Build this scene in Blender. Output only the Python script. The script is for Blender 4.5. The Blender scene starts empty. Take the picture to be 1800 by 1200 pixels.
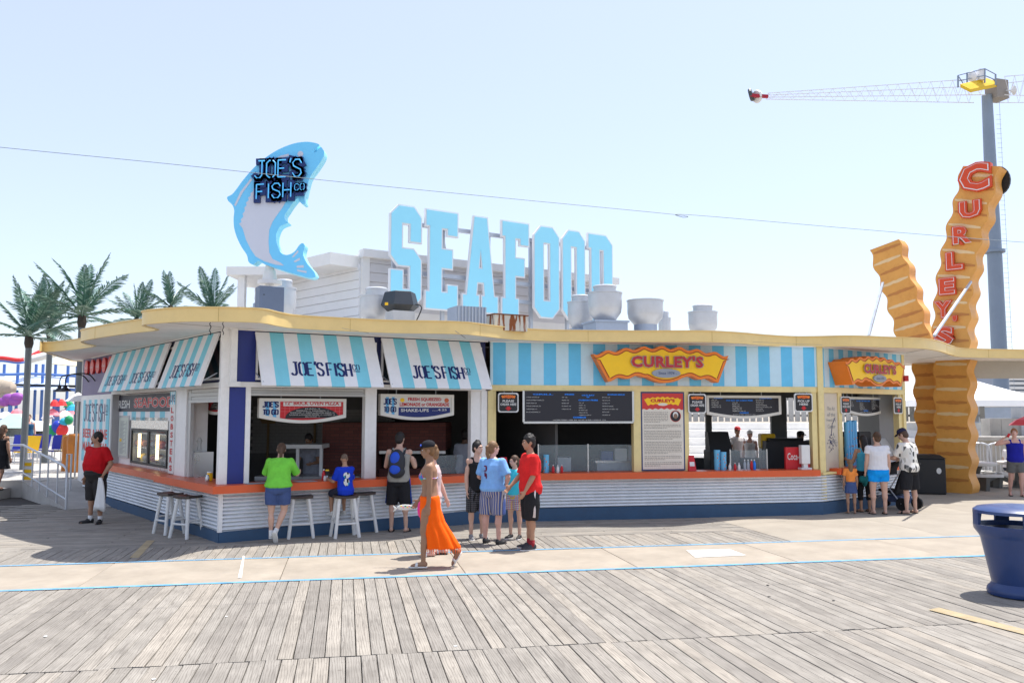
import bpy, bmesh, math, random
from mathutils import Vector, Matrix, noise
from mathutils.geometry import tessellate_polygon
random.seed(7)
R = math.radians
scene = bpy.context.scene
COL = scene.collection

# ---------------------------------------------------------------- camera, world, sun, exposure
EYE, FOC, PITCH = 2.15, 1500.0, math.atan(126 / 1500.0)
cam_data = bpy.data.cameras.new('camera')
cam_data.lens = 30.0
cam_data.sensor_width = 36.0
cam_data.clip_end = 8000
cam = bpy.data.objects.new('camera', cam_data)
cam.location = (0, 0, EYE)
cam.rotation_euler = (R(90) + PITCH, 0, 0)
COL.objects.link(cam)
scene.camera = cam

TO_SUN = Vector((0.31, 0.21, 1.0)).normalized()
world = bpy.data.worlds.new('World')
scene.world = world
world.use_nodes = True
wn, wl = world.node_tree.nodes, world.node_tree.links
sky = wn.new('ShaderNodeTexSky')
sky.sky_type = 'NISHITA'
sky.sun_disc = False
sky.sun_elevation = math.asin(TO_SUN.z)
sky.sun_rotation = math.atan2(TO_SUN.x, TO_SUN.y)
sky.air_density = 1.0
sky.dust_density = 1.3
sky.ozone_density = 3.0
sky.altitude = 0
bg = wn['Background']
bg.inputs[1].default_value = 0.125
veil = wn.new('ShaderNodeMix')                 # thin even summer haze over the whole sky
veil.data_type = 'RGBA'
veil.inputs[0].default_value = 0.46
veil.inputs[7].default_value = (3.6, 3.6, 4.1, 1)
wl.new(sky.outputs[0], veil.inputs[6])
wl.new(veil.outputs[2], bg.inputs[0])
sun_d = bpy.data.lights.new('sun', 'SUN')
sun_d.energy = 3.2
sun_d.angle = R(0.5)
sun_d.color = (1.0, 0.955, 0.89)
sun_o = bpy.data.objects.new('sun', sun_d)
sun_o.rotation_euler = (-TO_SUN).to_track_quat('-Z', 'Y').to_euler()
sun_o.location = (10, 10, 40)
COL.objects.link(sun_o)
vs = scene.view_settings
vs.view_transform = 'Standard'
vs.look = 'None'
vs.exposure = 1.1
vs.gamma = 1.0
vs.use_curve_mapping = False

# ---------------------------------------------------------------- measuring helpers (photo pixels of the 1800x1200 picture to metres)
_c, _s = math.cos(PITCH), math.sin(PITCH)
def ray(px, py):
    x = (px - 900) / FOC; y = -(py - 600) / FOC
    return (x, _c - y * _s, _s + y * _c)
def gp(px, py, z=0.0):
    d = ray(px, py); t = (z - EYE) / d[2]
    return Vector((d[0] * t, d[1] * t, z))
def at(px, py, Y):
    d = ray(px, py); t = Y / d[1]
    return Vector((d[0] * t, Y, EYE + d[2] * t))
class Seg:
    """a straight stretch of wall: s runs along it, out is towards the visitor, z is up"""
    def __init__(S, a, b):
        S.a = Vector((a[0], a[1], 0)); S.b = Vector((b[0], b[1], 0))
        S.L = (S.b - S.a).length
        S.u = (S.b - S.a) / S.L; S.n = Vector((S.u.y, -S.u.x, 0))
    def pt(S, s, o, z): return S.a + S.u * s + S.n * o + Vector((0, 0, z))
    def hit(S, px, py, o=0.0):
        d = Vector(ray(px, py)); org = S.a + S.n * o
        t = org.dot(S.n) / d.dot(S.n)
        p = d * t
        return ((p - org).dot(S.u), EYE + d.z * t) if False else ((Vector((p.x, p.y, 0)) - org).dot(S.u), EYE + d.z * t)
    def sx(S, px, o=0.0): return S.hit(px, 726, o)[0]
    def rot(S): return math.atan2(S.u.y, S.u.x)

# ---------------------------------------------------------------- materials
MATS = {}
def mat(name, col, rough=0.6, var=0.12, scale=6.0, metal=0.0, bump=0.0, bscale=40.0, spec=0.4, dirt=None, dirt_amt=0.0, trans=0.0, alpha=1.0, emit=None, coat=0.0):
    if name in MATS: return MATS[name]
    m = bpy.data.materials.new(name); m.use_nodes = True
    nt = m.node_tree; N, L = nt.nodes, nt.links
    b = N['Principled BSDF']
    b.inputs['Roughness'].default_value = rough
    b.inputs['Metallic'].default_value = metal
    b.inputs['Specular IOR Level'].default_value = spec
    if coat: b.inputs['Coat Weight'].default_value = coat
    if trans: b.inputs['Transmission Weight'].default_value = trans
    if emit:
        b.inputs['Emission Color'].default_value = (*emit[0], 1); b.inputs['Emission Strength'].default_value = emit[1]
    b.inputs['Alpha'].default_value = alpha
    tc = N.new('ShaderNodeTexCoord')
    if var > 0:
        n1 = N.new('ShaderNodeTexNoise'); n1.inputs['Scale'].default_value = scale; n1.inputs['Detail'].default_value = 6; n1.inputs['Roughness'].default_value = 0.65
        L.new(tc.outputs['Object'], n1.inputs['Vector'])
        mr = N.new('ShaderNodeMapRange'); mr.inputs[1].default_value = 0.3; mr.inputs[2].default_value = 0.7
        mr.inputs[3].default_value = 1 - var; mr.inputs[4].default_value = 1 + var * 0.5
        L.new(n1.outputs[0], mr.inputs[0])
        mx = N.new('ShaderNodeMix'); mx.data_type = 'RGBA'; mx.blend_type = 'MULTIPLY'; mx.inputs[0].default_value = 1
        mx.inputs[6].default_value = (*col, 1)
        L.new(mr.outputs[0], mx.inputs[7])
        out = mx.outputs[2]
        if dirt:
            n2 = N.new('ShaderNodeTexNoise'); n2.inputs['Scale'].default_value = scale * 2.3; n2.inputs['Detail'].default_value = 8; n2.inputs['Roughness'].default_value = 0.75
            L.new(tc.outputs['Object'], n2.inputs['Vector'])
            m2 = N.new('ShaderNodeMapRange'); m2.inputs[1].default_value = 0.52; m2.inputs[2].default_value = 0.72; m2.inputs[4].default_value = dirt_amt
            L.new(n2.outputs[0], m2.inputs[0])
            x2 = N.new('ShaderNodeMix'); x2.data_type = 'RGBA'; x2.inputs[7].default_value = (*dirt, 1)
            L.new(m2.outputs[0], x2.inputs[0]); L.new(out, x2.inputs[6]); out = x2.outputs[2]
        L.new(out, b.inputs['Base Color'])
        m3 = N.new('ShaderNodeMapRange'); m3.inputs[3].default_value = max(0.02, rough - 0.1); m3.inputs[4].default_value = min(1, rough + 0.12)
        L.new(n1.outputs[0], m3.inputs[0]); L.new(m3.outputs[0], b.inputs['Roughness'])
    else:
        b.inputs['Base Color'].default_value = (*col, 1)
    if bump:
        n3 = N.new('ShaderNodeTexNoise'); n3.inputs['Scale'].default_value = bscale; n3.inputs['Detail'].default_value = 4
        L.new(tc.outputs['Object'], n3.inputs['Vector'])
        bp = N.new('ShaderNodeBump'); bp.inputs['Strength'].default_value = bump; bp.inputs['Distance'].default_value = 0.01
        L.new(n3.outputs[0], bp.inputs['Height']); L.new(bp.outputs[0], b.inputs['Normal'])
    MATS[name] = m
    return m

def srgb(r, g, b):
    f = lambda c: (c / 255 / 12.92) if c / 255 <= 0.04045 else ((c / 255 + 0.055) / 1.055) ** 2.4
    return (f(r), f(g), f(b))

# ---------------------------------------------------------------- mesh helpers
class MB:
    def __init__(S): S.v = []; S.f = []; S.m = []; S.cur = 0
    def add(S, vs, fs, mi=None):
        k = len(S.v); S.v += [tuple(v) for v in vs]
        for f in fs:
            S.f.append([i + k for i in f]); S.m.append(S.cur if mi is None else mi)
        return S
    def hexa(S, p, mi=None):   # p: 4 bottom (ccw) + 4 top
        return S.add(p, [(3, 2, 1, 0), (4, 5, 6, 7), (0, 1, 5, 4), (1, 2, 6, 5), (2, 3, 7, 6), (3, 0, 4, 7)], mi)
    def box(S, x0, x1, y0, y1, z0, z1, mi=None):
        return S.hexa([(x0, y0, z0), (x1, y0, z0), (x1, y1, z0), (x0, y1, z0), (x0, y0, z1), (x1, y0, z1), (x1, y1, z1), (x0, y1, z1)], mi)
    def cbox(S, c, size, rz=0, mi=None):
        M_ = Matrix.Translation(c) @ Matrix.Rotation(rz, 4, 'Z'); a, b, d = (k / 2 for k in size)
        return S.hexa([M_ @ Vector(q) for q in ((-a, -b, -d), (a, -b, -d), (a, b, -d), (-a, b, -d), (-a, -b, d), (a, -b, d), (a, b, d), (-a, b, d))], mi)
    def wbox(S, seg, s0, s1, o0, o1, z0, z1, mi=None):  # o0 outer < ... any order
        if s0 > s1: s0, s1 = s1, s0
        if o0 < o1: o0, o1 = o1, o0
        return S.hexa([seg.pt(s0, o0, z0), seg.pt(s1, o0, z0), seg.pt(s1, o1, z0), seg.pt(s0, o1, z0), seg.pt(s0, o0, z1), seg.pt(s1, o0, z1), seg.pt(s1, o1, z1), seg.pt(s0, o1, z1)], mi)
    def bar(S, a, b, w, h=None, mi=None, up=(0, 0, 1)):
        a, b = Vector(a), Vector(b); h = h or w
        d = (b - a).normalized(); u = Vector(up)
        if abs(d.dot(u)) > 0.98: u = Vector((0, 1, 0))
        x = d.cross(u).normalized() * w / 2; y = x.cross(d).normalized() * h / 2
        return S.hexa([a - x - y, a + x - y, b + x - y, b - x - y, a - x + y, a + x + y, b + x + y, b - x + y], mi)
    def tube(S, pts, r, n=8, cap=True, mi=None):
        pts = [Vector(p) for p in pts]; rs = r if isinstance(r, (list, tuple)) else [r] * len(pts)
        vs = []; fs = []; ref = Vector((0.13, 0.21, 1)).normalized()
        for i, p in enumerate(pts):
            t = (pts[min(i + 1, len(pts) - 1)] - pts[max(i - 1, 0)]).normalized()
            if abs(t.dot(ref)) > 0.97: ref = Vector((1, 0.1, 0)).normalized()
            x = t.cross(ref).normalized(); y = t.cross(x)
            for k in range(n):
                a = 2 * math.pi * k / n
                vs.append(p + (x * math.cos(a) + y * math.sin(a)) * rs[i])
        for i in range(len(pts) - 1):
            for k in range(n):
                a, b = i * n + k, i * n + (k + 1) % n
                fs.append((a, b, b + n, a + n))
        if cap:
            fs.append(tuple(range(n - 1, -1, -1))); fs.append(tuple(range((len(pts) - 1) * n, len(pts) * n)))
        return S.add(vs, fs, mi)
    def lathe(S, prof, c=(0, 0, 0), n=20, mi=None, axis=None):
        vs = []; fs = []; c = Vector(c)
        for (r, z) in prof:
            for k in range(n):
                a = 2 * math.pi * k / n
                p = Vector((r * math.cos(a), r * math.sin(a), z))
                if axis is not None: p = axis @ p
                vs.append(c + p)
        for i in range(len(prof) - 1):
            for k in range(n):
                a, b = i * n + k, i * n + (k + 1) % n
                fs.append((a, b, b + n, a + n))
        fs.append(tuple(range(n - 1, -1, -1))); fs.append(tuple(range((len(prof) - 1) * n, len(prof) * n)))
        return S.add(vs, fs, mi)
    def ball(S, c, rad, n=12, m=8, mi=None, rot=None):
        if isinstance(rad, (int, float)): rad = (rad,) * 3
        c = Vector(c); vs = []; fs = []
        def P(v):
            q = Vector((v[0] * rad[0], v[1] * rad[1], v[2] * rad[2]))
            return c + (rot @ q if rot else q)
        vs.append(P((0, 0, -1)))
        for i in range(1, m):
            t = math.pi * i / m - math.pi / 2
            for k in range(n):
                a = 2 * math.pi * k / n
                vs.append(P((math.cos(t) * math.cos(a), math.cos(t) * math.sin(a), math.sin(t))))
        vs.append(P((0, 0, 1)))
        for k in range(n):
            fs.append((0, 1 + (k + 1) % n, 1 + k))
            fs.append((len(vs) - 1, 1 + (m - 2) * n + k, 1 + (m - 2) * n + (k + 1) % n))
        for i in range(m - 2):
            for k in range(n):
                a, b = 1 + i * n + k, 1 + i * n + (k + 1) % n
                fs.append((a, b, b + n, a + n))
        return S.add(vs, fs, mi)
    def poly(S, outer, holes, o, ux, uy, t, mi=None, mside=None):
        """flat outline (2-D) with holes in the frame o, ux, uy; front at o, thickness t to the back"""
        o, ux, uy = Vector(o), Vector(ux), Vector(uy); nz = ux.cross(uy).normalized()
        def area(p): return sum(p[i][0] * p[(i + 1) % len(p)][1] - p[(i + 1) % len(p)][0] * p[i][1] for i in range(len(p)))
        outer = list(outer) if area(outer) > 0 else list(outer)[::-1]
        holes = [list(h) if area(h) < 0 else list(h)[::-1] for h in holes]
        loops = [outer] + holes
        tris = tessellate_polygon([[Vector((p[0], p[1], 0)) for p in l] for l in loops])
        flat = [p for l in loops for p in l]; n = len(flat)
        P = [o + ux * p[0] + uy * p[1] for p in flat]
        fs = []
        for t3 in tris:
            a, b, c = (flat[i] for i in t3)
            cr = (b[0] - a[0]) * (c[1] - a[1]) - (b[1] - a[1]) * (c[0] - a[0])
            if abs(cr) < 1e-12: continue
            fs.append(tuple(t3) if cr > 0 else tuple(t3)[::-1])
        if t == 0: return S.add(P, fs, mi)
        Bk = [p - nz * t for p in P]
        S.add(P + Bk, fs + [tuple(i + n for i in f[::-1]) for f in fs], mi)
        sf = []; k = 0
        for l in loops:
            m_ = len(l)
            for i in range(m_):
                a, b = k + i, k + (i + 1) % m_
                sf.append((a, a + n, b + n, b))
            k += m_
        return S.add(P + Bk, sf, mi if mside is None else mside)
    def build(S, name, mats, parent=None, smooth=False, bevel=0, loc=None):
        me = bpy.data.meshes.new(name)
        vs = S.v
        if loc is not None: vs = [(v[0] - loc[0], v[1] - loc[1], v[2] - loc[2]) for v in vs]
        me.from_pydata(vs, [], S.f)
        for m_ in (mats if isinstance(mats, (list, tuple)) else [mats]): me.materials.append(m_)
        me.polygons.foreach_set('material_index', S.m)
        if smooth:
            me.polygons.foreach_set('use_smooth', [True] * len(S.f))
            if smooth != 'all': me.set_sharp_from_angle(angle=R(38))
        o = bpy.data.objects.new(name, me); COL.objects.link(o)
        if loc is not None: o.location = loc
        if parent:
            o.parent = parent
            if loc is None: o.matrix_parent_inverse = parent.matrix_world.inverted() if parent.matrix_world != Matrix() else Matrix()
        if bevel:
            bv = o.modifiers.new('bevel', 'BEVEL'); bv.width = bevel; bv.segments = 2; bv.limit_method = 'ANGLE'; bv.angle_limit = R(40)
        return o

def tag(o, label=None, cat=None, group=None, kind=None):
    if label: o['label'] = label
    if cat: o['category'] = cat
    if group: o['group'] = group
    if kind: o['kind'] = kind
    return o
def empty(name, loc=(0, 0, 0), label=None, cat=None, group=None, rz=0):
    """an Empty at a thing's base; parts are built in world metres and keep their place"""
    o = bpy.data.objects.new(name, None); COL.objects.link(o)
    o.location = loc; o.rotation_euler = (0, 0, rz); o.empty_display_size = 0.2
    o.matrix_world = Matrix.Translation(loc) @ Matrix.Rotation(rz, 4, 'Z')
    return tag(o, label, cat, group)
def copy_tree(o, parent=None):
    c = o.copy(); COL.objects.link(c)
    if parent: c.parent = parent
    for ch in list(o.children): copy_tree(ch, c)
    return c

_font_cache = {}
def text_verts(s, bold=0.0, spacing=1.0):
    key = (s, bold, spacing)
    if key in _font_cache: return _font_cache[key]
    cu = bpy.data.curves.new('t', 'FONT'); cu.body = s; cu.size = 1.0; cu.resolution_u = 2; cu.fill_mode = 'FRONT'; cu.offset = bold; cu.space_character = spacing
    ob = bpy.data.objects.new('t', cu); COL.objects.link(ob)
    dg = bpy.context.evaluated_depsgraph_get(); dg.update()
    me = ob.evaluated_get(dg).to_mesh()
    vs = [(v.co.x, v.co.y) for v in me.vertices]; fs = [tuple(p.vertices) for p in me.polygons]
    ob.evaluated_get(dg).to_mesh_clear()
    bpy.data.objects.remove(ob); bpy.data.curves.remove(cu)
    if vs:
        x0 = min(v[0] for v in vs); x1 = max(v[0] for v in vs); y0 = min(v[1] for v in vs); y1 = max(v[1] for v in vs)
    else: x0 = x1 = y0 = y1 = 0
    _font_cache[key] = (vs, fs, (x0, x1, y0, y1))
    return _font_cache[key]
def put_text(mb, s, o, ux, uy, w=None, h=None, bold=0.0, lift=0.003, align='C', mi=None, spacing=1.0):
    """letters as flat sheets: o is the lower-left (or lower-centre) corner of the word, h its height in metres, w its width"""
    vs, fs, (x0, x1, y0, y1) = text_verts(s, bold, spacing)
    if not vs: return mb
    ux, uy = Vector(ux).normalized(), Vector(uy).normalized(); n = ux.cross(uy).normalized()
    sy = (h / (y1 - y0)) if h else w / (x1 - x0)
    sx = (w / (x1 - x0)) if w else sy
    ox = {'C': -(x0 + x1) / 2, 'L': -x0, 'R': -x1}[align]
    P = [Vector(o) + ux * (v[0] + ox) * sx + uy * (v[1] - y0) * sy + n * lift for v in vs]
    a, b, c = (P[i] for i in fs[0][:3])
    return mb.add(P, fs if (b - a).cross(c - a).dot(n) > 0 else [f[::-1] for f in fs], mi)

# stroke letters for the stencil and neon lettering: polylines in a 1 x 1.6 cell
STROKE = {
 'J': [[(.35, 1.6), (.95, 1.6)], [(.7, 1.6), (.7, .25), (.5, 0), (.2, 0), (0, .22)]],
 'O': [[(.25, 0), (0, .25), (0, 1.35), (.25, 1.6)], [(.6, 1.6), (.85, 1.35), (.85, .25), (.6, 0)], [(.25, 1.6), (.36, 1.6)], [(.25, 0), (.36, 0)]],
 'E': [[(0, 0), (0, 1.6)], [(0, 1.6), (.75, 1.6)], [(.1, .82), (.6, .82)], [(0, 0), (.75, 0)]],
 "'": [[(.12, 1.75), (.02, 1.35)]],
 'S': [[(.85, 1.25), (.65, 1.6), (.25, 1.6), (0, 1.3), (.1, .98), (.42, .82)], [(.42, .82), (.75, .65), (.85, .32), (.62, 0), (.22, 0), (0, .35)]],
 'F': [[(0, 0), (0, 1.6)], [(0, 1.6), (.75, 1.6)], [(.1, .8), (.6, .8)]],
 'I': [[(.1, 0), (.1, 1.6)]],
 'H': [[(0, 0), (0, 1.6)], [(.8, 0), (.8, 1.6)], [(.1, .8), (.7, .8)]],
 'C': [[(.85, 1.25), (.6, 1.6), (.25, 1.6), (0, 1.35), (0, .25), (.25, 0), (.6, 0), (.85, .35)]],
 'T': [[(0, 1.6), (.9, 1.6)], [(.45, 1.6), (.45, 0)]],
 'G': [[(.85, 1.3), (.6, 1.6), (.25, 1.6), (0, 1.35), (0, .25), (.25, 0), (.85, 0), (.85, .75), (.5, .75)]],
}
ADV = {"'": .3, 'I': .45, ' ': .6}
def stroke_lines(s):
    """polylines and total width of a word"""
    x = 0; out = []
    for ch in s:
        for l in STROKE.get(ch, []): out.append([(p[0] + x, p[1]) for p in l])
        x += ADV.get(ch, 1.12 if ch != 'J' else 1.15)
    return out, x - .25
def joes_lines():
    a, wa = stroke_lines("JOE'S")
    b, wb = stroke_lines("FISH")
    c, wc = stroke_lines("CO")
    return a, wa, b, wb, c, wc
def stencil(mb, lines, o, ux, uy, sx, sy, th, depth=0.004, lift=0.003, mi=None):
    ux, uy = Vector(ux).normalized(), Vector(uy).normalized(); n = ux.cross(uy).normalized()
    for l in lines:
        P = [Vector(o) + ux * p[0] * sx + uy * p[1] * sy + n * lift for p in l]
        for a, b in zip(P[:-1], P[1:]):
            d = (b - a).normalized(); vert = abs(d.dot(uy)); w = th * (0.62 + 0.38 * vert)
            side = n.cross(d).normalized() * w / 2; e = d * w * 0.1
            q = [a - e - side, b + e - side, b + e + side, a - e + side]
            mb.add(q, [(0, 1, 2, 3)], mi)
    return mb
def joes_logo(mb, o, ux, uy, width, height, th, mi=None, lift=0.003):
    """JOE'S FISH CO on one line, o lower left"""
    ux, uy = Vector(ux).normalized(), Vector(uy).normalized()
    a, wa, b, wb, c, wc = joes_lines()
    tot = wa + .55 + wb + .25 + wc * .5
    sx = width / tot; sy = height / 1.6
    o = Vector(o)
    stencil(mb, a, o, ux, uy, sx, sy, th, lift=lift, mi=mi)
    stencil(mb, b, o + ux * (wa + .55) * sx, ux, uy, sx, sy, th, lift=lift + .0004, mi=mi)
    oc = o + ux * (wa + .55 + wb + .25) * sx + uy * height * .52
    stencil(mb, c, oc, ux, uy, sx * .5, sy * .42, th * .4, lift=lift, mi=mi)
    q0 = oc - uy * height * .16 
    n = ux.cross(uy).normalized()
    mb.add([q0 + n * lift, q0 + ux * wc * .5 * sx + n * lift, q0 + ux * wc * .5 * sx + uy * th * .4 + n * lift, q0 + uy * th * .4 + n * lift], [(0, 1, 2, 3)], mi)
    return mb
def smooth_path(pts, k=6, closed=False):
    out = []; n = len(pts); pts = [Vector(p) for p in pts]
    rng = range(n if closed else n - 1)
    for i in rng:
        p0 = pts[(i - 1) % n] if closed or i > 0 else pts[0]
        p1 = pts[i]; p2 = pts[(i + 1) % n]
        p3 = pts[(i + 2) % n] if closed or i + 2 < n else pts[-1]
        for j in range(k):
            t = j / k
            out.append(0.5 * ((2 * p1) + (p2 - p0) * t + (2 * p0 - 5 * p1 + 4 * p2 - p3) * t * t + (3 * p1 - p0 - 3 * p2 + p3) * t ** 3))
    if not closed: out.append(pts[-1])
    return out
def offset_poly(p, d):
    n = len(p); a = sum(p[i][0] * p[(i + 1) % n][1] - p[(i + 1) % n][0] * p[i][1] for i in range(n)); sg = 1 if a > 0 else -1
    out = []
    for i in range(n):
        p0, p1, p2 = Vector(p[i - 1]).to_2d(), Vector(p[i]).to_2d(), Vector(p[(i + 1) % n]).to_2d()
        e1 = (p1 - p0).normalized(); e2 = (p2 - p1).normalized()
        n1 = Vector((e1.y, -e1.x)) * sg; n2 = Vector((e2.y, -e2.x)) * sg
        m_ = n1 + n2
        if m_.length < 1e-4: m_ = n1
        m_.normalize(); k = d / max(0.35, m_.dot(n1))
        out.append((p1.x + m_.x * k, p1.y + m_.y * k))
    return out

# ================================================================ the ground
def plank_mat(name, c1, c2, c3, dark):
    m = bpy.data.materials.new(name); m.use_nodes = True
    N, L = m.node_tree.nodes, m.node_tree.links; b = N['Principled BSDF']
    b.inputs['Roughness'].default_value = 0.85; b.inputs['Specular IOR Level'].default_value = 0.25
    tc = N.new('ShaderNodeTexCoord'); oi = N.new('ShaderNodeObjectInfo')
    off = N.new('ShaderNodeVectorMath'); off.operation = 'SCALE'; off.inputs[0].default_value = (37, 91, 53)
    L.new(oi.outputs['Random'], off.inputs['Scale'])
    ad = N.new('ShaderNodeVectorMath'); ad.operation = 'ADD'
    L.new(tc.outputs['Object'], ad.inputs[0]); L.new(off.outputs[0], ad.inputs[1])
    mp = N.new('ShaderNodeMapping'); mp.inputs['Scale'].default_value = (1, 0.045, 1)
    L.new(ad.outputs[0], mp.inputs['Vector'])
    g = N.new('ShaderNodeTexNoise'); g.inputs['Scale'].default_value = 34; g.inputs['Detail'].default_value = 7; g.inputs['Roughness'].default_value = 0.62; g.inputs['Distortion'].default_value = 1.6
    L.new(mp.outputs[0], g.inputs['Vector'])
    # cathedral rings: stretched wave
    mp2 = N.new('ShaderNodeMapping'); mp2.inputs['Scale'].default_value = (1, 0.09, 1)
    L.new(ad.outputs[0], mp2.inputs['Vector'])
    w = N.new('ShaderNodeTexWave'); w.wave_type = 'RINGS'; w.rings_direction = 'Z'; w.inputs['Scale'].default_value = 14; w.inputs['Distortion'].default_value = 7; w.inputs['Detail'].default_value = 3; w.inputs['Detail Scale'].default_value = 1.2
    L.new(mp2.outputs[0], w.inputs['Vector'])
    # board tint
    cr = N.new('ShaderNodeValToRGB'); e = cr.color_ramp.elements
    e[0].position = 0; e[0].color = (*c1, 1); e[1].position = 1; e[1].color = (*c3, 1)
    k = e.new(0.55); k.color = (*c2, 1)
    L.new(oi.outputs['Random'], cr.inputs[0])
    big = N.new('ShaderNodeTexNoise'); big.inputs['Scale'].default_value = 2.2; big.inputs['Detail'].default_value = 5
    L.new(ad.outputs[0], big.inputs['Vector'])
    m0 = N.new('ShaderNodeMapRange'); m0.inputs[1].default_value = .3; m0.inputs[2].default_value = .7; m0.inputs[3].default_value = .78; m0.inputs[4].default_value = 1.12
    L.new(big.outputs[0], m0.inputs[0])
    x0 = N.new('ShaderNodeMix'); x0.data_type = 'RGBA'; x0.blend_type = 'MULTIPLY'; x0.inputs[0].default_value = 1
    L.new(cr.outputs[0], x0.inputs[6]); L.new(m0.outputs[0], x0.inputs[7])
    m1 = N.new('ShaderNodeMapRange'); m1.inputs[1].default_value = .50; m1.inputs[2].default_value = .68; m1.inputs[4].default_value = .72
    L.new(g.outputs[0], m1.inputs[0])
    x1 = N.new('ShaderNodeMix'); x1.data_type = 'RGBA'; x1.inputs[7].default_value = (*dark, 1)
    L.new(m1.outputs[0], x1.inputs[0]); L.new(x0.outputs[2], x1.inputs[6])
    m2 = N.new('ShaderNodeMapRange'); m2.inputs[1].default_value = .72; m2.inputs[2].default_value = 1.0; m2.inputs[4].default_value = .5
    L.new(w.outputs[0], m2.inputs[0])
    x2 = N.new('ShaderNodeMix'); x2.data_type = 'RGBA'; x2.inputs[7].default_value = (dark[0] * .8, dark[1] * .78, dark[2] * .75, 1)
    L.new(m2.outputs[0], x2.inputs[0]); L.new(x1.outputs[2], x2.inputs[6])
    # knots, stains and trodden-in gum
    vo = N.new('ShaderNodeTexVoronoi'); vo.inputs['Scale'].default_value = 2.6
    L.new(ad.outputs[0], vo.inputs['Vector'])
    m4 = N.new('ShaderNodeMapRange'); m4.inputs[1].default_value = .07; m4.inputs[2].default_value = .02; m4.inputs[4].default_value = .55
    L.new(vo.outputs['Distance'], m4.inputs[0])
    x3 = N.new('ShaderNodeMix'); x3.data_type = 'RGBA'; x3.inputs[7].default_value = (.10, .085, .07, 1)
    L.new(m4.outputs[0], x3.inputs[0]); L.new(x2.outputs[2], x3.inputs[6])
    # nail heads in rows over the joists
    sx_ = N.new('ShaderNodeSeparateXYZ'); L.new(tc.outputs['Object'], sx_.inputs[0])
    def mth(op, a, v=None, w=None):
        q = N.new('ShaderNodeMath'); q.operation = op
        for i_, s_ in enumerate((a, v, w)):
            if s_ is None: continue
            if isinstance(s_, (int, float)): q.inputs[i_].default_value = s_
            else: L.new(s_, q.inputs[i_])
        return q.outputs[0]
    ax_ = mth('ABSOLUTE', mth('SUBTRACT', mth('ABSOLUTE', sx_.outputs[0]), .042)); ay_ = mth('PINGPONG', mth('ADD', sx_.outputs[1], 10.24), .297)
    dn = mth('SQRT', mth('ADD', mth('MULTIPLY', ax_, ax_), mth('MULTIPLY', ay_, ay_)))
    nl = mth('MULTIPLY', mth('LESS_THAN', dn, .0058), .8)
    x4 = N.new('ShaderNodeMix'); x4.data_type = 'RGBA'; x4.inputs[7].default_value = (.07, .06, .055, 1)
    L.new(nl, x4.inputs[0]); L.new(x3.outputs[2], x4.inputs[6])
    L.new(x4.outputs[2], b.inputs['Base Color'])
    bp = N.new('ShaderNodeBump'); bp.inputs['Strength'].default_value = .5; bp.inputs['Distance'].default_value = .004
    L.new(g.outputs[0], bp.inputs['Height']); L.new(bp.outputs[0], b.inputs['Normal'])
    return m
M_PLANK = plank_mat('weathered_plank', (.255, .235, .208), (.31, .287, .252), (.345, .31, .262), (.135, .12, .105))
M_CONC = mat('path_concrete', (.35, .305, .248), .9, .22, 1.3, bump=.25, bscale=60, spec=.2, dirt=(.30, .27, .235), dirt_amt=.55)
M_CONC2 = mat('plaza_concrete', (.335, .30, .25), .9, .2, .9, bump=.25, bscale=60, spec=.2, dirt=(.28, .26, .23), dirt_amt=.5)
M_GROUND = mat('trodden_sand', (.36, .325, .275), .95, .25, .2, bump=.2, spec=.1)
M_UNDER = mat('joist_dark', (.05, .045, .04), .95, .2, 3)

g = MB(); n = 48
g.add([(2500 * math.cos(2 * math.pi * i / n), 2500 * math.sin(2 * math.pi * i / n), -.16) for i in range(n)], [tuple(range(n))])
tag(g.build('ground', M_GROUND), kind='structure')

# axes of the boardwalk: e along the blue lines, p along the planks
L0 = gp(0, 1027.5); L1 = gp(1720, 968)
BW_E = (L1 - L0).normalized(); BW_P = Vector((-BW_E.y, BW_E.x, 0))
BW_O = gp(900, 1006)                       # a point on the near blue line
BWROT = math.atan2(BW_E.y, BW_E.x)
def bw(a, b, z=0): return BW_O + BW_E * a + BW_P * b + Vector((0, 0, z))
PATH_W = (gp(900, 967.5) - BW_O).dot(BW_P)  # depth of the concrete path

class PlankSet:
    def __init__(S, parent): S.parent = parent; S.meshes = {}; S.n = 0
    def put(S, c, length, width, rz):
        key = (round(length, 3), round(width, 3), S.n % 3)
        if key not in S.meshes:
            m_ = MB(); w, l, t, ch = width / 2, length / 2, .045, .004
            prof = [(-w, -t), (w, -t), (w, -ch), (w - ch, 0), (-w + ch, 0), (-w, -ch)]
            j = random.Random(S.n).uniform
            vs = [(x, -l + (j(-.006, .006)), z) for x, z in prof] + [(x, l + j(-.006, .006), z) for x, z in prof]
            k = 6
            m_.add(vs, [(5, 4, 3, 2, 1, 0), tuple(range(6, 12))][::1] + [(i, (i + 1) % k, (i + 1) % k + k, i + k) for i in range(k)])
            o = m_.build('plank', M_PLANK); S.meshes[key] = o.data; bpy.data.objects.remove(o)
        o = bpy.data.objects.new('plank', S.meshes[key]); COL.objects.link(o)
        o.parent = S.parent
        o.location = (c[0], c[1], c[2] + random.uniform(-.0035, .0025)); o.rotation_euler = (random.uniform(-.0008, .0008), random.uniform(-.012, .012), rz + random.uniform(-.0012, .0012))
        S.n += 1
        return o

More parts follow.
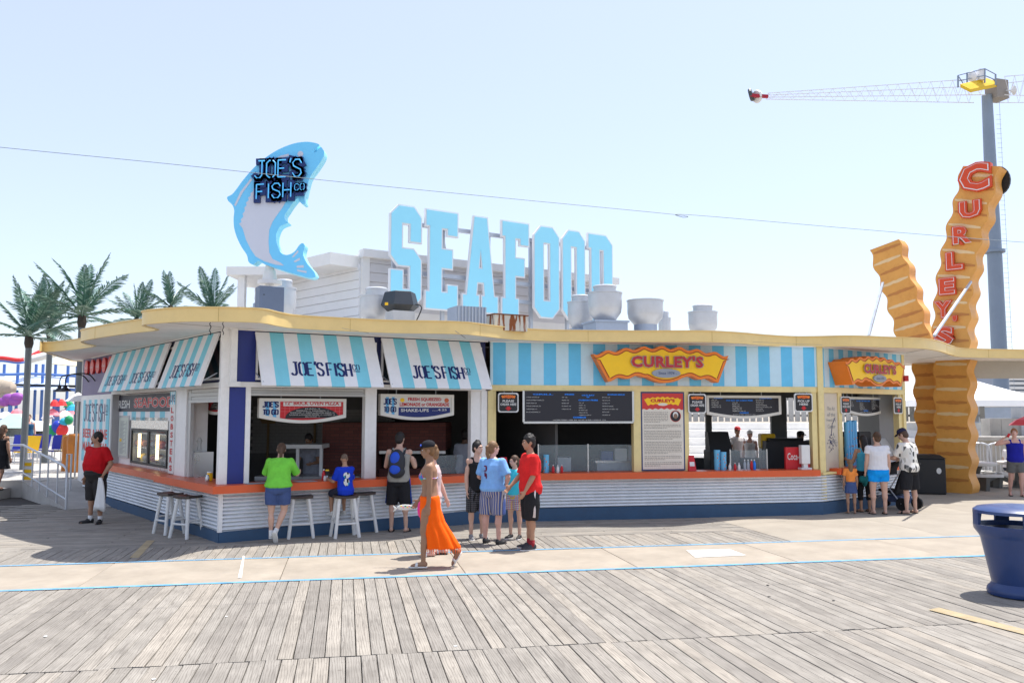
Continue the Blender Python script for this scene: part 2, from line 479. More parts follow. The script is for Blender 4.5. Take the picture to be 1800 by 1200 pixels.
# near boardwalk: two courses of planks between the camera and the path
m = MB(); m.add([bw(-26, -12, -.06), bw(26, -12, -.06), bw(26, .0, -.06), bw(-26, .0, -.06)], [(0, 1, 2, 3)])
walk = tag(m.build('boardwalk', M_UNDER), kind='structure')
PW = .1365
ps = PlankSet(walk)
row_l = 3.62
def in_view(pts, mx=60):
    for q in pts:
        w = q.y * _c + (q.z - EYE) * _s; v = -q.y * _s + (q.z - EYE) * _c
        if w > 1 and -mx < 900 + FOC * q.x / w < 1800 + mx and 600 - FOC * v / w < 1215: return True
    return False
rest = MB(); rest_n = 0
for row, (b0, ln) in enumerate(((-.012 - row_l / 2, row_l), (-.02 - row_l * 1.5, row_l), (-.03 - row_l * 2.5, row_l))):
    for i in range(-100, 130):
        a = i * PW + (0.043 if row == 1 else 0)
        c = bw(a, b0)
        seen = in_view([bw(a, b0 + t * ln / 2) for t in (-1, -.5, 0, .5, 1)])
        if not (seen and row < 2 and ps.n < 298):
            rest.cbox(c + Vector((0, 0, -.0225 + random.uniform(-.003, .002))), (PW - .0075, ln - .012, .045), BWROT)
        else:
            ps.put(c, ln - .012, PW - random.choice((.006, .0075, .0105)), BWROT)
tag(rest.build('plank_field', M_PLANK, walk), kind='stuff'); rest = MB()
# concrete path slabs
m = MB(); m.add([bw(-40, 0.0, -.05), bw(60, 0.0, -.05), bw(60, PATH_W, -.05), bw(-40, PATH_W, -.05)], [(0, 1, 2, 3)])
path = tag(m.build('concrete_path', M_UNDER), kind='structure')
def slab(parent, quad, z, mt, name='slab'):
    m_ = MB(); c = sum((Vector(q) for q in quad), Vector()) / 4
    m_.hexa([Vector((q[0], q[1], z - .12)) for q in quad] + [Vector((q[0], q[1], z)) for q in quad])
    o = m_.build(name, mt, loc=tuple(c)); o.parent = parent
    bv = o.modifiers.new('bevel', 'BEVEL'); bv.width = .006; bv.segments = 1
    return o
for i in range(-7, 14):
    a0 = i * 2.43 - .62; a1 = a0 + 2.422
    slab(path, [bw(a0, .004), bw(a1, .004), bw(a1, PATH_W - .004), bw(a0, PATH_W - .004)], 0.0 + (i % 3) * .0015, M_CONC)
M_BLUE = mat('blue_line_paint', srgb(98, 160, 200), .75, .3, 3, dirt=(.42, .40, .37), dirt_amt=.8)
def painted(name, label, a0, a1, b0, b1, mt, z=.0065, wob=.0):
    m_ = MB(); k = 60; top = []; bot = []
    for i in range(k + 1):
        a = a0 + (a1 - a0) * i / k
        top.append(bw(a, b1 + noise.noise((a * 1.7, 3, b1)) * wob, z)); bot.append(bw(a, b0 + noise.noise((a * 1.3, 9, b0)) * wob, z))
    m_.add(bot + top, [(i, i + 1, i + k + 2, i + k + 1) for i in range(k)])
    o = m_.build(name, mt); o['kind'] = 'structure'; o['label'] = label
    return o
painted('painted_line', 'blue painted line along the near edge of the concrete path', -17, 30, -.05, .035, M_BLUE, wob=.012)
painted('painted_line', 'thin blue painted line along the far edge of the concrete path', -17, 30, PATH_W - .01, PATH_W + .055, M_BLUE, z=.0068, wob=.012)
M_YEL = mat('yellow_line_paint', srgb(168, 151, 118), .85, .25, 4, dirt=(.32, .30, .27), dirt_amt=.9)
M_WPATCH = mat('new_concrete', (.66, .63, .59), .85, .08, 3)
def ground_quad(name, label, px4, mt, z=.0075):
    m_ = MB(); m_.add([gp(*p) + Vector((0, 0, z)) for p in px4], [(0, 1, 2, 3)])
    o = m_.build(name, mt); o['kind'] = 'structure'; o['label'] = label; return o
ground_quad('painted_line', 'faded yellow stripe across the near boards', [(1632, 1072), (1650, 1068), (1802, 1107), (1802, 1116)], M_YEL)
ground_quad('concrete_patch', 'pale square patch in the concrete path', [(1222, 980), (1206, 967), (1282, 965), (1312, 976)], M_WPATCH)
ground_quad('painted_line', 'worn yellow stripe on the boards by the corner', [(228, 980), (244, 980), (272, 950), (258, 950)], M_YEL)
ground_quad('crack_seal', 'white seam across the concrete path', [(418, 1016), (425, 1016), (430, 977), (427, 977)], M_WPATCH)

# boards between the path and the building
m = MB(); m.add([bw(-17, PATH_W, -.06), bw(9, PATH_W, -.06), bw(9, PATH_W + 12, -.06), bw(-17, PATH_W + 12, -.06)], [(0, 1, 2, 3)])
apron = tag(m.build('boardwalk_apron', M_UNDER), kind='structure')
ps2 = PlankSet(apron)
AP1 = PATH_W + 1.42
AP_END = (gp(1390, 953) - BW_O).dot(BW_E)
for i in range(-95, 80):
    a = i * PW + .03
    if a > AP_END: break
    c = bw(a, PATH_W + .006 + .7)
    if in_view([bw(a, PATH_W), bw(a, AP1)]): ps2.put(c, 1.40, PW - random.choice((.006, .0075, .0105)), BWROT)
# boards laid lengthwise under the canopy
for j in range(0, 54):
    b = AP1 + .075 + j * PW
    for k in range(-4, 3):
        a = -1.2 + k * 3.64 + (j % 3) * 1.21
        a1 = min(a + 3.632, AP_END + .07)
        if a1 - a < .04: continue
        c = bw((a + a1) / 2, b)
        if c.x > -4.5 and (c.y - 14.43) - (c.x + 4.89) * .6 > 1.3: continue
        if c.x <= -4.5 and c.x + 4.89 > -(c.y - 14.43) * .79 + 1.9: continue
        if c.x < -11.5: continue
        if in_view([c, bw(a, b), bw(a1, b)]):
            if ps2.n < 298: ps2.put(c, a1 - a, PW - .0075, BWROT + R(90))
            else: rest.cbox(c + Vector((0, 0, -.022 + random.uniform(-.003, .002))), (a1 - a, PW - .0075, .044), BWROT)
if rest.v: tag(rest.build('plank_field', M_PLANK, apron), kind='stuff')
# concrete plaza at the right and round the back
m = MB(); m.add([bw(AP_END, PATH_W + .005, -.13), bw(60, PATH_W + .005, -.13), bw(60, 40, -.13), bw(AP_END, 40, -.13)], [(0, 1, 2, 3)])
plaza = tag(m.build('plaza', M_UNDER), kind='structure')
for i in range(0, 12):
    for j in range(0, 10):
        a0 = AP_END + .09 + i * 3.04; b0 = PATH_W + .07 + j * 3.04
        slab(plaza, [bw(a0, b0), bw(a0 + 3.03, b0), bw(a0 + 3.03, b0 + 3.03), bw(a0, b0 + 3.03)], -.002 - ((i * 7 + j * 3) % 3) * .002, M_CONC2)

# ================================================================ the food stand
PC = (-4.89, 14.43); PL = (-11.11, 22.27); PB = (-0.43, 17.1); PD = (6.63, 18.43); PE = (9.76, 20.93)
SA = Seg(PL, PC); SJ = Seg(PC, PB); SK = Seg(PB, PD); SR = Seg(PD, PE)
SOF = 3.60; FASC = .225; PP = -.15          # soffit height, fascia depth, plane of posts
Z_CT, Z_CB, Z_BEAM0, Z_BEAM1 = .95, .82, 2.60, 2.69
M_WHITE = mat('white_trim_paint', (.83, .82, .80), .5, .06, 5, spec=.4, dirt=(.5, .48, .44), dirt_amt=.25)
M_CREAM = mat('cream_trim_paint', srgb(230, 211, 150), .5, .07, 5, dirt=(.42, .36, .22), dirt_amt=.25)
M_FASC = mat('fascia_yellow', srgb(234, 205, 138), .42, .07, 3, dirt=(.6, .5, .3), dirt_amt=.08)
M_SOFFIT = mat('soffit_white', (.84, .815, .785), .7, .09, 1.4, dirt=(.5, .47, .42), dirt_amt=.3)
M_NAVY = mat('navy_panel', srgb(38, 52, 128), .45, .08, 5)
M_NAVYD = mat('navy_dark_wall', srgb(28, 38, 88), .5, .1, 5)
M_PLINTH = mat('plinth_blue', srgb(54, 84, 114), .55, .12, 4, dirt=(.05, .07, .10), dirt_amt=.4)
M_ORANGE = mat('counter_orange', srgb(214, 92, 48), .35, .06, 6, dirt=(.45, .16, .07), dirt_amt=.25)
M_CORR = mat('corrugated_metal', (.80, .83, .86), .42, .10, 3, metal=.15, dirt=(.42, .44, .46), dirt_amt=.3)
M_LB = mat('stripe_light_blue', srgb(196, 226, 238), .5, .05, 5)
M_MB = mat('stripe_mid_blue', srgb(104, 196, 236), .5, .06, 5)
M_AQ = mat('awning_aqua', srgb(128, 206, 222), .55, .06, 5)
M_AW = mat('awning_white', (.82, .81, .81), .55, .05, 5)
M_INK = mat('navy_ink', srgb(22, 38, 98), .5, 0)
M_ROOFT = mat('roof_membrane', (.45, .44, .42), .9, .2, .6)
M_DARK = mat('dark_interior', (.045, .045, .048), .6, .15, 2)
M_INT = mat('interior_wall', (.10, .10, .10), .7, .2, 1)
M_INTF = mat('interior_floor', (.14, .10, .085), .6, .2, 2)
M_STEEL = mat('stainless', (.55, .56, .57), .28, .06, 4, metal=.9)
M_STEELD = mat('galvanised', (.50, .54, .60), .45, .14, 5, metal=.55)
M_BLACK = mat('black_paint', (.018, .018, .02), .5, .1, 5)
M_SHUT = mat('shutter_grey', (.50, .50, .49), .45, .08, 6, metal=.3)
M_GLASS = mat('guard_glass', (.75, .9, .92), .03, 0, spec=.5, alpha=.10)

stand = empty('seafood_stand', (0, 18, 0), 'low boardwalk food stand with wavy yellow canopy edge and orange counters', 'food stand')

# ---- plinth, corrugated skirt, counter
def skirt(seg, s0, s1, zt0, zt1):
    m = MB(); m.hexa([seg.pt(s0, 0, -.11), seg.pt(s1, 0, -.11), seg.pt(s1, -.12, -.11), seg.pt(s0, -.12, -.11), seg.pt(s0, 0, zt0), seg.pt(s1, 0, zt1), seg.pt(s1, -.12, zt1), seg.pt(s0, -.12, zt0)])
    m.build('plinth', M_PLINTH, stand)
    m = MB(); k = 130; per = .0645; vs = []; fs = []
    nx = max(2, int((s1 - s0) / .9))
    for i in range(nx + 1):
        s = s0 + (s1 - s0) * i / nx; z0 = zt0 + (zt1 - zt0) * i / nx - .01
        for j in range(k + 1):
            z = z0 + (Z_CB + .01 - z0) * j / k
            f_ = ((Z_CB - z) / per) % 1.0; o = (-.012 - .014 * (f_ / .31 - 1) ** 2 if f_ < .62 else -.026 - .065 * math.sin(math.pi * (f_ - .62) / .38) ** .8) + noise.noise((s * 2, z * 3, 1)) * .004
            vs.append(seg.pt(s, o, z))
    for i in range(nx):
        for j in range(k):
            a = i * (k + 1) + j; fs.append((a, a + k + 1, a + k + 2, a + 1))
    m.add(vs, fs); m.build('corrugated_skirt', M_CORR, stand, smooth='all')
skirt(SA, .0, SA.L - .012, .20, .175); skirt(SJ, .012, SJ.L, .175, .255); skirt(SK, 0, SK.L, .255, .255); skirt(SR, 0, SR.L, .255, .25)
for sg, s_a0, s_a1 in ((SA, SA.L - .06, SA.L + .004), (SJ, -.004, .06), (SA, SA.L - 2.62, SA.L - 2.57)):
    m = MB(); m.wbox(sg, s_a0, s_a1, .006 if s_a0 > 5 else .004, -.06, .17, Z_CB); m.build('skirt_trim', M_WHITE, stand)
def counter_poly(a, b, oa, ob, inner):
    """a counter run on one or several walls: list of outer points and inner points, ccw seen from above"""
    m = MB(); m.poly([(p.x, p.y) for p in a + b], [], (0, 0, Z_CT), (1, 0, 0), (0, 1, 0), Z_CT - Z_CB)
    return m.build('counter', M_ORANGE, stand, bevel=.012)
def corner(s1, s2, o):
    """meeting point of two walls pushed out by o"""
    p1 = s1.pt(0, o, 0); p2 = s2.pt(0, o, 0)
    d1, d2 = s1.u, s2.u
    den = d1.x * d2.y - d1.y * d2.x
    t = ((p2.x - p1.x) * d2.y - (p2.y - p1.y) * d2.x) / den
    return p1 + d1 * t
OC = .13
a_step = SA.hit(275, 846, .1)[0]
counter_poly([SA.pt(a_step, OC + .03, 0), corner(SA, SJ, OC + .03), SJ.pt(SJ.L, OC + .03, 0)], [SJ.pt(SJ.L, -.45, 0), corner(SA, SJ, -.45), SA.pt(a_step, -.45, 0)], 0, 0, 0)
counter_poly([SA.pt(2.0, .05, 0), SA.pt(a_step - .002, .05, 0)], [SA.pt(a_step - .002, -.7, 0), SA.pt(2.0, -.7, 0)], 0, 0, 0)
counter_poly([SK.pt(.0, .12, 0), SK.pt(SK.L - .09, .12, 0)], [SK.pt(SK.L - .09, -.45, 0), SK.pt(.0, -.45, 0)], 0, 0, 0)
r_c0 = SR.hit(1477, 830, .1)[0]
counter_poly([SR.pt(r_c0, .12, 0), SR.pt(SR.L - .1, .12, 0)], [SR.pt(SR.L - .1, -.45, 0), SR.pt(r_c0, -.45, 0)], 0, 0, 0)

def wpart(name, mt, seg, s0, s1, o0, o1, z0, z1, bevel=.004):
    m = MB(); m.wbox(seg, s0, s1, o0, o1, z0, z1); return m.build(name, mt, stand, bevel=bevel)
def px2(seg, x0, x1, o=PP): return seg.sx(x0, o), seg.sx(x1, o)

# ---- Joe's front wall (SJ)
s0, s1 = px2(SJ, 387, 402); wpart('post', M_WHITE, SJ, .0, s1, PP - .16, PP, Z_CT, Z_BEAM0)      # lower corner post
s2, s3 = px2(SJ, 402, 431.5); wpart('wall_panel', M_NAVY, SJ, s2, s3, PP - .1, PP - .02, Z_CT, Z_BEAM0)
s4, s5 = px2(SJ, 431.5, 440.5); wpart('post', M_WHITE, SJ, s4, s5, PP - .14, PP + .005, Z_CT, Z_BEAM0)
s6, s7 = px2(SJ, 642, 662); wpart('post', M_WHITE, SJ, s6, s7, PP - .16, PP, Z_CT, Z_BEAM0)
s8, s9 = px2(SJ, 829, 857); wpart('post', M_WHITE, SJ, s8, s9 - .12, PP - .16, PP - .03, Z_CT, Z_BEAM0); wpart('post', M_WHITE, SJ, s9 - .14, s9, PP - .1, PP, Z_CT, Z_BEAM0)
wpart('beam', M_WHITE, SJ, .0, SJ.L - .03, PP - .16, PP + .01, Z_BEAM0, Z_BEAM1)
u0, u1 = px2(SJ, 395.5, 404.5); wpart('post', M_WHITE, SJ, 0, u1, PP - .1, PP + .012, Z_BEAM1, SOF)
u2, u3 = px2(SJ, 404.5, 447); wpart('wall_panel', M_NAVY, SJ, u1, u3, PP - .1, PP, Z_BEAM1, SOF)
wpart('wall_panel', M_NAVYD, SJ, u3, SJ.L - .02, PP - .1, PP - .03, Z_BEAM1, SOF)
def clerestory(seg, s0, s1, z0, z1):
    w = empty('x'); bpy.data.objects.remove(w)
    m = MB(); t = .035
    m.wbox(seg, s0, s1, PP - .02, PP + .02, z0, z0 + t); m.wbox(seg, s0, s1, PP - .02, PP + .02, z1 - t, z1)
    m.wbox(seg, s0, s0 + t, PP - .02, PP + .018, z0 + t, z1 - t); m.wbox(seg, s1 - t, s1, PP - .02, PP + .018, z0 + t, z1 - t)
    f = m.build('window', M_WHITE, stand)
    m = MB(); m.wbox(seg, s0 + t, s1 - t, PP - .015, PP - .008, z0 + t, z1 - t); p = m.build('pane', mat('dark_pane', (.012, .014, .02), .08, 0, spec=.6), f)
clerestory(SJ, px2(SJ, 447.5, 660)[0], px2(SJ, 447.5, 660)[1], 2.73, 3.47)
clerestory(SJ, px2(SJ, 669, 846)[0], px2(SJ, 669, 846)[1], 2.73, 3.47)

# ---- Curley's front (SK)
M_SK = [M_LB, M_MB]
k0 = SK.sx(866, PP); kend = SK.sx(1438, PP)
m = MB(); edges = [k0, SK.sx(866.5, PP)]; x = SK.sx(866.5, PP); per = SK.sx(911.5, PP) - x
m.wbox(SK, 0.02, x, PP - .08, PP, Z_BEAM1 + .03, SOF, 0)
i = 0
while x < kend - .01:
    x2 = min(x + per / 2, kend); m.wbox(SK, x, x2 - .001, PP - .08, PP + (.001 if i % 2 else 0), Z_BEAM1 + .03, SOF, 1 - i % 2); x = x2; i += 1
m.build('striped_board', M_SK, stand)
wpart('beam', M_CREAM, SK, 0.02, SK.L - .02, PP - .12, PP + .025, Z_BEAM1 - .09, Z_BEAM1 + .03)
for (xa, xb, oo) in ((857.5, 866, .03), (866, 872, .0), (1113, 1127, .02), (1200, 1210, .02), (1427, 1436, 0), (1438, 1448, .03)):
    a, b = px2(SK, xa, xb); wpart('post', M_CREAM, SK, a, b, PP - .14, PP + oo, Z_CT if xa < 1437 else .26, Z_BEAM1 - .09 if xa < 1437 else SOF)
a, b = px2(SK, 1127, 1200); wpart('wall_panel', M_CREAM, SK, a, b, PP - .1, PP - .01, Z_CT, Z_BEAM1 - .09)
# ---- right bay (SR)
m = MB(); x = 0.06; per = .40; i = 0
while x < SR.L - .02:
    x2 = min(x + per / 2, SR.L - .02); m.wbox(SR, x, x2 - .001, PP - .08, PP + (.001 if i % 2 else 0), Z_BEAM1 + .03, SOF, i % 2); x = x2; i += 1
m.build('striped_board', M_SK, stand)
wpart('beam', M_CREAM, SR, 0.03, SR.L, PP - .12, PP + .025, Z_BEAM1 - .09, Z_BEAM1 + .03)
a, b = px2(SR, 1450, 1473); r_p0, r_p1 = a, b
wpart('wall_panel', mat('cream_board', (.66, .58, .45), .6, .06, 4), SR, .05, b, PP - .1, PP - .012, Z_CT - .06, Z_BEAM1 - .09)
wpart('beam', M_CREAM, SR, .03, r_c0, PP - .1, .02, .84, .885)
a2, b2 = px2(SR, 1473, 1479); wpart('post', M_CREAM, SR, a2, b2, PP - .13, PP + .02, .885, Z_BEAM1 - .09)
wpart('post', M_CREAM, SR, SR.L - .28, SR.L - .12, PP - .2, PP - .02, Z_CT, Z_BEAM1 - .09); wpart('post', M_CREAM, SR, SR.L - .12, SR.L, PP - .2, PP + .02, .0, SOF)

# ---- left wall (SA): s grows towards the corner
def zA(px, py, o=PP): return SA.hit(px, py, o)[1]
aw = SA.sx
s_l = aw(143, PP)
m = MB(); m.wbox(SA, s_l, aw(195, PP), PP - .12, PP, -.1, 2.62); m.build('wall_panel', M_WHITE, stand)
wpart('beam', M_WHITE, SA, aw(195, PP), SA.L, PP - .16, PP + .01, Z_BEAM0, Z_BEAM1)
wpart('wall_panel', mat('mauve_board', srgb(112, 102, 138), .5, .08, 4), SA, s_l, aw(205, PP), PP - .1, PP - .005, 2.62, SOF)
wpart('post', M_WHITE, SA, s_l - .06, s_l, PP - .12, PP + .01, -.1, SOF)
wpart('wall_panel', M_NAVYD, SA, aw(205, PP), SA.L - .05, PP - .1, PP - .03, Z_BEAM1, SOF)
clerestory(SA, aw(206, PP), aw(303, PP), 2.74, 3.47); clerestory(SA, aw(309, PP), aw(386, PP), 2.74, 3.47)
wpart('post', M_WHITE, SA, aw(388, PP), SA.L - .02, PP - .1, PP + .01, Z_BEAM1, SOF)
# seafood display alcove
RO = -.34
wpart('wall_panel', mat('alcove_grey', (.42, .42, .42), .6, .06, 4), SA, aw(195, PP), aw(197, PP), RO, PP, Z_CT, Z_BEAM0)
wpart('wall_panel', M_WHITE, SA, aw(196, RO), aw(231, RO), RO - .06, RO, Z_CT, Z_BEAM0); wpart('wall_panel', M_WHITE, SA, aw(231, RO), aw(308, RO), RO - .06, RO, SA.hit(233, 732, RO)[1] + .06, Z_BEAM0)
wpart('post', M_WHITE, SA, aw(307.5, PP), aw(327, PP), PP - .42, PP, Z_CT, Z_BEAM0)
wpart('post', M_SHUT, SA, aw(327.2, PP), aw(332, PP), PP - .1, PP - .03, Z_CT, Z_BEAM0 - .02)
wpart('post', M_WHITE, SA, aw(388, PP), SA.L - .16, PP - .16, PP, Z_CT, Z_BEAM0)
# rolled shutters
def shutter(seg, s0, s1, z0, z1, o):
    m = MB(); n_ = max(2, int((z1 - z0) / .06)); h = (z1 - z0) / n_
    for i in range(n_): m.wbox(seg, s0, s1, o - .03, o + .008 * (i % 2), z0 + i * h + .003, z0 + (i + 1) * h - .003)
    m.wbox(seg, s0, s1, o - .05, o + .03, z0 - .045, z0)
    m.build('roller_shutter', M_SHUT, stand)
shutter(SA, aw(330, PP), aw(388, PP), 2.39, 2.595, PP - .04)
shutter(SJ, s5, s6, 2.50, 2.595, PP - .05)

# ---- interior
def ipt(seg, px, o): return seg.pt(seg.sx(px, PP), o, 0)
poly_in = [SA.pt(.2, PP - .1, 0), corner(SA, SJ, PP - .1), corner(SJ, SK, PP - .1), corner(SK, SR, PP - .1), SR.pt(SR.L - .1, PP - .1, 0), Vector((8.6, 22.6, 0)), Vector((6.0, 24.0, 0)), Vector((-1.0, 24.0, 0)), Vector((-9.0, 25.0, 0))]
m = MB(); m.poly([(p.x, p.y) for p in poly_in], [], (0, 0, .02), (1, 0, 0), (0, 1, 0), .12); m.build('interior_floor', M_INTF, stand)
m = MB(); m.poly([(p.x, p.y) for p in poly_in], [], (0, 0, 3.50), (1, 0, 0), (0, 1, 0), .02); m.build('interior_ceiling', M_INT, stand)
def iwall(name, mt, a, b, z0, z1, t=.1):
    sg = Seg(a, b); m_ = MB(); m_.wbox(sg, 0, sg.L, 0, -t, z0, z1); return m_.build(name, mt, stand)
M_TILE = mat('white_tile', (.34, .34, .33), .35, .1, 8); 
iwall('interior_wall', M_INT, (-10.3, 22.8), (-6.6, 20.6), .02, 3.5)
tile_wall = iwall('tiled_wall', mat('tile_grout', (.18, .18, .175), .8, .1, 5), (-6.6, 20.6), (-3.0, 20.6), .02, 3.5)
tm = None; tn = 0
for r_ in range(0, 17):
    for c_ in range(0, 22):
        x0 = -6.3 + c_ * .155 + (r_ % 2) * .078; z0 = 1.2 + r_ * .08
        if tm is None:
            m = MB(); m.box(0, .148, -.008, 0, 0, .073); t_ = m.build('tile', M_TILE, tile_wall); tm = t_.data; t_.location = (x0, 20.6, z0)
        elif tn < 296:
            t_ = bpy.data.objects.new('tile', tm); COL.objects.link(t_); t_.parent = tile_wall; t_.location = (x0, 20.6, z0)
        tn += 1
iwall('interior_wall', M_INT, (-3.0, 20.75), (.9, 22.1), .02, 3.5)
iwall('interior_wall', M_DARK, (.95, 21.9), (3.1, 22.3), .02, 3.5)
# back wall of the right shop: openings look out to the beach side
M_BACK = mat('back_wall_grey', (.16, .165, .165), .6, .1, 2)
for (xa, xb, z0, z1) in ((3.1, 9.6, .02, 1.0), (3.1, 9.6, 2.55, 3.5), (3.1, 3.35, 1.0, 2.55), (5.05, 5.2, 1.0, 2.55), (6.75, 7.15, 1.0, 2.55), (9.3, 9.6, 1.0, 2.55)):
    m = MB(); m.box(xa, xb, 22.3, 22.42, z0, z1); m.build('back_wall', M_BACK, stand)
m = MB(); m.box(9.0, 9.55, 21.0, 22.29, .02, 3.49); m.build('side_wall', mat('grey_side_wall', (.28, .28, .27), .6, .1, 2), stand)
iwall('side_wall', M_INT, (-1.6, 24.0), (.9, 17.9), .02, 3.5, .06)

# ---- canopy with its wavy edge
can_px = [(72, 616.8), (76, 617.4), (95, 616.8), (120, 614.5), (155, 610), (166, 607), (152, 604.5), (143, 600), (150, 597), (175, 592.5), (225, 585), (272, 580), (270, 577), (256, 573.5), (252, 570), (275, 567), (325, 564), (375, 564), (420, 564.5), (462, 566.5), (490, 572), (525, 576.5), (615, 581), (690, 584), (760, 585), (816, 586.5), (850, 590), (895, 595), (940, 597.5), (985, 599), (1120, 600), (1235, 600), (1297, 602.5), (1343, 606), (1390, 608.5), (1437, 608.5), (1495, 607.5), (1562, 609.5), (1618, 611.5), (1650, 616), (1672, 623), (1696, 627), (1800, 629)]
front = smooth_path([gp(x, y, SOF) for x, y in can_px], 5)
tail = [Vector((15.2, 22.0, SOF)), Vector((15.6, 25.5, SOF)), Vector((10.2, 26, SOF)), Vector((5, 25.5, SOF)), Vector((-2, 26, SOF)), Vector((-9.5, 26.5, SOF)), Vector((-12.2, 23.6, SOF)), Vector((-11.2, 20.5, SOF))]
outline = [(p.x, p.y) for p in front] + [(p.x, p.y) for p in tail]
canopy = None
m = MB(); m.poly(outline, [], (0, 0, SOF + .02), (1, 0, 0), (0, 1, 0), .02); m.build('soffit', M_SOFFIT, stand)
m = MB(); m.poly(outline, [], (0, 0, SOF + .15), (1, 0, 0), (0, 1, 0), .03); m.build('roof_deck', M_ROOFT, stand)
m = MB(); nO = len(outline); o_in = offset_poly(outline, -.04); o_ex = offset_poly(outline, .015)
ring = [(o_ex, SOF - .012), (o_ex, SOF + FASC - .02), (offset_poly(outline, .035), SOF + FASC - .018), (offset_poly(outline, .035), SOF + FASC), (o_in, SOF + FASC), (o_in, SOF - .012)]
vs_ = [(p[0], p[1], z) for pts_, z in ring for p in pts_]
m.add(vs_, [(k * nO + i, k * nO + (i + 1) % nO, ((k + 1) % 6) * nO + (i + 1) % nO, ((k + 1) % 6) * nO + i) for k in range(6) for i in range(nO)])
m.build('fascia', M_FASC, stand, smooth=True)
# beam carrying the canopy's right wing
pa = at(1652, 640, 23.9); m = MB(); m.box(12.75, 15.2, 23.75, 24.0, 3.12, SOF); m.build('beam', mat('beige_beam', (.45, .42, .37), .6, .05, 4), stand)
# soffit seams
m = MB()
for sg, o_ in ((SJ, .02), (SK, .02), (SR, .02), (SA, .02)):
    m.wbox(sg, 0, sg.L, PP + .02, PP + .05, SOF - .02, SOF)
m.build('soffit_trim', M_WHITE, stand)
M_SEAM = mat('soffit_seam', (.33, .31, .28), .8, .1, 4)
m = MB()
for k in range(-9, 17, 2):
    p = SJ.pt(k * 1.22, .0, 0); 
    q = [Vector((k * 1.22, 12.6 if k > -6 else 15, SOF - .003))]
for (p, q) in (((-5.6, 13.6), (-4.9, 14.3)), ((-2.9, 14.5), (-2.6, 15.4)), ((-1.0, 15.0), (-.9, 16.4)), ((9.4, 19.4), (9.5, 20.5)), ((-9.3, 18.4), (-8.2, 18.6)), ((11, 21.2), (11, 23.1)), ((4.9, 17.3), (6.6, 18.1))):
    m.bar(Vector((*p, SOF - .004)), Vector((*q, SOF - .004)), .014, .004)
m.build('soffit_seam', M_SEAM, stand)
acc_ = 0.0
for i in range(1, len(front) - 1):
    acc_ += (front[i] - front[i - 1]).length
    if acc_ > 2.44:
        acc_ = 0.0; t_ = (front[i + 1] - front[i - 1]).normalized(); n_o = Vector((t_.y, -t_.x, 0)); c_ = front[i] + n_o * .0165
        m = MB(); m.bar(c_ + Vector((0, 0, -.01)), c_ + Vector((0, 0, FASC - .022)), .007, .004, up=tuple(n_o)); m.build('fascia_joint', mat('joint_tan', srgb(196, 166, 100), .7, .2, 8), stand)  # thin seam strips between fascia lengths, slightly darker than the fascia yellow
M_CHAIN = mat('dark_chain', (.05, .05, .05), .5, 0, metal=.6)

# ================================================================ awnings
def awning(seg, s0, s1, out, zt, zb, label, logos, nstripe):
    """a hinged striped board: top at the wall, foot pushed out"""
    base = empty('awning', seg.pt((s0 + s1) / 2, out, zb), label, 'awning', 'striped awning boards')
    o = seg.pt(s0, out, zb); top = seg.pt(s0, PP + .055, zt)
    ux = seg.u; up = (top - o); Lh = up.length; uy = up.normalized(); nz = ux.cross(uy)
    W = s1 - s0; m = MB(); pw = W / nstripe
    for i in range(nstripe):
        m.poly([(i * pw, 0), ((i + 1) * pw, 0), ((i + 1) * pw, Lh), (i * pw, Lh)], [], o, ux, uy, .03, mi=i % 2)
    m.build('board', [M_AW, M_AQ], base)
    m = MB()
    for (x, y, w, h) in logos:
        joes_logo(m, o + ux * x * W + uy * y * Lh, ux, uy, w * W, h * Lh, h * Lh * .17, lift=.004)
    m.build('lettering', M_INK, base)
    m = MB()
    for sx_ in (s0 + .03, s1 - .03): m.tube([seg.pt(sx_, PP + .06, zb + .22), seg.pt(sx_, out - .03, zb + .06)], .011, 6)
    m.build('prop_arm', M_STEELD, base)
awning(SJ, .548, 2.742, .43, 3.56, 2.62, 'white and aqua striped awning over the brick oven pizza sign', [(.245, .20, .57, .24)], 9)
awning(SJ, 2.89, 5.005, .42, 3.56, 2.62, 'white and aqua striped awning over the lemonade sign', [(.23, .20, .58, .24)], 9)
awning(SA, 2.18, 6.73, .20, 3.56, 2.65, 'wide striped awning with two fish company names over the seafood case', [(.10, .16, .38, .22), (.57, .16, .38, .22)], 13)
awning(SA, 7.05, 9.50, .22, 3.56, 2.63, 'narrow striped awning left of the corner post', [(.22, .20, .62, .24)], 9)
for k, (x, y) in enumerate(((370, 566.5), (392.5, 566))):
    m = MB(); p = gp(x, y, SOF - .03)
    for j in range(4): m.tube([p + Vector((0, 0, -.05 * j)), p + Vector((.012 * (1 if j % 2 else -1), 0, -.05 * j - .025)), p + Vector((0, 0, -.05 * j - .05))], .008, 5)
    tag(m.build('hook_chain', M_CHAIN), ['short chain hanging from the soffit left of the corner', 'short chain hanging from the soffit at the corner post'][k], 'chain')

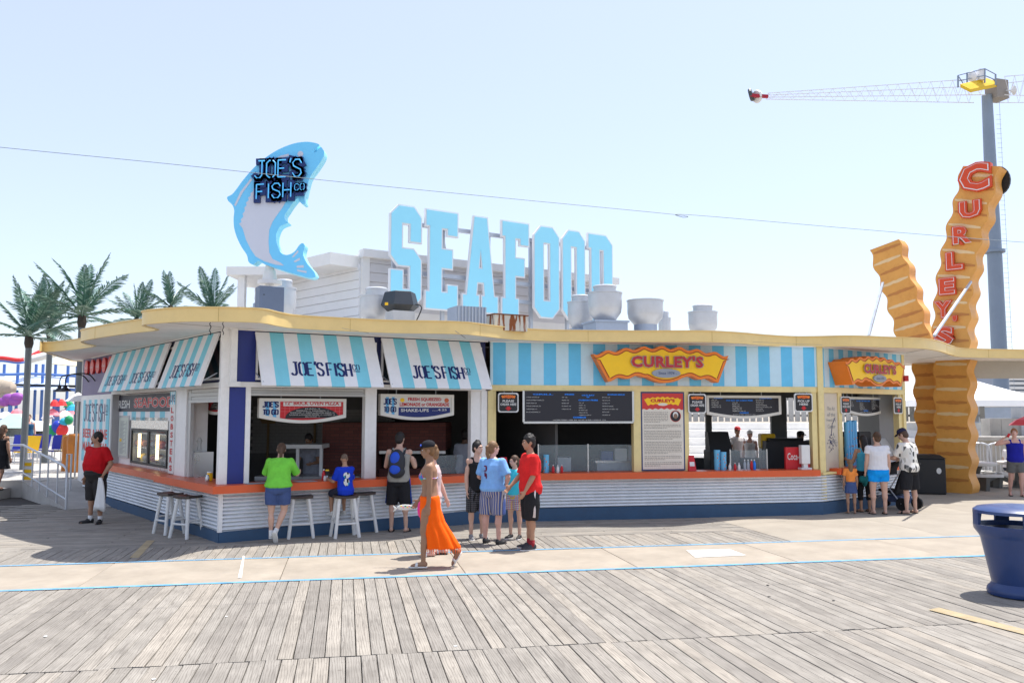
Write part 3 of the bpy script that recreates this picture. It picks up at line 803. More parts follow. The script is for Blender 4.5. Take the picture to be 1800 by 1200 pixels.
# ================================================================ hanging box signs with a bowed foot
def box_sign(name, seg, s0, s1, z0, z1, bow, out, label, cat='sign', frame=None):
    base = empty(name, seg.pt((s0 + s1) / 2, out, z0), label, cat)
    W = s1 - s0; H_ = z1 - z0
    bot = [(W * t, -bow * math.sin(math.pi * t)) for t in [i / 16 for i in range(17)]]
    outer = bot + [(W, H_), (0, H_)]
    f = .055 if W > 1 else .03
    inner = [(f + (W - 2 * f) * t, f - bow * math.sin(math.pi * t)) for t in [i / 16 for i in range(17)]] + [(W - f, H_ - f), (f, H_ - f)]
    o = seg.pt(s0, out, z0); up = Vector((0, 0, 1))
    m = MB(); m.poly(outer, [inner], o, seg.u, up, .12); m.build('frame', frame or M_SIGNW, base)
    return base, o, W, H_, f, inner
M_SIGNW = mat('sign_frame_white', (.72, .70, .64), .45, .05, 6)
M_RED = mat('print_red', srgb(196, 36, 44), .5, .04, 6); M_PRW = mat('print_white', (.70, .70, .68), .5, .03, 6)
M_PRB = mat('print_black', (.02, .02, .024), .5, .05, 6); M_PBLUE = mat('print_blue', srgb(30, 130, 235), .5, 0)
M_PAQ = mat('print_aqua', srgb(100, 176, 222), .5, .03, 6); M_YELL = mat('print_yellow', srgb(250, 200, 30), .45, .04, 6)
M_GREYP = mat('print_grey', (.30, .30, .30), .5, 0); M_NAVYP = mat('print_navy', srgb(28, 44, 110), .5, .03, 6)
M_OYEL = mat('sign_orange', srgb(236, 128, 40), .4, .05, 6)
UP = Vector((0, 0, 1))
def sheet(mb, o, ux, x0, x1, y0, y1, lift=.0, mi=0, uy=UP):
    n_ = ux.cross(uy).normalized()
    P = [Vector(o) + ux * x + uy * y + n_ * lift for x, y in ((x0, y0), (x1, y0), (x1, y1), (x0, y1))]
    mb.add(P, [(0, 1, 2, 3)], mi)
def ellipse(cx, cy, rx, ry, n_=28, a0=0, a1=2 * math.pi): return [(cx + rx * math.cos(a0 + (a1 - a0) * i / n_), cy + ry * math.sin(a0 + (a1 - a0) * i / n_)) for i in range(n_)]

def pizza_sign(seg, s0, s1, z0, z1, out, label):
    base, o, W, H_, f, inner = box_sign('menu_sign', seg, s0, s1, z0, z1, .10, out, label)
    ux = seg.u; n_ = seg.n
    o1 = o - n_ * .02
    m = MB(); m.poly(inner, [], o1, ux, UP, .02); m.build('face', M_RED, base)
    m = MB(); x = .02
    for i in range(5): sheet(m, o1, ux, f + (W * .2) * i / 5, f + (W * .2) * (i + 1) / 5 - .0005, f * .75 - .012 * i, H_ - f, .003, i % 2)
    for k in range(1, 14):
        xx = f + W * .2 + k * W * .053
        if xx < W - f: sheet(m, o1, ux, xx, xx + .006, f * .2, H_ - f, .002, 2)
    for k in range(1, 8): sheet(m, o1, ux, f + W * .2, W - f, f + k * .055, f + k * .055 + .005, .0022, 2)
    xx0, xx1 = W * .27, W * .94
    sheet(m, o1, ux, xx0, xx1, H_ * .60, H_ - f - .01, .004, 0)
    m.poly(ellipse(W * .605, .0, W * .31, H_ * .56, 24, 0, math.pi) + [(W * .295, -.015)], [], o1 + n_ * .0045, ux, UP, 0, mi=3)
    m.build('panel_print', [M_PRW, M_PAQ, mat('print_pink', srgb(220, 110, 110), .5, 0), M_PRB], base)
    m = MB()
    put_text(m, '12" BRICK OVEN PIZZA', o1 + ux * (xx0 + xx1) / 2 + UP * H_ * .66, ux, UP, w=(xx1 - xx0) * .93, h=H_ * .2, bold=.03, lift=.007, mi=0)
    for ln, (t, w_) in enumerate((('PLAIN...9', .2), ('PEPPERONI...11  MARGHERITA...11', .44), ('MUSHROOM...11  SHRIMP and ROASTED GARLIC...14', .6), ('SAUSAGE and ROASTED PEPPERS...13  4 CHEESE...12', .62), ('BBQ CHICKEN...13', .2))):
        put_text(m, t, o1 + ux * W * .605 + UP * (H_ * .44 - ln * H_ * .105), ux, UP, w=W * w_ * .85, h=H_ * .055, lift=.007, mi=1)
    a, wa = stroke_lines("JOE'S"); b, wb = stroke_lines('TO GO')
    sc = W * .17 / wa
    stencil(m, a, o1 + ux * (f + .015) + UP * H_ * .55, ux, UP, sc, H_ * .26 / 1.6, .03, lift=.007, mi=2)
    stencil(m, b, o1 + ux * (f + .02) + UP * H_ * .17, ux, UP, W * .165 / wb, H_ * .24 / 1.6, .028, lift=.007, mi=2)
    m.build('lettering', [M_RED, M_PRW, M_INK], base)
    for t in (.25, .7): m = MB(); m.tube([o + ux * W * t + UP * H_ - n_ * .06, o + ux * W * t + UP * (Z_BEAM0 + .02 - z0) - n_ * .06], .008, 6); m.build('hanger', M_STEELD, base)

zt = SJ.hit(530, 694, -.3)
pa, pb = SJ.hit(455, 734, -.3), SJ.hit(609, 696, -.3)
pizza_sign(SJ, pa[0], pb[0], SJ.hit(455, 729, -.3)[1] - .05, 2.415, -.3, 'red brick oven pizza menu sign hanging over the wide window')
qa = SA.hit(353, 727, -.6)[0]
pizza_sign(SA, qa, qa + 1.6, 2.22, 2.52, -.6, 'second pizza menu sign glimpsed inside the left window by the corner post')
def lemonade():
    s0 = SJ.hit(669, 720, -.25)[0]; s1 = SJ.hit(798, 720, -.25)[0]; z0 = SJ.hit(669, 729.5, -.25)[1]; z1 = SJ.hit(669, 692, -.25)[1]
    base, o, W, H_, f, inner = box_sign('menu_sign', SJ, s0, s1, z0, z1, .095, -.25, 'white lemonade and orangeade menu sign hanging beside the yellow post')
    ux = SJ.u; n_ = SJ.n; o1 = o - n_ * .02
    m = MB(); m.poly(inner, [], o1, ux, UP, .02); m.build('face', M_PRW, base)
    m = MB()
    for i in range(5): sheet(m, o1, ux, f + W * .19 * i / 5, f + W * .19 * (i + 1) / 5 - .0005, f * .75 - .012 * i, H_ - f, .003, i % 2)
    m.poly([(W * .24 + (W * .71) * t, f * .6 - .09 * math.sin(math.pi * (.22 + .72 * t))) for t in [i / 12 for i in range(13)]] + [(W * .95, H_ * .37), (W * .24, H_ * .37)], [], o1 + n_ * .004, ux, UP, 0, mi=2)
    m.poly(ellipse(W * .29, H_ * .72, W * .03, H_ * .1), [], o1 + n_ * .004, ux, UP, 0, mi=3); m.poly(ellipse(W * .90, H_ * .72, W * .032, H_ * .11), [], o1 + n_ * .004, ux, UP, 0, mi=4)
    m.build('panel_print', [M_PRW, M_PAQ, M_NAVYP, M_YELL, mat('print_orange', srgb(205, 100, 60), .5, 0)], base)
    m = MB()
    put_text(m, 'FRESH SQUEEZED', o1 + ux * W * .595 + UP * H_ * .66, ux, UP, w=W * .46, h=H_ * .18, bold=.03, lift=.007, mi=0)
    put_text(m, 'LEMONADE or ORANGEADE', o1 + ux * W * .595 + UP * H_ * .43, ux, UP, w=W * .68, h=H_ * .17, bold=.03, lift=.007, mi=0)
    put_text(m, 'SHAKE-UPS', o1 + ux * W * .46 + UP * H_ * .16, ux, UP, w=W * .38, h=H_ * .15, bold=.02, lift=.007, mi=1)
    put_text(m, '.....4.25', o1 + ux * W * .80 + UP * H_ * .21, ux, UP, w=W * .2, h=H_ * .10, bold=.01, lift=.007, mi=1)
    a, wa = stroke_lines("JOE'S"); b, wb = stroke_lines('TO GO')
    stencil(m, a, o1 + ux * (f + .015) + UP * H_ * .52, ux, UP, W * .165 / wa, H_ * .25 / 1.6, .026, lift=.007, mi=2)
    stencil(m, b, o1 + ux * (f + .02) + UP * H_ * .16, ux, UP, W * .155 / wb, H_ * .23 / 1.6, .024, lift=.007, mi=2)
    m.build('lettering', [M_RED, M_PRW, M_INK], base)
    m = MB()
    for t in (.22, .76): m = MB(); m.tube([o + ux * W * t + UP * H_ - n_ * .06, o + ux * W * t + UP * (Z_BEAM0 + .02 - z0) - n_ * .06], .008, 6); m.build('hanger', M_STEELD, base)

lemonade()

# ================================================================ Curley's signs
def curly_outline(k=72, wave=.011, n_=7.5, inset=0.0):
    top = []; bot = []
    for i in range(k + 1):
        t = i / k
        top.append((t, .185 + .052 * math.sin(math.pi * t) + wave * math.cos(2 * math.pi * n_ * (t - .5))))
    for i in range(k + 1):
        t = i / k; x = .105 + .815 * t; d = abs(x - .522)
        y = .0 + .038 * math.sin(math.pi * t) ** .8 + wave * .8 * math.cos(2 * math.pi * n_ * .82 * (t - .5) + math.pi)
        if d < .15: y = min(y, -.012 + .05 * (d / .15) ** 2)
        bot.append((x, y))
    return bot + top[::-1]
def marquee(seg, s0, W, z0, out, th, label):
    base = empty('marquee_sign', seg.pt(s0 + W / 2, out, z0), label, 'sign', 'fry box marquee signs')
    o = seg.pt(s0, out, z0); ux = seg.u; n_ = seg.n
    sh = [(x * W, y * W) for x, y in curly_outline()]
    m = MB(); m.poly(sh, [], o, ux, UP, th); m.build('body', M_OYEL, base)
    ins = offset_poly(sh, -W * .024)
    m = MB(); m.poly(offset_poly(ins, W * .006), [], o + n_ * .004, ux, UP, 0, mi=1); m.poly(ins, [], o + n_ * .008, ux, UP, 0, mi=0)
    m.build('face', [M_YELL, mat('sign_brown', srgb(150, 50, 20), .5, 0)], base)
    m = MB(); m.poly(ellipse(W * .525, W * .055, W * .105, W * .032), [], o + n_ * .045, ux, UP, .035); pl = m.build('plaque', mat('plaque_grey', (.30, .33, .38), .5, .05, 6), base)
    m = MB(); put_text(m, '- Since 1974 -', o + ux * W * .525 + UP * W * .046 + n_ * .045, ux, UP, w=W * .15, h=W * .02, lift=.003); m.build('lettering', M_INK, pl)
    m = MB(); c = o + ux * W * .535 + UP * W * .092 + n_ * .045
    put_text(m, "CURLEY'S", c, ux, UP, w=W * .545, h=W * .088, bold=.07, lift=.0, mi=0, spacing=1.08)
    put_text(m, "CURLEY'S", c + UP * W * .004, ux, UP, w=W * .53, h=W * .08, bold=.035, lift=.006, mi=1, spacing=1.08)
    m.build('lettering', [mat('letter_edge_grey', (.33, .27, .27), .5, 0), mat('letter_red', srgb(184, 44, 52), .45, 0)], base)
km = SK.hit(1043.5, 669, .1)
marquee(SK, SK.hit(1043.5, 669, .12)[0], SK.hit(1281, 640, .12)[0] - SK.hit(1043.5, 640, .12)[0], SK.hit(1070, 669, .12)[1], .12, .24, 'yellow and orange wavy marquee sign on the wide striped front')
ra = SR.hit(1487, 668, .28)[0]; rb = SR.hit(1592, 668, .28)[0]
marquee(SR, ra, rb - ra, SR.hit(1510, 675, .28)[1], .28, .42, 'yellow and orange wavy marquee sign over the right bay')

MINI = [(x, y) for x, y in curly_outline(40, .016)]
def order_sign(seg, px0, px1, py0, py1, out, words, label):
    (s0, zt_), (s1, zb_) = seg.hit(px0, py0, out), seg.hit(px1, py1, out)
    s1 = seg.hit(px1, py0, out)[0]; zb_ = seg.hit(px0, py1, out)[1]
    base = empty('order_sign', seg.pt((s0 + s1) / 2, out, zb_), label, 'sign', 'black order and pick-up signs')
    W, H_ = s1 - s0, zt_ - zb_; o = seg.pt(s0, out, zb_); ux = seg.u; n_ = seg.n; r = .03
    rr = lambda i: [(i + r, i), (W - i - r, i), (W - i, i + r), (W - i, H_ - i - r), (W - i - r, H_ - i), (i + r, H_ - i), (i, H_ - i - r), (i, i + r)]
    m = MB(); m.poly(rr(0), [], o, ux, UP, .02); m.build('frame', M_PRW, base)
    m = MB(); m.poly(rr(W * .055), [], o + n_ * .003, ux, UP, 0, mi=0)
    sc = W * .72; m.poly([(W * .14 + x * sc, H_ * .72 + y * sc * .9) for x, y in MINI], [], o + n_ * .005, ux, UP, 0, mi=1)
    ax, ay = W * .5, H_ * .20; q = W * .16
    m.poly([(ax, ay - q * .75), (ax + q, ay + .1 * q), (ax + q * .5, ay + .1 * q), (ax + q * .5, ay + q * .6), (ax - q * .5, ay + q * .6), (ax - q * .5, ay + .1 * q), (ax - q, ay + .1 * q)], [], o + n_ * .005, ux, UP, 0, mi=2)
    m.build('panel_print', [M_PRB, M_OYEL, M_RED], base)
    m = MB()
    put_text(m, "CURLEY'S", o + ux * W * .5 + UP * H_ * .755, ux, UP, w=W * .44, h=H_ * .075, bold=.03, lift=.008, mi=1)
    put_text(m, words[0], o + ux * W * .5 + UP * H_ * .52, ux, UP, w=W * (.56 if len(words[0]) < 7 else .64), h=H_ * .12, bold=.02, lift=.008, mi=0)
    put_text(m, words[1], o + ux * W * .5 + UP * H_ * .35, ux, UP, w=W * (.78 if len(words[1]) > 5 else .46), h=H_ * .12, bold=.02, lift=.008, mi=0)
    m.build('lettering', [M_PRW, M_RED], base)
    m = MB()
    for t in (.3, .7): m = MB(); m.tube([o + ux * W * t + UP * H_ - n_ * .01, o + ux * W * t + UP * (Z_BEAM1 - .08 - zb_) - n_ * .01], .005, 5); m.build('hanger', M_STEELD, base)

order_sign(SK, 875.5, 911.5, 690, 724.5, -.05, ('PLEASE', 'ORDER HERE'), 'black please order here sign beside the yellow post at the grill window')
order_sign(SK, 1209.5, 1241, 692, 726, -.05, ('PLEASE', 'ORDER HERE'), 'black please order here sign beside the cream story poster')
order_sign(SK, 1396, 1428, 691, 723.5, -.05, ('PICK-UP', 'HERE'), 'black pick-up here sign at the right end of the wide front')
order_sign(SR, 1478, 1494.5, 696.5, 727, -.1, ('PLEASE', 'ORDER HERE'), 'black please order here sign in the right bay window')
order_sign(SR, 1571, 1586, 698, 727, -.1, ('PICK-UP', 'HERE'), 'black pick-up here sign in the right bay window')

COL1 = ['1/4 POUND HOT DOG...4.25', 'SAUSAGE w/PEPPERS & ONIONS...7.25', 'CHEESE STEAK...8.25', 'CHICKEN CHEESE STEAK...8.25', 'CHEESE BURGER...6.25', 'BACON CHEESE BURGER...6.75']
COL2 = ['CUP...3.25', 'BUCKET...6.25', 'BARREL...8.25', 'FRY BASKET...7.25', 'CHEESE...ADD 1.00']
COL3 = ['CUP...4.25', 'BUCKET...7.25', 'BARREL...9.25', 'FRY BASKET...8.25', 'CHEESE...ADD 1.00', 'CRABBER SAUCE...ADD 1.00']
COL4 = ['REG SODA...2.25', 'MED SODA...2.75', 'LG SODA...3.25', 'LEMONADE OR ORANGEADE', 'SHAKE UP...4.25  REFILL...2.00', 'BOTTLED WATER', 'GATORADE...3.00']
def menu_text(m, o, ux, n_, W, H_, y0, dy, cols, h):
    for (x, lines, head, hw) in cols:
        if head: put_text(m, head, o + ux * W * (x + hw * .5) + UP * H_ * (y0 + dy * .9), ux, UP, w=W * hw * .62, h=h * 1.5, bold=.05, lift=.005, mi=1)
        for i, t in enumerate(lines):
            put_text(m, t, o + ux * W * x + UP * H_ * (y0 - dy * i), ux, UP, w=min(W * hw, h * .62 * len(t)), h=h, lift=.005, align='L', mi=0)
def big_menu():
    s0 = SK.hit(920.5, 700, -.08)[0]; s1 = SK.hit(1113, 700, -.08)[0]; z0 = SK.hit(920, 741.5, -.08)[1]; z1 = Z_BEAM1 - .085
    base = empty('menu_board', SK.pt((s0 + s1) / 2, -.08, z0), 'large black grill menu board hung below the yellow beam', 'menu board')
    W, H_ = s1 - s0, z1 - z0; o = SK.pt(s0, -.1, z0); ux = SK.u; n_ = SK.n
    m = MB(); m.wbox(SK, s0, s1, -.1, -.13, z0, z1); m.build('panel', mat('menu_black', (.022, .022, .03), .45, .05, 4), base)
    m = MB(); m.wbox(SK, s0, s1, -.085, -.131, z0 - .03, z0 + .012); m.wbox(SK, s0 - .02, s0 + .02, -.086, -.132, z0, z1); m.wbox(SK, s1 - .02, s1 + .02, -.086, -.132, z0, z1); m.build('frame', M_STEEL, base)
    m = MB()
    menu_text(m, o, ux, n_, W, H_, .78, .095, [(.025, COL1, 'GRILL', .3), (.345, COL2, 'FRIES', .14)], .018)
    menu_text(m, o, ux, n_, W, H_, .60, .078, [(.50, COL3, None, .19)], .017)
    menu_text(m, o, ux, n_, W, H_, .78, .095, [(.715, COL4, 'DRINKS', .26)], .018)
    for t, y, w_ in (('OLD BAY', .84, .12), ('or', .78, .03), ('CUBAN FRIES', .68, .18)): put_text(m, t, o + ux * W * .585 + UP * H_ * y, ux, UP, w=W * w_, h=.03, bold=.05, lift=.005, mi=1)
    put_text(m, 'COMBOS', o + ux * W * .505 + UP * H_ * .12, ux, UP, w=W * .12, h=.034, bold=.06, lift=.005, mi=1)
    put_text(m, 'CHICKEN FINGERS + FRIES...8.00   BUCKET OF FRIES + SHAKE UP...10.00', o + ux * W * .505 + UP * H_ * .045, ux, UP, w=W * .48, h=.022, lift=.005, mi=0)
    m.build('lettering', [M_PRW, M_PBLUE], base)
big_menu()
def bowed_menu(seg, px0, px1, pyt, pyb, out, label):
    s0, s1 = seg.hit(px0, 700, out)[0], seg.hit(px1, 700, out)[0]; z0 = seg.hit(px0, pyb, out)[1]; z1 = seg.hit(px0, pyt, out)[1]
    base, o, W, H_, f, inner = box_sign('menu_board', seg, s0, s1, z0, z1, .09, out, label, 'menu board')
    ux, n_ = seg.u, seg.n; o1 = o - n_ * .02
    m = MB(); m.poly(inner, [], o1, ux, UP, .02); m.build('panel', MATS['menu_black'], base)
    m = MB(); h = .02
    menu_text(m, o1, ux, n_, W, H_, .74, .095, [(.07, COL2, 'FRIES', .18), (.66, COL4, 'DRINKS', .27)], h)
    menu_text(m, o1, ux, n_, W, H_, .60, .09, [(.345, COL3, None, .2)], h)
    put_text(m, 'OLD BAY OR CUBAN FRIES', o1 + ux * W * .44 + UP * H_ * .70, ux, UP, w=W * .36, h=.03, bold=.05, lift=.005, mi=1)
    put_text(m, 'COMBOS', o1 + ux * W * .5 + UP * H_ * .05, ux, UP, w=W * .12, h=.028, bold=.05, lift=.005, mi=1)
    put_text(m, 'BUCKET OF FRIES + SHAKE UP...10.00', o1 + ux * W * .5 - UP * H_ * .04, ux, UP, w=W * .3, h=.02, lift=.005, mi=0)
    m.build('lettering', [M_PRW, M_PBLUE], base)
    m = MB()
    for t in (.2, .75): m = MB(); m.tube([o + ux * W * t + UP * H_ - n_ * .06, o + ux * W * t + UP * (Z_BEAM1 - .08 - z0) - n_ * .06], .009, 6); m.build('hanger', M_PRW, base)

bowed_menu(SK, 1242, 1373, 694.5, 728, -.45, 'bowed black menu board with white frame in the wide fry window')
bowed_menu(SR, 1488, 1555, 697, 724, -.5, 'bowed black menu board with white frame in the right bay')

def story_poster():
    s0 = SK.hit(1125.5, 700, PP)[0]; s1 = SK.hit(1202, 700, PP)[0]; z0 = Z_CT + .012; z1 = Z_BEAM1 - .095
    base = empty('story_poster', SK.pt((s0 + s1) / 2, PP, z0), 'tall cream poster with red head and round portrait between two windows', 'poster')
    W, H_ = s1 - s0, z1 - z0; o = SK.pt(s0, PP + .025, z0); ux, n_ = SK.u, SK.n
    m = MB(); m.wbox(SK, s0, s1, PP - .008, PP + .023, z0, z1); m.build('frame', mat('poster_navy', srgb(60, 70, 110), .5, 0), base)
    m = MB(); b_ = .03; yw = H_ * .775
    sheet(m, o, ux, b_, W - b_, b_, H_ - b_, .0, 0)
    for k in range(1, 20): sheet(m, o, ux, b_ + k * .042, b_ + k * .042 + .004, b_, yw, .001, 4)
    m.poly([(b_, H_ - b_), (b_, yw)] + [(b_ + (W - 2 * b_) * i / 48, yw + .012 * math.sin(i / 48 * 14 * math.pi) + .015 * math.sin(math.pi * i / 48)) for i in range(49)] + [(W - b_, H_ - b_)], [], o + n_ * .002, ux, UP, 0, mi=1)
    sc = W * .86; m.poly([(W * .07 + x * sc, H_ * .83 + y * sc * .85) for x, y in MINI], [], o + n_ * .004, ux, UP, 0, mi=2)
    m.poly(ellipse(W * .5, H_ * .84, W * .11, H_ * .018), [], o + n_ * .006, ux, UP, 0, mi=0)
    m.poly(ellipse(W * .79, H_ * .69, W * .125, W * .125), [], o + n_ * .003, ux, UP, 0, mi=1); m.poly(ellipse(W * .79, H_ * .69, W * .115, W * .115), [], o + n_ * .004, ux, UP, 0, mi=3)
    m.poly(ellipse(W * .79, H_ * .705, W * .06, W * .075), [], o + n_ * .005, ux, UP, 0, mi=5); m.poly(ellipse(W * .79, H_ * .69, W * .045, W * .055), [], o + n_ * .006, ux, UP, 0, mi=6)
    m.build('panel_print', [mat('poster_cream', (.74, .69, .59), .6, .05, 5), mat('poster_red', srgb(204, 62, 58), .55, .04, 5), M_YELL, M_PRB, mat('poster_rule', (.62, .57, .48), .6, 0), M_PRW, mat('print_skin', (.25, .15, .1), .6, 0)], base)
    m = MB(); put_text(m, "CURLEY'S", o + ux * W * .5 + UP * H_ * .868, ux, UP, w=W * .56, h=H_ * .042, bold=.05, lift=.008, mi=0)
    rnd = random.Random(3)
    y = H_ * .735
    for para, (nl, wmax) in enumerate(((7, .55), (3, .85), (6, .85), (8, .85), (3, .85), (3, .85))):
        for l in range(nl):
            x = W * .07; x_end = W * (.07 + wmax * (1 if l < nl - 1 else rnd.uniform(.3, .8)))
            while x < x_end:
                wl_ = rnd.uniform(.02, .06); sheet(m, o, ux, x, min(x + wl_, x_end), y, y + .012, .006, 1); x += wl_ + .014
            y -= H_ * .0205
        y -= H_ * .016
    m.build('lettering', [M_RED, mat('poster_text', (.30, .27, .24), .6, 0)], base)
story_poster()
def art_board():
    base = empty('art_board', SR.pt((r_p0 + r_p1) / 2, PP, .9), 'narrow cream board with handwriting and an ink sketch left of the right bay', 'poster')
    ux, n_ = SR.u, SR.n; s0, s1 = r_p0 + .0, r_p1 - .02; W = s1 - s0; o = SR.pt(s0, PP - .004, .90); H_ = 1.68
    m = MB(); m.wbox(SR, s0, s1, PP - .006, PP - .011, .90, 2.58); m.build('panel', MATS['cream_board'], base)
    m = MB()
    for i, t in enumerate(('The Art', 'of the', 'French Fry', 'Cutter')): put_text(m, t, o + ux * W * .5 + UP * (H_ * .78 - i * .13), ux, UP, w=W * (.62 if i != 2 else .74), h=.085, lift=.004)
    m.build('lettering', M_GREYP, base)
    m = MB(); rnd = random.Random(5)
    for k in range(70):
        a = rnd.uniform(0, 6.28); r_ = rnd.uniform(.02, .2); c = o + ux * (W * .5 + r_ * math.cos(a)) + UP * (H_ * .36 + r_ * .9 * math.sin(a)); d = Vector((0, 0, 0)) + ux * rnd.uniform(-.05, .05) + UP * rnd.uniform(-.05, .05)
        m.bar(c + n_ * .003, c + d + n_ * .003, .006, .003, up=tuple(n_))
    p0 = o + ux * W * .45 + UP * H_ * .45; m.tube([p0 + n_ * .004, p0 + ux * .05 + UP * .25 + n_ * .004, p0 + ux * .18 + UP * .4 + n_ * .004], .006, 5)
    m.build('sketch', M_INK, base)
art_board()

# ================================================================ signs on the left wall
def beer_poster():
    s0, s1 = SA.sx(146, PP + .01), SA.sx(192, PP + .01); z1 = SA.hit(146, 695, PP)[1]; z0 = .9
    base = empty('wall_poster', SA.pt((s0 + s1) / 2, PP, z0), 'striped beer and wine poster on the left end of the wall', 'poster')
    ux, n_ = SA.u, SA.n; W = s1 - s0; o = SA.pt(s0, PP + .012, z0); H_ = 2.5 - z0
    m = MB(); k = 9
    for i in range(k): m.wbox(SA, s0 + W * i / k, s0 + W * (i + 1) / k - .001, PP + .002, PP + .012, z0, z0 + H_, i % 2)
    m.build('panel', [M_AQ, M_AW], base)
    m = MB(); joes_logo(m, o + ux * W * .06 + UP * H_ * .66, ux, UP, W * .9, H_ * .26, .06)
    m.build('lettering', M_INK, base)
    m = MB()
    put_text(m, 'BEER & WINE', o + ux * W * .5 + UP * H_ * .38, ux, UP, w=W * .92, h=H_ * .15, bold=.03); put_text(m, 'MARGARITAS', o + ux * W * .5 + UP * H_ * .17, ux, UP, w=W * .92, h=H_ * .15, bold=.03)
    m.build('lettering', M_RED, base)
beer_poster()
def soda_discs():
    base_s = SA.sx(146, PP)
    for i, x in enumerate((150, 160, 170, 181, 191.5)):
        s = SA.sx(x, PP + .03); z = SA.hit(x, 647 - i * 1.6, PP + .03)[1]
        b = empty('round_plaque', SA.pt(s, PP, z - .3), ('leftmost', 'second', 'third', 'fourth', 'last')[i] + ' of five red round plaques on the mauve board', 'plaque', 'red round plaques')
        m = MB(); m.poly(ellipse(s, z, .19, .19), [], SA.pt(0, PP + .06, 0), SA.u, UP, .06); m.build('disc', M_DISC, b)
        m = MB(); put_text(m, 'Coca-Cola', SA.pt(s, PP + .062, z - .04), SA.u, UP, w=.32, h=.09, lift=.003); m.build('lettering', M_PRW, b)
M_DISC = mat('disc_red', srgb(214, 50, 48), .4, .05, 6)
soda_discs()
for i, x in enumerate((146, 157)):
    s = SA.sx(x, PP); b = empty('gooseneck_lamp', SA.pt(s, PP, 2.6), ['dark gooseneck wall lamp at the very end of the mauve board', 'dark gooseneck wall lamp under the red plaques'][i], 'lamp', 'gooseneck lamps')
    m = MB(); p = SA.pt(s + .5, PP, 2.98); q = SA.pt(s, .45, 2.72)
    m.tube(smooth_path([p, p + SA.n * .2 + UP * .18, SA.pt(s + .15, .42, 3.12), q + UP * .16], 5), .016, 6); m.build('arm', M_BLACK, b)
    m = MB(); m.lathe([(.04, .16), (.05, .1), (.16, 0), (.15, -.002)], tuple(q), 12); m.build('lamp_shade', M_BLACK, b, smooth=True)
def alcove():
    o_ = RO + .012
    s0, s1 = SA.sx(204, o_), SA.sx(301, o_)
    z1 = 2.57; z0 = SA.hit(212, 723, o_)[1]
    b = empty('seafood_sign', SA.pt((s0 + s1) / 2, o_, z0), 'dark fresh seafood sign over the glass case', 'sign')
    m = MB(); m.wbox(SA, s0, s1, o_, o_ + .03, z0, z1); m.build('panel', mat('sign_charcoal', srgb(38, 40, 58), .5, .06, 5), b)
    W = s1 - s0; o = SA.pt(s0, o_ + .03, z0); H_ = z1 - z0
    m = MB(); put_text(m, 'FRESH', o + SA.u * W * .17 + UP * H_ * .2, SA.u, UP, w=W * .27, h=H_ * .5, bold=.02, mi=0)
    put_text(m, 'SEAFOOD', o + SA.u * W * .385 + UP * H_ * .2, SA.u, UP, w=W * .68, h=H_ * .62, bold=.06, lift=.003, align='L', mi=0); put_text(m, 'SEAFOOD', o + SA.u * W * .39 + UP * H_ * .22, SA.u, UP, w=W * .67, h=H_ * .58, bold=.025, lift=.006, align='L', mi=1)
    m.build('lettering', [M_PRW, M_RED], b)
    m = MB(); n_ = 12
    for i in range(n_): m.wbox(SA, s0 + W * i / n_, s0 + W * (i + 1) / n_ - .001, o_, o_ + .015, z0 - .2, z0 - .002, i % 2)
    m.build('striped_band', [M_AQ, M_AW], b)
    # glass-door display case
    s0, s1 = SA.sx(233, o_), SA.sx(297, o_); z0 = Z_CT + .003; z1 = SA.hit(233, 733, o_)[1]
    c = empty('display_case', SA.pt((s0 + s1) / 2, o_, z0), 'glass-door seafood display case with lit tubes beside the lobster post', 'display case')
    m = MB(); m.wbox(SA, s0 - .03, s1 + .03, o_, o_ - .5, z0, z0 + .06); m.wbox(SA, s0 - .03, s1 + .03, o_, o_ - .5, z1, z1 + .06); m.wbox(SA, s0 - .06, s0, o_ + .002, o_ - .5, z0 + .002, z1 + .058); m.wbox(SA, s1, s1 + .06, o_ + .002, o_ - .5, z0 + .002, z1 + .058); m.wbox(SA, s0, s1, o_ - .48, o_ - .5, z0, z1)
    m.build('cabinet', M_STEEL, c)
    mid = (s0 + s1) / 2
    for a, b2 in ((s0, mid), (mid, s1)):
        m = MB(); t = .05
        zz = z1 - .25
        m.wbox(SA, a + .01, b2 - .01, o_ + .02, o_ - .02, z0 + .06, z0 + .06 + t); m.wbox(SA, a + .01, b2 - .01, o_ + .02, o_ - .02, zz - t, zz); m.wbox(SA, a + .01, a + .01 + t, o_ + .02, o_ - .02, z0 + .06 + t, zz - t); m.wbox(SA, b2 - .01 - t, b2 - .01, o_ + .02, o_ - .02, z0 + .06 + t, zz - t)
        d = m.build('door', M_BLACK, c)
        m = MB(); m.wbox(SA, a + .06, b2 - .06, o_ - .004, o_ - .008, z0 + .11, zz - .05); m.build('pane', M_GLASS, d)
        m = MB(); m.tube([SA.pt(a + (b2 - a) * .32, o_ - .06, z0 + .2), SA.pt(a + (b2 - a) * .32, o_ - .06, zz - .12)], .035, 8); m.build('light_tube', mat('warm_tube', (1, .85, .5), .4, 0, emit=((1, .80, .42), 1.4)), c)
    m = MB(); m.wbox(SA, s0, s1, o_ + .015, o_ - .02, z1 - .25, z1); m.build('foil_valance', mat('crumpled_foil', (.6, .6, .6), .25, .2, 12, metal=.9, bump=1.0, bscale=14), c)
    rnd = random.Random(2); cols = [mat('food_red', (.45, .06, .04), .4, .2, 20), mat('food_pale', (.5, .46, .40), .5, .2, 20), mat('food_lemon', (.7, .5, .06), .5, .2, 20), mat('food_orange', (.5, .18, .08), .5, .2, 20)]
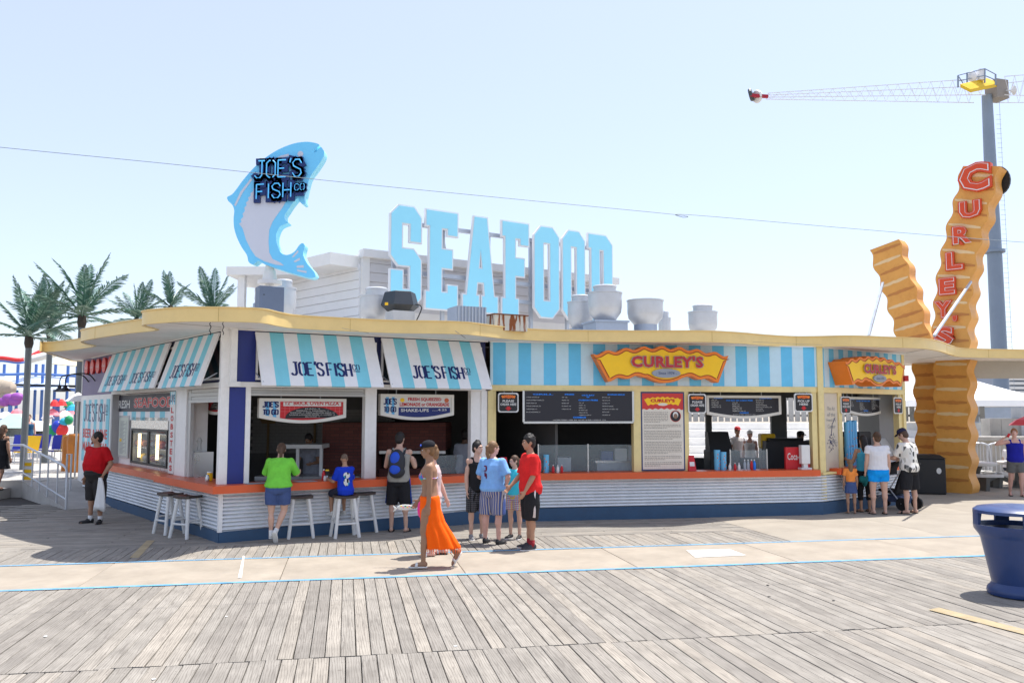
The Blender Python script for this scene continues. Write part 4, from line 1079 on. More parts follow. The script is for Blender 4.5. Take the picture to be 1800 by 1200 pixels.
    for sh in range(4):
        zz = z0 + .1 + sh * .32
        m = MB(); m.wbox(SA, s0, s1, o_ - .04, o_ - .46, zz, zz + .015); m.build('shelf', M_STEEL, c)
        m = MB()
        for k in range(11): m.ball(SA.pt(s0 + (s1 - s0) * (k + .5) / 11, o_ - .15 - rnd.random() * .1, zz + .09), (.09 + rnd.random() * .05, .1, .06 + rnd.random() * .05), 8, 6, mi=rnd.randrange(4))
        m.build('seafood', cols, c, smooth=True)
    # price list
    s0, s1 = SA.sx(212, o_), SA.sx(229.5, o_); z1 = SA.hit(212, 730, o_)[1]; z0 = SA.hit(212, 803, o_)[1]
    b = empty('price_list', SA.pt((s0 + s1) / 2, o_, z0), 'tall pale framed price list left of the glass case', 'price list')
    m = MB(); m.wbox(SA, s0, s1, o_, o_ + .03, z0, z1); m.build('frame', M_SHUT, b)
    m = MB(); oo = SA.pt(s0, o_ + .031, z0); W = s1 - s0; H_ = z1 - z0
    sheet(m, oo, SA.u, .05, W - .05, .05, H_ - .05, .002, 0)
    for k in range(26): sheet(m, oo, SA.u, W * .18, W * (.5 + .1 * (k % 3)), H_ * (.1 + .03 * k), H_ * (.1 + .03 * k) + .014, .004, 1); sheet(m, oo, SA.u, W * .72, W * .82, H_ * (.1 + .03 * k), H_ * (.1 + .03 * k) + .014, .004, 1)
    sheet(m, oo, SA.u, W * .16, W * .36, H_ * .38, H_ * .45, .005, 2)
    m.build('panel_print', [mat('list_paper', (.6, .64, .55), .6, .03, 5), M_GREYP, M_YELL], b)
    # lobster post sign
    s0, s1 = SA.sx(298.5, PP + .02), SA.sx(307.5, PP + .02); zb = Z_CT + .02
    b = empty('lobster_sign', SA.pt((s0 + s1) / 2, PP, zb), 'narrow vertical live lobsters sign on the white post', 'sign')
    m = MB(); m.wbox(SA, s0, s1, PP + .02, PP - .02, zb, 2.58); m.build('panel', M_PRW, b)
    m = MB(); W = s1 - s0; oo = SA.pt(s0, PP + .021, zb); H_ = 2.58 - zb
    for k in range(5): sheet(m, oo, SA.u, W * k / 5, W * (k + 1) / 5, H_ * .84, H_, .001, k % 2)
    m.build('striped_band', [M_AQ, M_AW], b)
    m = MB()
    for i, ch in enumerate('LOBSTERS'): put_text(m, ch, oo + SA.u * W * .5 + UP * H_ * (.735 - i * .1005), SA.u, UP, w=W * .5, h=H_ * .07, bold=.04, mi=0)
    put_text(m, 'LIVE', oo + SA.u * W * .5 + UP * H_ * .87, SA.u, UP, w=W * .8, h=H_ * .09, bold=.03, mi=1)
    m.build('lettering', [M_RED, M_INK], b)
alcove()
m = MB(); p = SR.pt(SR.L - .06, PP + .075, 3.0); m.cbox(p, (.1, .12, .14)); tag(m.build('alarm_strobe', M_RED, bevel=.01), 'small red fire alarm on the cream post at the right end', 'alarm')

# ================================================================ roof-top house behind the big letters
RT = SOF + .15
M_SIDW = mat('white_lap_siding', (.74, .74, .75), .5, .04, 4); M_SIDG = mat('grey_lap_siding', (.62, .60, .60), .5, .05, 4)
M_TRIMW = mat('roof_trim_white', (.76, .75, .73), .5, .04, 4)
LA = at(708, 540, 18.5); LB = at(1062, 568, 18.5 * 1.172)
SL = Seg((LA.x, LA.y), (LB.x, LB.y))            # plane of the letters
hut = empty('roof_house', (1, 21, RT), 'white and grey clad plant house on the roof behind the giant letters', 'roof house')
SH = Seg(tuple(SL.pt(-.35, -1.15, 0))[:2], tuple(SL.pt(7.0, -1.15, 0))[:2])    # grey front wall
zt_h = SH.hit(700, 458, 0)[1]
def lap(seg, s0, s1, z0, z1, mt, h=.2, o=0.0):
    z = z0; i = 0
    while z < z1 - .02:
        zz = min(z + h, z1); m = MB()
        m.hexa([seg.pt(s0, o + .022, z), seg.pt(s1, o + .022, z), seg.pt(s1, o - .05, z), seg.pt(s0, o - .05, z), seg.pt(s0, o + .002, zz - .006), seg.pt(s1, o + .002, zz - .006), seg.pt(s1, o - .05, zz - .006), seg.pt(s0, o - .05, zz - .006)])
        m.build('clapboard', mt, hut); z = zz
lap(SH, 0, SH.L, RT + .75, zt_h, M_SIDG, .215)
m = MB(); m.wbox(SH, -.02, SH.L, .03, -.06, RT, RT + .75); m.build('base_wall', M_TRIMW, hut)
m = MB(); m.wbox(SH, -.12, .06, .04, -.1, RT, zt_h + .02); m.build('corner_trim', M_TRIMW, hut)
m = MB(); m.wbox(SH, -.15, SH.L + .1, .16, -.12, zt_h - .02, zt_h + .16); m.build('roof_trim', M_TRIMW, hut)
m = MB(); m.wbox(SH, -.1, SH.L, -.1, -3.2, zt_h, zt_h + .1); m.build('roof', M_TRIMW, hut)
m = MB()
for k in range(9): m.wbox(SH, 1.0, 1.28, .03, -.0, RT + 1.05 + k * .06, RT + 1.05 + k * .06 + .035)
m.build('vent', M_STEELD, hut)
SW = Seg(tuple(at(468, 500, 22.3))[:2], tuple(SH.pt(-.15, -.05, 0))[:2])        # white side wall towards the fish
zt_w = SW.hit(600, 470, 0)[1]
lap(SW, -.6, SW.L, RT, zt_w, M_SIDW, .205)
m = MB(); m.wbox(SW, -.8, SW.L - .5, .25, -.1, zt_w - .02, zt_w + .2); m.build('roof_trim', M_TRIMW, hut)
m = MB(); m.wbox(SW, SW.L - 1.35, SW.L - .05, .75, -.1, zt_w - .1, zt_w + .17); m.build('eave', M_TRIMW, hut)
# porch roof and its post
pp_ = at(422, 520, 20.5)
m = MB(); pl_ = at(400, 484, 20.5); m.box(pl_.x, pl_.x + 1.75, 20.4, 22.6, pl_.z, pl_.z + .2); m.build('porch_roof', M_TRIMW, hut)
m = MB(); m.box(pp_.x - .085, pp_.x + .085, 20.55, 20.72, RT, pl_.z); m.build('porch_post', M_TRIMW, hut)

# ================================================================ SEAFOOD letters
GLYPH = {
 'S': ([(0, 16.4), (1.5, 18), (4.5, 18), (6, 16.2), (6, 11.8), (3.9, 11.8), (3.9, 15), (2.1, 15), (2.1, 10.3), (4.5, 10.3), (6, 8.5), (6, 1.6), (4.5, 0), (1.5, 0), (0, 1.6), (0, 6.3), (2.3, 6.3), (2.3, 2.9), (3.9, 2.9), (3.9, 7.3), (1.5, 7.3), (0, 9)], []),
 'E': ([(0, 0), (6, 0), (6, 4.4), (4.2, 4.4), (4.2, 3), (2.9, 3), (2.9, 7.6), (5, 7.6), (5, 11), (2.9, 11), (2.9, 15), (4.2, 15), (4.2, 13.8), (6, 13.8), (6, 18), (0, 18), (0, 15.2), (.7, 15.2), (.7, 3), (0, 3)], []),
 'A': ([(0, 0), (2.9, 0), (2.9, 3), (2.4, 3), (2.6, 5.6), (3.9, 5.6), (4.1, 3), (3.6, 3), (3.6, 0), (6.5, 0), (6.5, 3), (5.8, 3), (4.4, 18), (2.1, 18), (.7, 3), (0, 3)], [[(2.85, 8.2), (3.65, 8.2), (3.25, 12)]]),
 'F': ([(0, 0), (3.6, 0), (3.6, 3), (2.9, 3), (2.9, 7.6), (5, 7.6), (5, 11), (2.9, 11), (2.9, 15), (4.2, 15), (4.2, 13.8), (6, 13.8), (6, 18), (0, 18), (0, 15.2), (.7, 15.2), (.7, 3), (0, 3)], []),
 'O': ([(0, 1.8), (1.6, 0), (4.4, 0), (6, 1.8), (6, 16.2), (4.4, 18), (1.6, 18), (0, 16.2)], [[(2.1, 3.1), (3.9, 3.1), (3.9, 14.9), (2.1, 14.9)]]),
 'D': ([(0, 0), (4.4, 0), (6, 1.8), (6, 16.2), (4.4, 18), (0, 18), (0, 15.2), (.7, 15.2), (.7, 2.9), (0, 2.9)], [[(2.7, 3), (3.9, 3), (3.9, 15), (2.7, 15)]]),
}
M_LETF = mat('letter_sky_blue', srgb(156, 230, 252), .45, .02, 3); M_LETE = mat('letter_white_edge', (.78, .78, .80), .5, .03, 3)
sgn = empty('giant_sign', SL.pt(4, 0, RT), 'giant pale blue slab letters spelling SEAFOOD on the roof', 'sign')
zb_l = SL.hit(708, 540, 0)[1] + .03; zt_l = SL.hit(708, 360, 0)[1] - .03
sy = (zt_l - zb_l) / 18
for ch, xa, xb in (('S', 682, 739), ('E', 745, 804), ('A', 811, 876), ('F', 881, 931), ('O', 938.5, 985), ('O', 989, 1031), ('D', 1035, 1080)):
    s0, s1 = SL.sx(xa + 2, 0), SL.sx(xb - 2, 0); out_, holes = GLYPH[ch]; wmax = max(p[0] for p in out_)
    k = (s1 - s0) / wmax
    f2 = lambda P: [(s0 + x * k, zb_l + y * sy) for x, y in P]
    m = MB(); m.poly(offset_poly(f2(out_), .032), [offset_poly(f2(h), -.032) if True else h for h in holes], SL.pt(0, 0, 0), SL.u, UP, .07); lt = m.build('letter', M_LETE, sgn)
    m = MB(); m.poly(f2(out_), [f2(h) for h in holes], SL.pt(0, .012, 0), SL.u, UP, .011); m.build('letter_face', M_LETF, lt)
s_a, s_b = SL.sx(690, 0), SL.sx(1078, 0)
for z in (zt_l - .32, zt_l - 1.42, zb_l + .35):
    m = MB(); m.wbox(SL, s_a, s_b, -.17, -.25, z - .045, z + .045); m.build('rail', M_STEELD, sgn)
for t in (.02, .22, .42, .62, .80, .97):
    s = s_a + (s_b - s_a) * t; m = MB(); m.wbox(SL, s - .04, s + .04, -.26, -.34, RT, zt_l - .25); m.build('upright', M_STEELD, sgn)
    m = MB(); m.bar(SL.pt(s, -.3, zt_l - .45), SL.pt(s + .55, -1.05, zt_h + .1), .05); m.build('brace', M_STEELD, sgn)

# ================================================================ fish sign
FD = 15.6; fo = at(480, 500, FD)
fish = empty('fish_sign', (fo.x, FD + .2, RT), 'leaping pale blue fish sign with neon lettering on a white pole', 'sign')
fpx = lambda P: [(at(380 + x / 3.53, 220 + y / 3.53, FD).x, at(380 + x / 3.53, 220 + y / 3.53, FD).z) for x, y in P]
FISH = [(640, 122), (600, 108), (550, 104), (480, 115), (400, 145), (330, 185), (265, 235), (210, 290), (160, 350), (120, 405), (95, 432), (68, 447), (76, 472), (100, 495), (112, 530), (108, 580), (112, 640), (130, 700), (160, 760), (190, 805), (200, 845), (215, 860), (235, 862), (262, 842), (300, 862), (380, 890), (460, 915), (540, 938), (590, 948), (617, 937), (605, 905), (570, 865), (545, 820), (540, 790), (550, 748), (535, 732), (515, 745), (490, 780), (460, 800), (430, 805), (400, 790), (385, 760), (372, 715), (375, 670), (395, 630), (430, 612), (447, 604), (430, 590), (424, 560), (440, 535), (470, 490), (505, 452), (515, 472), (538, 490), (552, 484), (548, 450), (556, 420), (570, 360), (585, 318), (620, 270), (650, 225), (668, 190), (670, 165), (662, 150), (650, 137), (632, 150), (617, 168), (606, 166), (622, 146)]
def sm2(P, k=3): return [(p.x, p.y) for p in smooth_path([Vector((*q, 0)) for q in P], k, True)]
XZ = (Vector((0, FD, 0)), Vector((1, 0, 0)), UP)
fo2 = sm2(fpx(FISH), 3)
M_FISH = mat('fish_blue', srgb(118, 210, 255), .4, .03, 3); M_FISHE = mat('fish_edge', srgb(150, 228, 250), .4, .03, 3); M_FISHB = mat('fish_belly', (.62, .66, .76), .45, .03, 3)
m = MB(); m.poly(fo2, [], XZ[0], XZ[1], UP, .25, mi=0, mside=1); m.build('fish_body', [M_FISH, M_FISHE], fish)
belly = [(250, 372), (228, 400), (232, 408), (212, 425), (216, 436), (198, 452), (203, 465), (184, 482), (190, 496), (174, 515), (180, 530), (164, 552), (170, 566), (152, 588), (158, 600), (143, 612), (165, 642), (185, 710), (215, 770), (245, 815), (300, 845), (370, 866), (422, 872), (400, 853), (350, 830), (330, 790), (325, 720), (330, 650), (350, 600), (380, 555), (410, 515), (440, 462), (470, 430), (440, 380), (360, 350)]
m = MB(); b_ = lambda P: m.poly(fpx(P), [], XZ[0] + Vector((0, -.004, 0)), XZ[1], UP, 0)
b_(belly)
for P in ([(112, 497), (122, 503), (165, 420), (225, 338), (216, 330), (150, 415)], [(350, 218), (360, 226), (410, 202), (452, 194), (450, 178), (400, 190)], [(470, 818), (482, 820), (512, 785), (506, 776)], [(480, 845), (490, 852), (522, 836), (518, 822)], [(500, 872), (500, 886), (545, 884), (542, 868)], [(500, 895), (504, 906), (560, 918), (562, 905)], ellipse(523, 180, 18, 19, 16)): b_(P)
m.build('belly_paint', M_FISHB, fish)
# neon lettering on dark backing letters
M_NEON = mat('neon_tube', srgb(90, 190, 245), .25, 0, emit=((.10, .50, 1.0), .12)); M_NEONB = mat('neon_backing', srgb(26, 50, 108), .45, .05, 5)
def neon(lines, x0, y0, x1, y1, wtot, h, th):
    a = at(380 + x0 / 3.53, 220 + y0 / 3.53, FD - .08); b = at(380 + x1 / 3.53, 220 + y1 / 3.53, FD - .08)
    ux = (b - a).normalized(); sx_ = (b - a).length / wtot; sy_ = h / 1.6; uy = UP
    mb_, mn = MB(), MB()
    for l in lines:
        P = [a + ux * p[0] * sx_ + uy * p[1] * sy_ for p in l]
        for p, q in zip(P[:-1], P[1:]):
            d = (q - p).normalized(); mb_.bar(p - d * th * .5 + Vector((0, .045, 0)), q + d * th * .5 + Vector((0, .045, 0)), th, .06, up=(0, -1, 0))
        mn.tube([p + Vector((0, -.02, 0)) for p in P], th * .105, 6)
    lb = mb_.build('neon_backing', M_NEONB, fish); mn.build('neon_tube', M_NEON, lb)
a_, wa, b2_, wb, c_, wc = joes_lines(); q_ = 1 / 3.53 / FOC * FD
neon(a_, 240, 330, 530, 318, wa, 108 * q_, .118); neon(b2_, 250, 460, 468, 446, wb, 92 * q_, .118); neon(c_, 488, 406, 548, 402, wc, 40 * q_, .065)
pa_ = at(380 + 492 / 3.53, 220 + 431 / 3.53, FD - .08); m = MB(); m.bar(pa_, pa_ + Vector((54 * q_, 0, 0)), .05, .05); m.build('neon_backing', M_NEONB, fish)
pz = at(474, 498, FD + .17); m = MB(); m.lathe([(.085, RT), (.085, pz.z + .5)], (pz.x, FD + .17, 0), 14); m.lathe([(.22, pz.z - .02), (.22, pz.z + .05)], (pz.x, FD + .17, 0), 16); m.lathe([(.14, pz.z + .05), (.1, pz.z + .25)], (pz.x, FD + .17, 0), 16)
m.build('pole', M_TRIMW, fish, smooth=True)

# ================================================================ roof machinery
def upblast(px, pyt, pyb, Y, w_px, label, lid=True, base_box=None):
    t = at(px, pyt, Y); w = w_px / FOC * Y; r = w / 2; H_ = t.z - RT
    e = empty('exhaust_fan', (t.x, Y, RT), label, 'exhaust fan', 'roof exhaust fans')
    top = t.z; body = top - (.16 if lid else 0)
    hb = min(.62, H_ * .62)
    m = MB(); m.lathe([(r * .62, body - hb), (r * .70, body - hb + .05), (r * .93, body - hb * .72), (r * .985, body - hb * .5), (r * .985, body - .03), (r * 1.03, body - .025), (r * 1.03, body), (r * .95, body), (r * .93, body - .06), (r * .1, body - .08)], (t.x, Y, 0), 28); m.build('wind_band', M_FAN, e, smooth=True)
    if lid:
        m = MB(); m.lathe([(r * .66, body - .08), (r * .66, top - .05), (r * .70, top - .045), (r * .70, top - .02), (r * .6, top), (r * .05, top + .01)], (t.x, Y, 0), 24); m.build('motor_cover', M_FAN, e, smooth=True)
    if body - hb > RT + .02:
        m = MB(); hh = body - hb
        if base_box: m.cbox((t.x, Y, (RT + hh - .06) / 2), (w * .98, w * .98, hh - .06 - RT), .3); m.lathe([(r * .6, hh - .07), (r * .62, hh + .02)], (t.x, Y, 0), 20); m.cbox((t.x, Y, hh - .045), (w * 1.06, w * 1.06, .04), .3)
        else: m.lathe([(r * .64, RT), (r * .64, hh + .02)], (t.x, Y, 0), 24)
        m.build('curb', M_BOXB, e, smooth=True)
M_FAN = mat('spun_aluminium', (.56, .575, .60), .38, .08, 5, metal=.35); M_BOXB = mat('unit_blue_grey', (.36, .42, .52), .5, .1, 4, metal=.1)
upblast(662, 506, 556, 16.3, 58, 'silver exhaust fan left of the black hood', True)
upblast(1020, 519, 578, 19.6, 46, 'silver exhaust fan half hidden behind the tall one', True, True)
upblast(1063, 502, 578, 18.7, 61, 'tallest silver exhaust fan on a blue box under the last letter', True, True)
upblast(1134, 528, 577, 18.9, 64, 'wide open-topped silver exhaust fan', False)
upblast(1168, 547, 577, 20.5, 22, 'small silver vent peeking out behind the open-topped fan', True)
upblast(1235, 536, 577, 19.3, 51, 'silver exhaust fan standing alone at the right of the roof', True)
upblast(500, 492, 550, 17.0, 42, 'white exhaust fan behind the fish pole', True)
p = at(478, 530, 15.4); e = empty('roof_unit', (p.x, 15.4, RT), 'blue-grey metal cabinet at the foot of the fish pole', 'roof unit')
m = MB(); m.cbox((p.x, 15.25, RT + .33), (.44, .3, .66), .55); m.build('cabinet', mat('unit_slate', (.13, .17, .25), .5, .1, 4), e, bevel=.008)
m = MB(); m.cbox((p.x - .3, 15.5, RT + .2), (.12, .12, .4), .55); m.build('side_box', M_BOXB, e)
m = MB()
for k in range(3): m.cbox((p.x - .05 - .03 * k, 15.055 + .02 * k, RT + .5), (.03, .03, .012), .55)
m.build('louvre', M_BLACK, e)
p = at(703, 540, 15.7); e = empty('vent_hood', (p.x, 15.7, RT), 'black octagonal vent hood in front of the letter S', 'vent hood', 'roof hoods')
zt_ = at(703, 515, 15.7).z; zm = at(703, 538, 15.7).z; zl = at(703, 548, 15.7).z
m = MB(); m.lathe([(.24, zl), (.36, zm), (.29, zt_), (.27, zt_ + .012)], (p.x, 15.7, 0), 6, axis=Matrix.Rotation(.35, 3, 'Z')); m.build('hood', mat('hood_black', (.035, .045, .06), .5, .1, 4), e)
m = MB(); m.cbox((p.x, 15.7, (RT + zl) / 2), (.42, .42, zl - RT), .5); m.build('curb', M_FAN, e)
m = MB(); m.cbox((p.x - .2, 15.36, zm + .0), (.06, .01, .05), -.3); m.build('sticker', M_YELL, e)
m = MB(); m.tube(smooth_path([(p.x + .3, 15.6, zm + .02), (p.x + .42, 15.55, zm - .05), (p.x + .3, 15.5, RT + .02)], 4), .012, 6); m.build('cable', M_BLACK, e)
p = at(820, 560, 16.3); e = empty('condenser_unit', (p.x, 16.3, RT), 'ribbed blue-grey condenser box below the letter A', 'condenser')
zt_ = at(820, 540, 16.3).z; hw = 32 / FOC * 16.3
m = MB(); m.cbox((p.x, 16.4, (RT + zt_) / 2), (hw * 1.75, .5, zt_ - RT), .45); m.build('cabinet', M_BOXB, e)
for k in range(9):
    m = MB(); c = Vector((p.x, 16.4, (RT + zt_) / 2)) + Matrix.Rotation(.45, 3, 'Z') @ Vector((-hw * .8 + k * hw * .2, -.262, 0)); m.cbox(c, (.02, .03, zt_ - RT), .45); m.build('rib', M_STEELD, e)
p = at(888, 565, 16.6); e = empty('rusted_box', (p.x, 16.6, RT), 'rust-streaked white metal box on the roof below the letter F', 'roof box')
zt_ = at(888, 554.5, 16.6).z
def rust():
    m_ = mat('rust_streaked', (.62, .60, .52), .7, .1, 6); N, L = m_.node_tree.nodes, m_.node_tree.links; b = N['Principled BSDF']
    tc = N.new('ShaderNodeTexCoord'); mp = N.new('ShaderNodeMapping'); mp.inputs['Scale'].default_value = (9, 9, 1.2); n1 = N.new('ShaderNodeTexNoise'); n1.inputs['Scale'].default_value = 1.6; n1.inputs['Detail'].default_value = 6
    mr = N.new('ShaderNodeMapRange'); mr.inputs[1].default_value = .5; mr.inputs[2].default_value = .56; mx = N.new('ShaderNodeMix'); mx.data_type = 'RGBA'; mx.inputs[7].default_value = (.25, .075, .02, 1)
    old = b.inputs['Base Color'].links[0].from_socket
    L.new(tc.outputs['Object'], mp.inputs[0]); L.new(mp.outputs[0], n1.inputs[0]); L.new(n1.outputs[0], mr.inputs[0]); L.new(mr.outputs[0], mx.inputs[0]); L.new(old, mx.inputs[6]); L.new(mx.outputs[2], b.inputs['Base Color'])
    return m_
m = MB(); m.cbox((p.x, 16.75, (RT + zt_) / 2), (.72, .5, zt_ - RT), .5); m.build('box', rust(), e)
m = MB(); m.cbox((p.x, 16.75, zt_ + .008), (.76, .54, .02), .5); m.build('lid_edge', mat('rust', (.2, .06, .02), .8, .2, 8), e)
# ================================================================ overhead cable
pts = [at(-1500, 60, 7.2), at(-700, 178, 8.8), at(-260, 232, 9.6), at(0, 259, 10), at(300, 288.5, 10.4), at(600, 320, 10.8), at(900, 349.5, 11.2), at(1185, 377, 11.5), at(1200, 382, 11.5), at(1212, 377.5, 11.5), at(1500, 402, 12), at(1800, 426, 12.4), at(2100, 446, 12.8), at(3000, 500, 14)]
m = MB(); m.tube(smooth_path(pts, 6), .0042, 5); tag(m.build('overhead_cable', mat('cable_grey', (.20, .25, .29), .6, 0)), 'thin sagging cable strung across the sky with a small knot', 'cable')

# ================================================================ crinkle-cut fry pylon
SP = Seg((11.36, 24.15), (12.06, 23.45))
pyl = empty('fry_pylon', (12.0, 23.6, 0), 'pair of giant crinkle-cut fries with red vertical lettering piercing the canopy', 'sign')
M_FRY = mat('fry_tan', srgb(222, 160, 78), .5, .1, 2.0, dirt=srgb(196, 126, 50), dirt_amt=.5)
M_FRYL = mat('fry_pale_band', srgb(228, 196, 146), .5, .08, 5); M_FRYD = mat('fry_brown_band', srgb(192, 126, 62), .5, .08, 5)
def fry(path, hw, out, th, z0, z1, band0, name):
    """path: (pixel x, pixel y) of the middle of the front face, from foot to top"""
    pts_ = [SP.hit(x, y, out) for x, y in path]
    P = smooth_path([Vector((a, b, 0)) for a, b in pts_], 26); left = []; right = []; bands = MB(); i_b = 0
    acc = 0; last = P[0]; per = .70
    for i, q in enumerate(P):
        acc += (q - last).length; last = q
        d = (P[min(i + 1, len(P) - 1)] - P[max(i - 1, 0)]).normalized(); n2 = Vector((d.y, -d.x, 0))
        wv = .045 * math.sin(2 * math.pi * acc / per)
        left.append((q - n2 * (hw - wv)).to_2d()); right.append((q + n2 * (hw + wv)).to_2d())
    shape = [tuple(v) for v in right] + [tuple(v) for v in left[::-1]]
    m = MB(); m.poly(shape, [], SP.pt(0, out, 0), SP.u, UP, th); b = m.build(name, M_FRY, pyl)
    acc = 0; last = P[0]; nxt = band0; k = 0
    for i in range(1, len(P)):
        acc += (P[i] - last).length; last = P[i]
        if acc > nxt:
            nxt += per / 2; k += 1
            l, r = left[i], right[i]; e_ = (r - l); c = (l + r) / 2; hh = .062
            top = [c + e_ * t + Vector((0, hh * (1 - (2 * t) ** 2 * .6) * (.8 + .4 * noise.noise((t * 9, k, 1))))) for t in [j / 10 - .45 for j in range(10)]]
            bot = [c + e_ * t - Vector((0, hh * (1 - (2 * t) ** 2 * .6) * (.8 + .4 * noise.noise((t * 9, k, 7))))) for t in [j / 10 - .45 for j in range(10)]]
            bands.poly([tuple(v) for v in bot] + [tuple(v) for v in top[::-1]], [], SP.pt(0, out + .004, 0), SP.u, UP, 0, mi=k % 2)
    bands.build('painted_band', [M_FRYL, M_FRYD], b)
    return b
FW = .44
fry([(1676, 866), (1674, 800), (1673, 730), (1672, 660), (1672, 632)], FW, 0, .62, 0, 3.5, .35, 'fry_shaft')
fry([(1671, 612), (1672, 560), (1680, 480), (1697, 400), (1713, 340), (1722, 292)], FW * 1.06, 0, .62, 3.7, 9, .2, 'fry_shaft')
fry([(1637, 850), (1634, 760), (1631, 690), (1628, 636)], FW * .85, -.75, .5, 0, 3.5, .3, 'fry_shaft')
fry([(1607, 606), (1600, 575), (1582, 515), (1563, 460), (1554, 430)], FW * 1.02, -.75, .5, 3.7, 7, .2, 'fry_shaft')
M_FL = mat('fry_letter_red', srgb(214, 74, 36), .45, .04, 5); M_FN = mat('neon_clear_tube', (.80, .74, .72), .3, 0)
for ch, x0, x1, y0, y1 in (('C', 566, 742, 92, 285), ('U', 568, 690, 304, 420), ('R', 533, 643, 441, 560), ('L', 498, 592, 584, 697), ('E', 460, 551, 726, 830), ('Y', 436, 534, 851, 956), ("'", 535, 560, 935, 968), ('S', 432, 545, 990, 1105)):
    f = lambda x, y: SP.hit(1500 + x / 3.0767, 250 + y / 3.0767, .1)
    a, b = f(x0, y1), f(x1, y0); cx = (a[0] + b[0]) / 2; W = b[0] - a[0]; H_ = b[1] - a[1]
    m = MB(); base_o = SP.pt(cx, .1, a[1])
    vs_t, fs_t, bb = text_verts(ch, .10)
    put_text(m, ch, base_o, SP.u, UP, w=W, h=H_, bold=.10, lift=0)
    put_text(m, ch, base_o - SP.n * .1, SP.u, UP, w=W, h=H_, bold=.10, lift=0)
    lt = m.build('letter', M_FL, pyl)
    so = lt.modifiers.new('solid', 'SOLIDIFY'); so.thickness = .09; so.offset = -1
    m = MB(); put_text(m, ch, base_o + UP * H_ * .045, SP.u, UP, w=W * .88, h=H_ * .91, bold=.048, lift=.008, mi=0); put_text(m, ch, base_o + UP * H_ * .075, SP.u, UP, w=W * .815, h=H_ * .865, bold=.03, lift=.012, mi=1)
    m.build('neon_outline', [M_FN, M_FL], lt)
m = MB(); a = SP.hit(1757, 322, -.6); m.poly(ellipse(a[0] - .06, a[1] + .1, .30, .40, 20), [], SP.pt(0, -.68, 0), SP.u, UP, .1); m.build('rear_letter', M_BLACK, pyl)
m = MB(); m.bar(at(1707, 495, 22.6), gp(1642, 590, SOF + .2), .05); m.build('strut', M_STEELD, pyl)
m = MB(); m.bar(at(1552, 497, 24.6), at(1527, 590, 23.5), .06); m.build('strut', M_STEELD, pyl)

# ================================================================ palms (metal poles with plastic fronds)
M_FROND = mat('frond_green', (.06, .16, .11), .38, .3, 3, spec=.6); M_FROND2 = mat('frond_pale', (.20, .32, .24), .38, .3, 3, spec=.6)
M_POLE = mat('pole_grey', (.15, .165, .17), .5, .1, 3, metal=.3); M_BOOT = mat('palm_boot', (.06, .05, .04), .9, .2, 8)
def frond_mesh(seed, L=1.0):
    rnd = random.Random(seed); m = MB(); n_ = 44; pts_ = []; droop = rnd.uniform(.06, .32)
    for i in range(n_ + 1):
        t = i / n_; a = droop * 2.2 * t * t
        pts_.append(Vector((0, t * L * (1 - .18 * a), -droop * L * t * t)))
    m.tube(pts_[::4], [.014 * (1 - .8 * i / 11) for i in range(len(pts_[::4]))], 4, mi=0)
    for i in range(4, n_ + 1):
        t = i / n_; p = pts_[i]; d = (pts_[min(i + 1, n_)] - pts_[i - 1]).normalized()
        ll = L * .17 * (math.sin(math.pi * min(1, .12 + t * .9)) ** .7) * rnd.uniform(.8, 1.15)
        for sd in (-1, 1):
            side = Vector((sd, 0, 0)); dr = (side * .78 + d * .62 + Vector((0, 0, rnd.uniform(-.35, .1)))).normalized()
            w = d * .0125 * L; tip = p + dr * ll + Vector((0, 0, -.12 * ll)); mid = p + dr * ll * .55
            m.add([p - w * .4, p + w * .4, mid + w, tip, mid - w], [(0, 1, 2, 3, 4)] if sd > 0 else [(4, 3, 2, 1, 0)], 1 if rnd.random() < .4 else 0)
    o = m.build('frond', [M_FROND, M_FROND2]); me = o.data; bpy.data.objects.remove(o); return me
FR = [frond_mesh(k) for k in range(5)]
def palm(base, zc, L, n_, label, seed, r=.105):
    rnd = random.Random(seed); e = empty('palm_tree', base, label, 'palm', 'artificial palms with pole trunks')
    m = MB(); m.tube([Vector((0, 0, 0)), Vector((0, 0, zc - base[2]))], [r, r * .9], 14); t = m.build('trunk', M_POLE); t.parent = e
    m = MB(); m.lathe([(r * .95, -.25), (r * 1.3, -.1), (r * 1.15, .12), (.03, .2)], (0, 0, zc - base[2]), 10); t = m.build('crown_boot', M_BOOT); t.parent = e
    for k in range(n_):
        f = bpy.data.objects.new('frond', FR[rnd.randrange(5)]); COL.objects.link(f); f.parent = e
        tier = k / n_; el = R(88 - 100 * tier ** 1.3 + rnd.uniform(-8, 8)); az = k * 2.399 + rnd.uniform(-.3, .3)
        f.location = (0, 0, zc - base[2] + .1); f.rotation_euler = (el, rnd.uniform(-.3, .3), az); f.scale = (L * rnd.uniform(.85, 1.1),) * 3
palm((gp(40, 830, .3).x, gp(40, 830, .3).y, .3), at(46, 598, gp(40, 830, .3).y).z, 2.1, 14, 'leftmost palm with drooping dark fronds at the picture edge', 11)
palm((gp(78, 817, .3).x, gp(78, 817, .3).y, .3), at(88, 584, gp(78, 817, .3).y).z, 2.1, 14, 'second palm, its pole standing behind the ramp railing', 12)
b3 = at(134, 800, 26.5); palm((b3.x, 26.5, -.1), at(142, 562, 26.5).z, 2.2, 15, 'tallest palm, its pole passing behind the mauve board', 14)
for k, (x, y, Y, L) in enumerate(((240, 566, 33, 1.7), (300, 545, 33, 1.5), (374, 552, 31, 1.75))):
    q = at(x, y, Y); palm((q.x, Y, -.1), q.z, L, 13, ['palm crown showing above the second canopy lobe', 'palm crown of upright fronds above the first canopy lobe', 'palm crown beside the white porch post on the roof'][k], 20 + k)

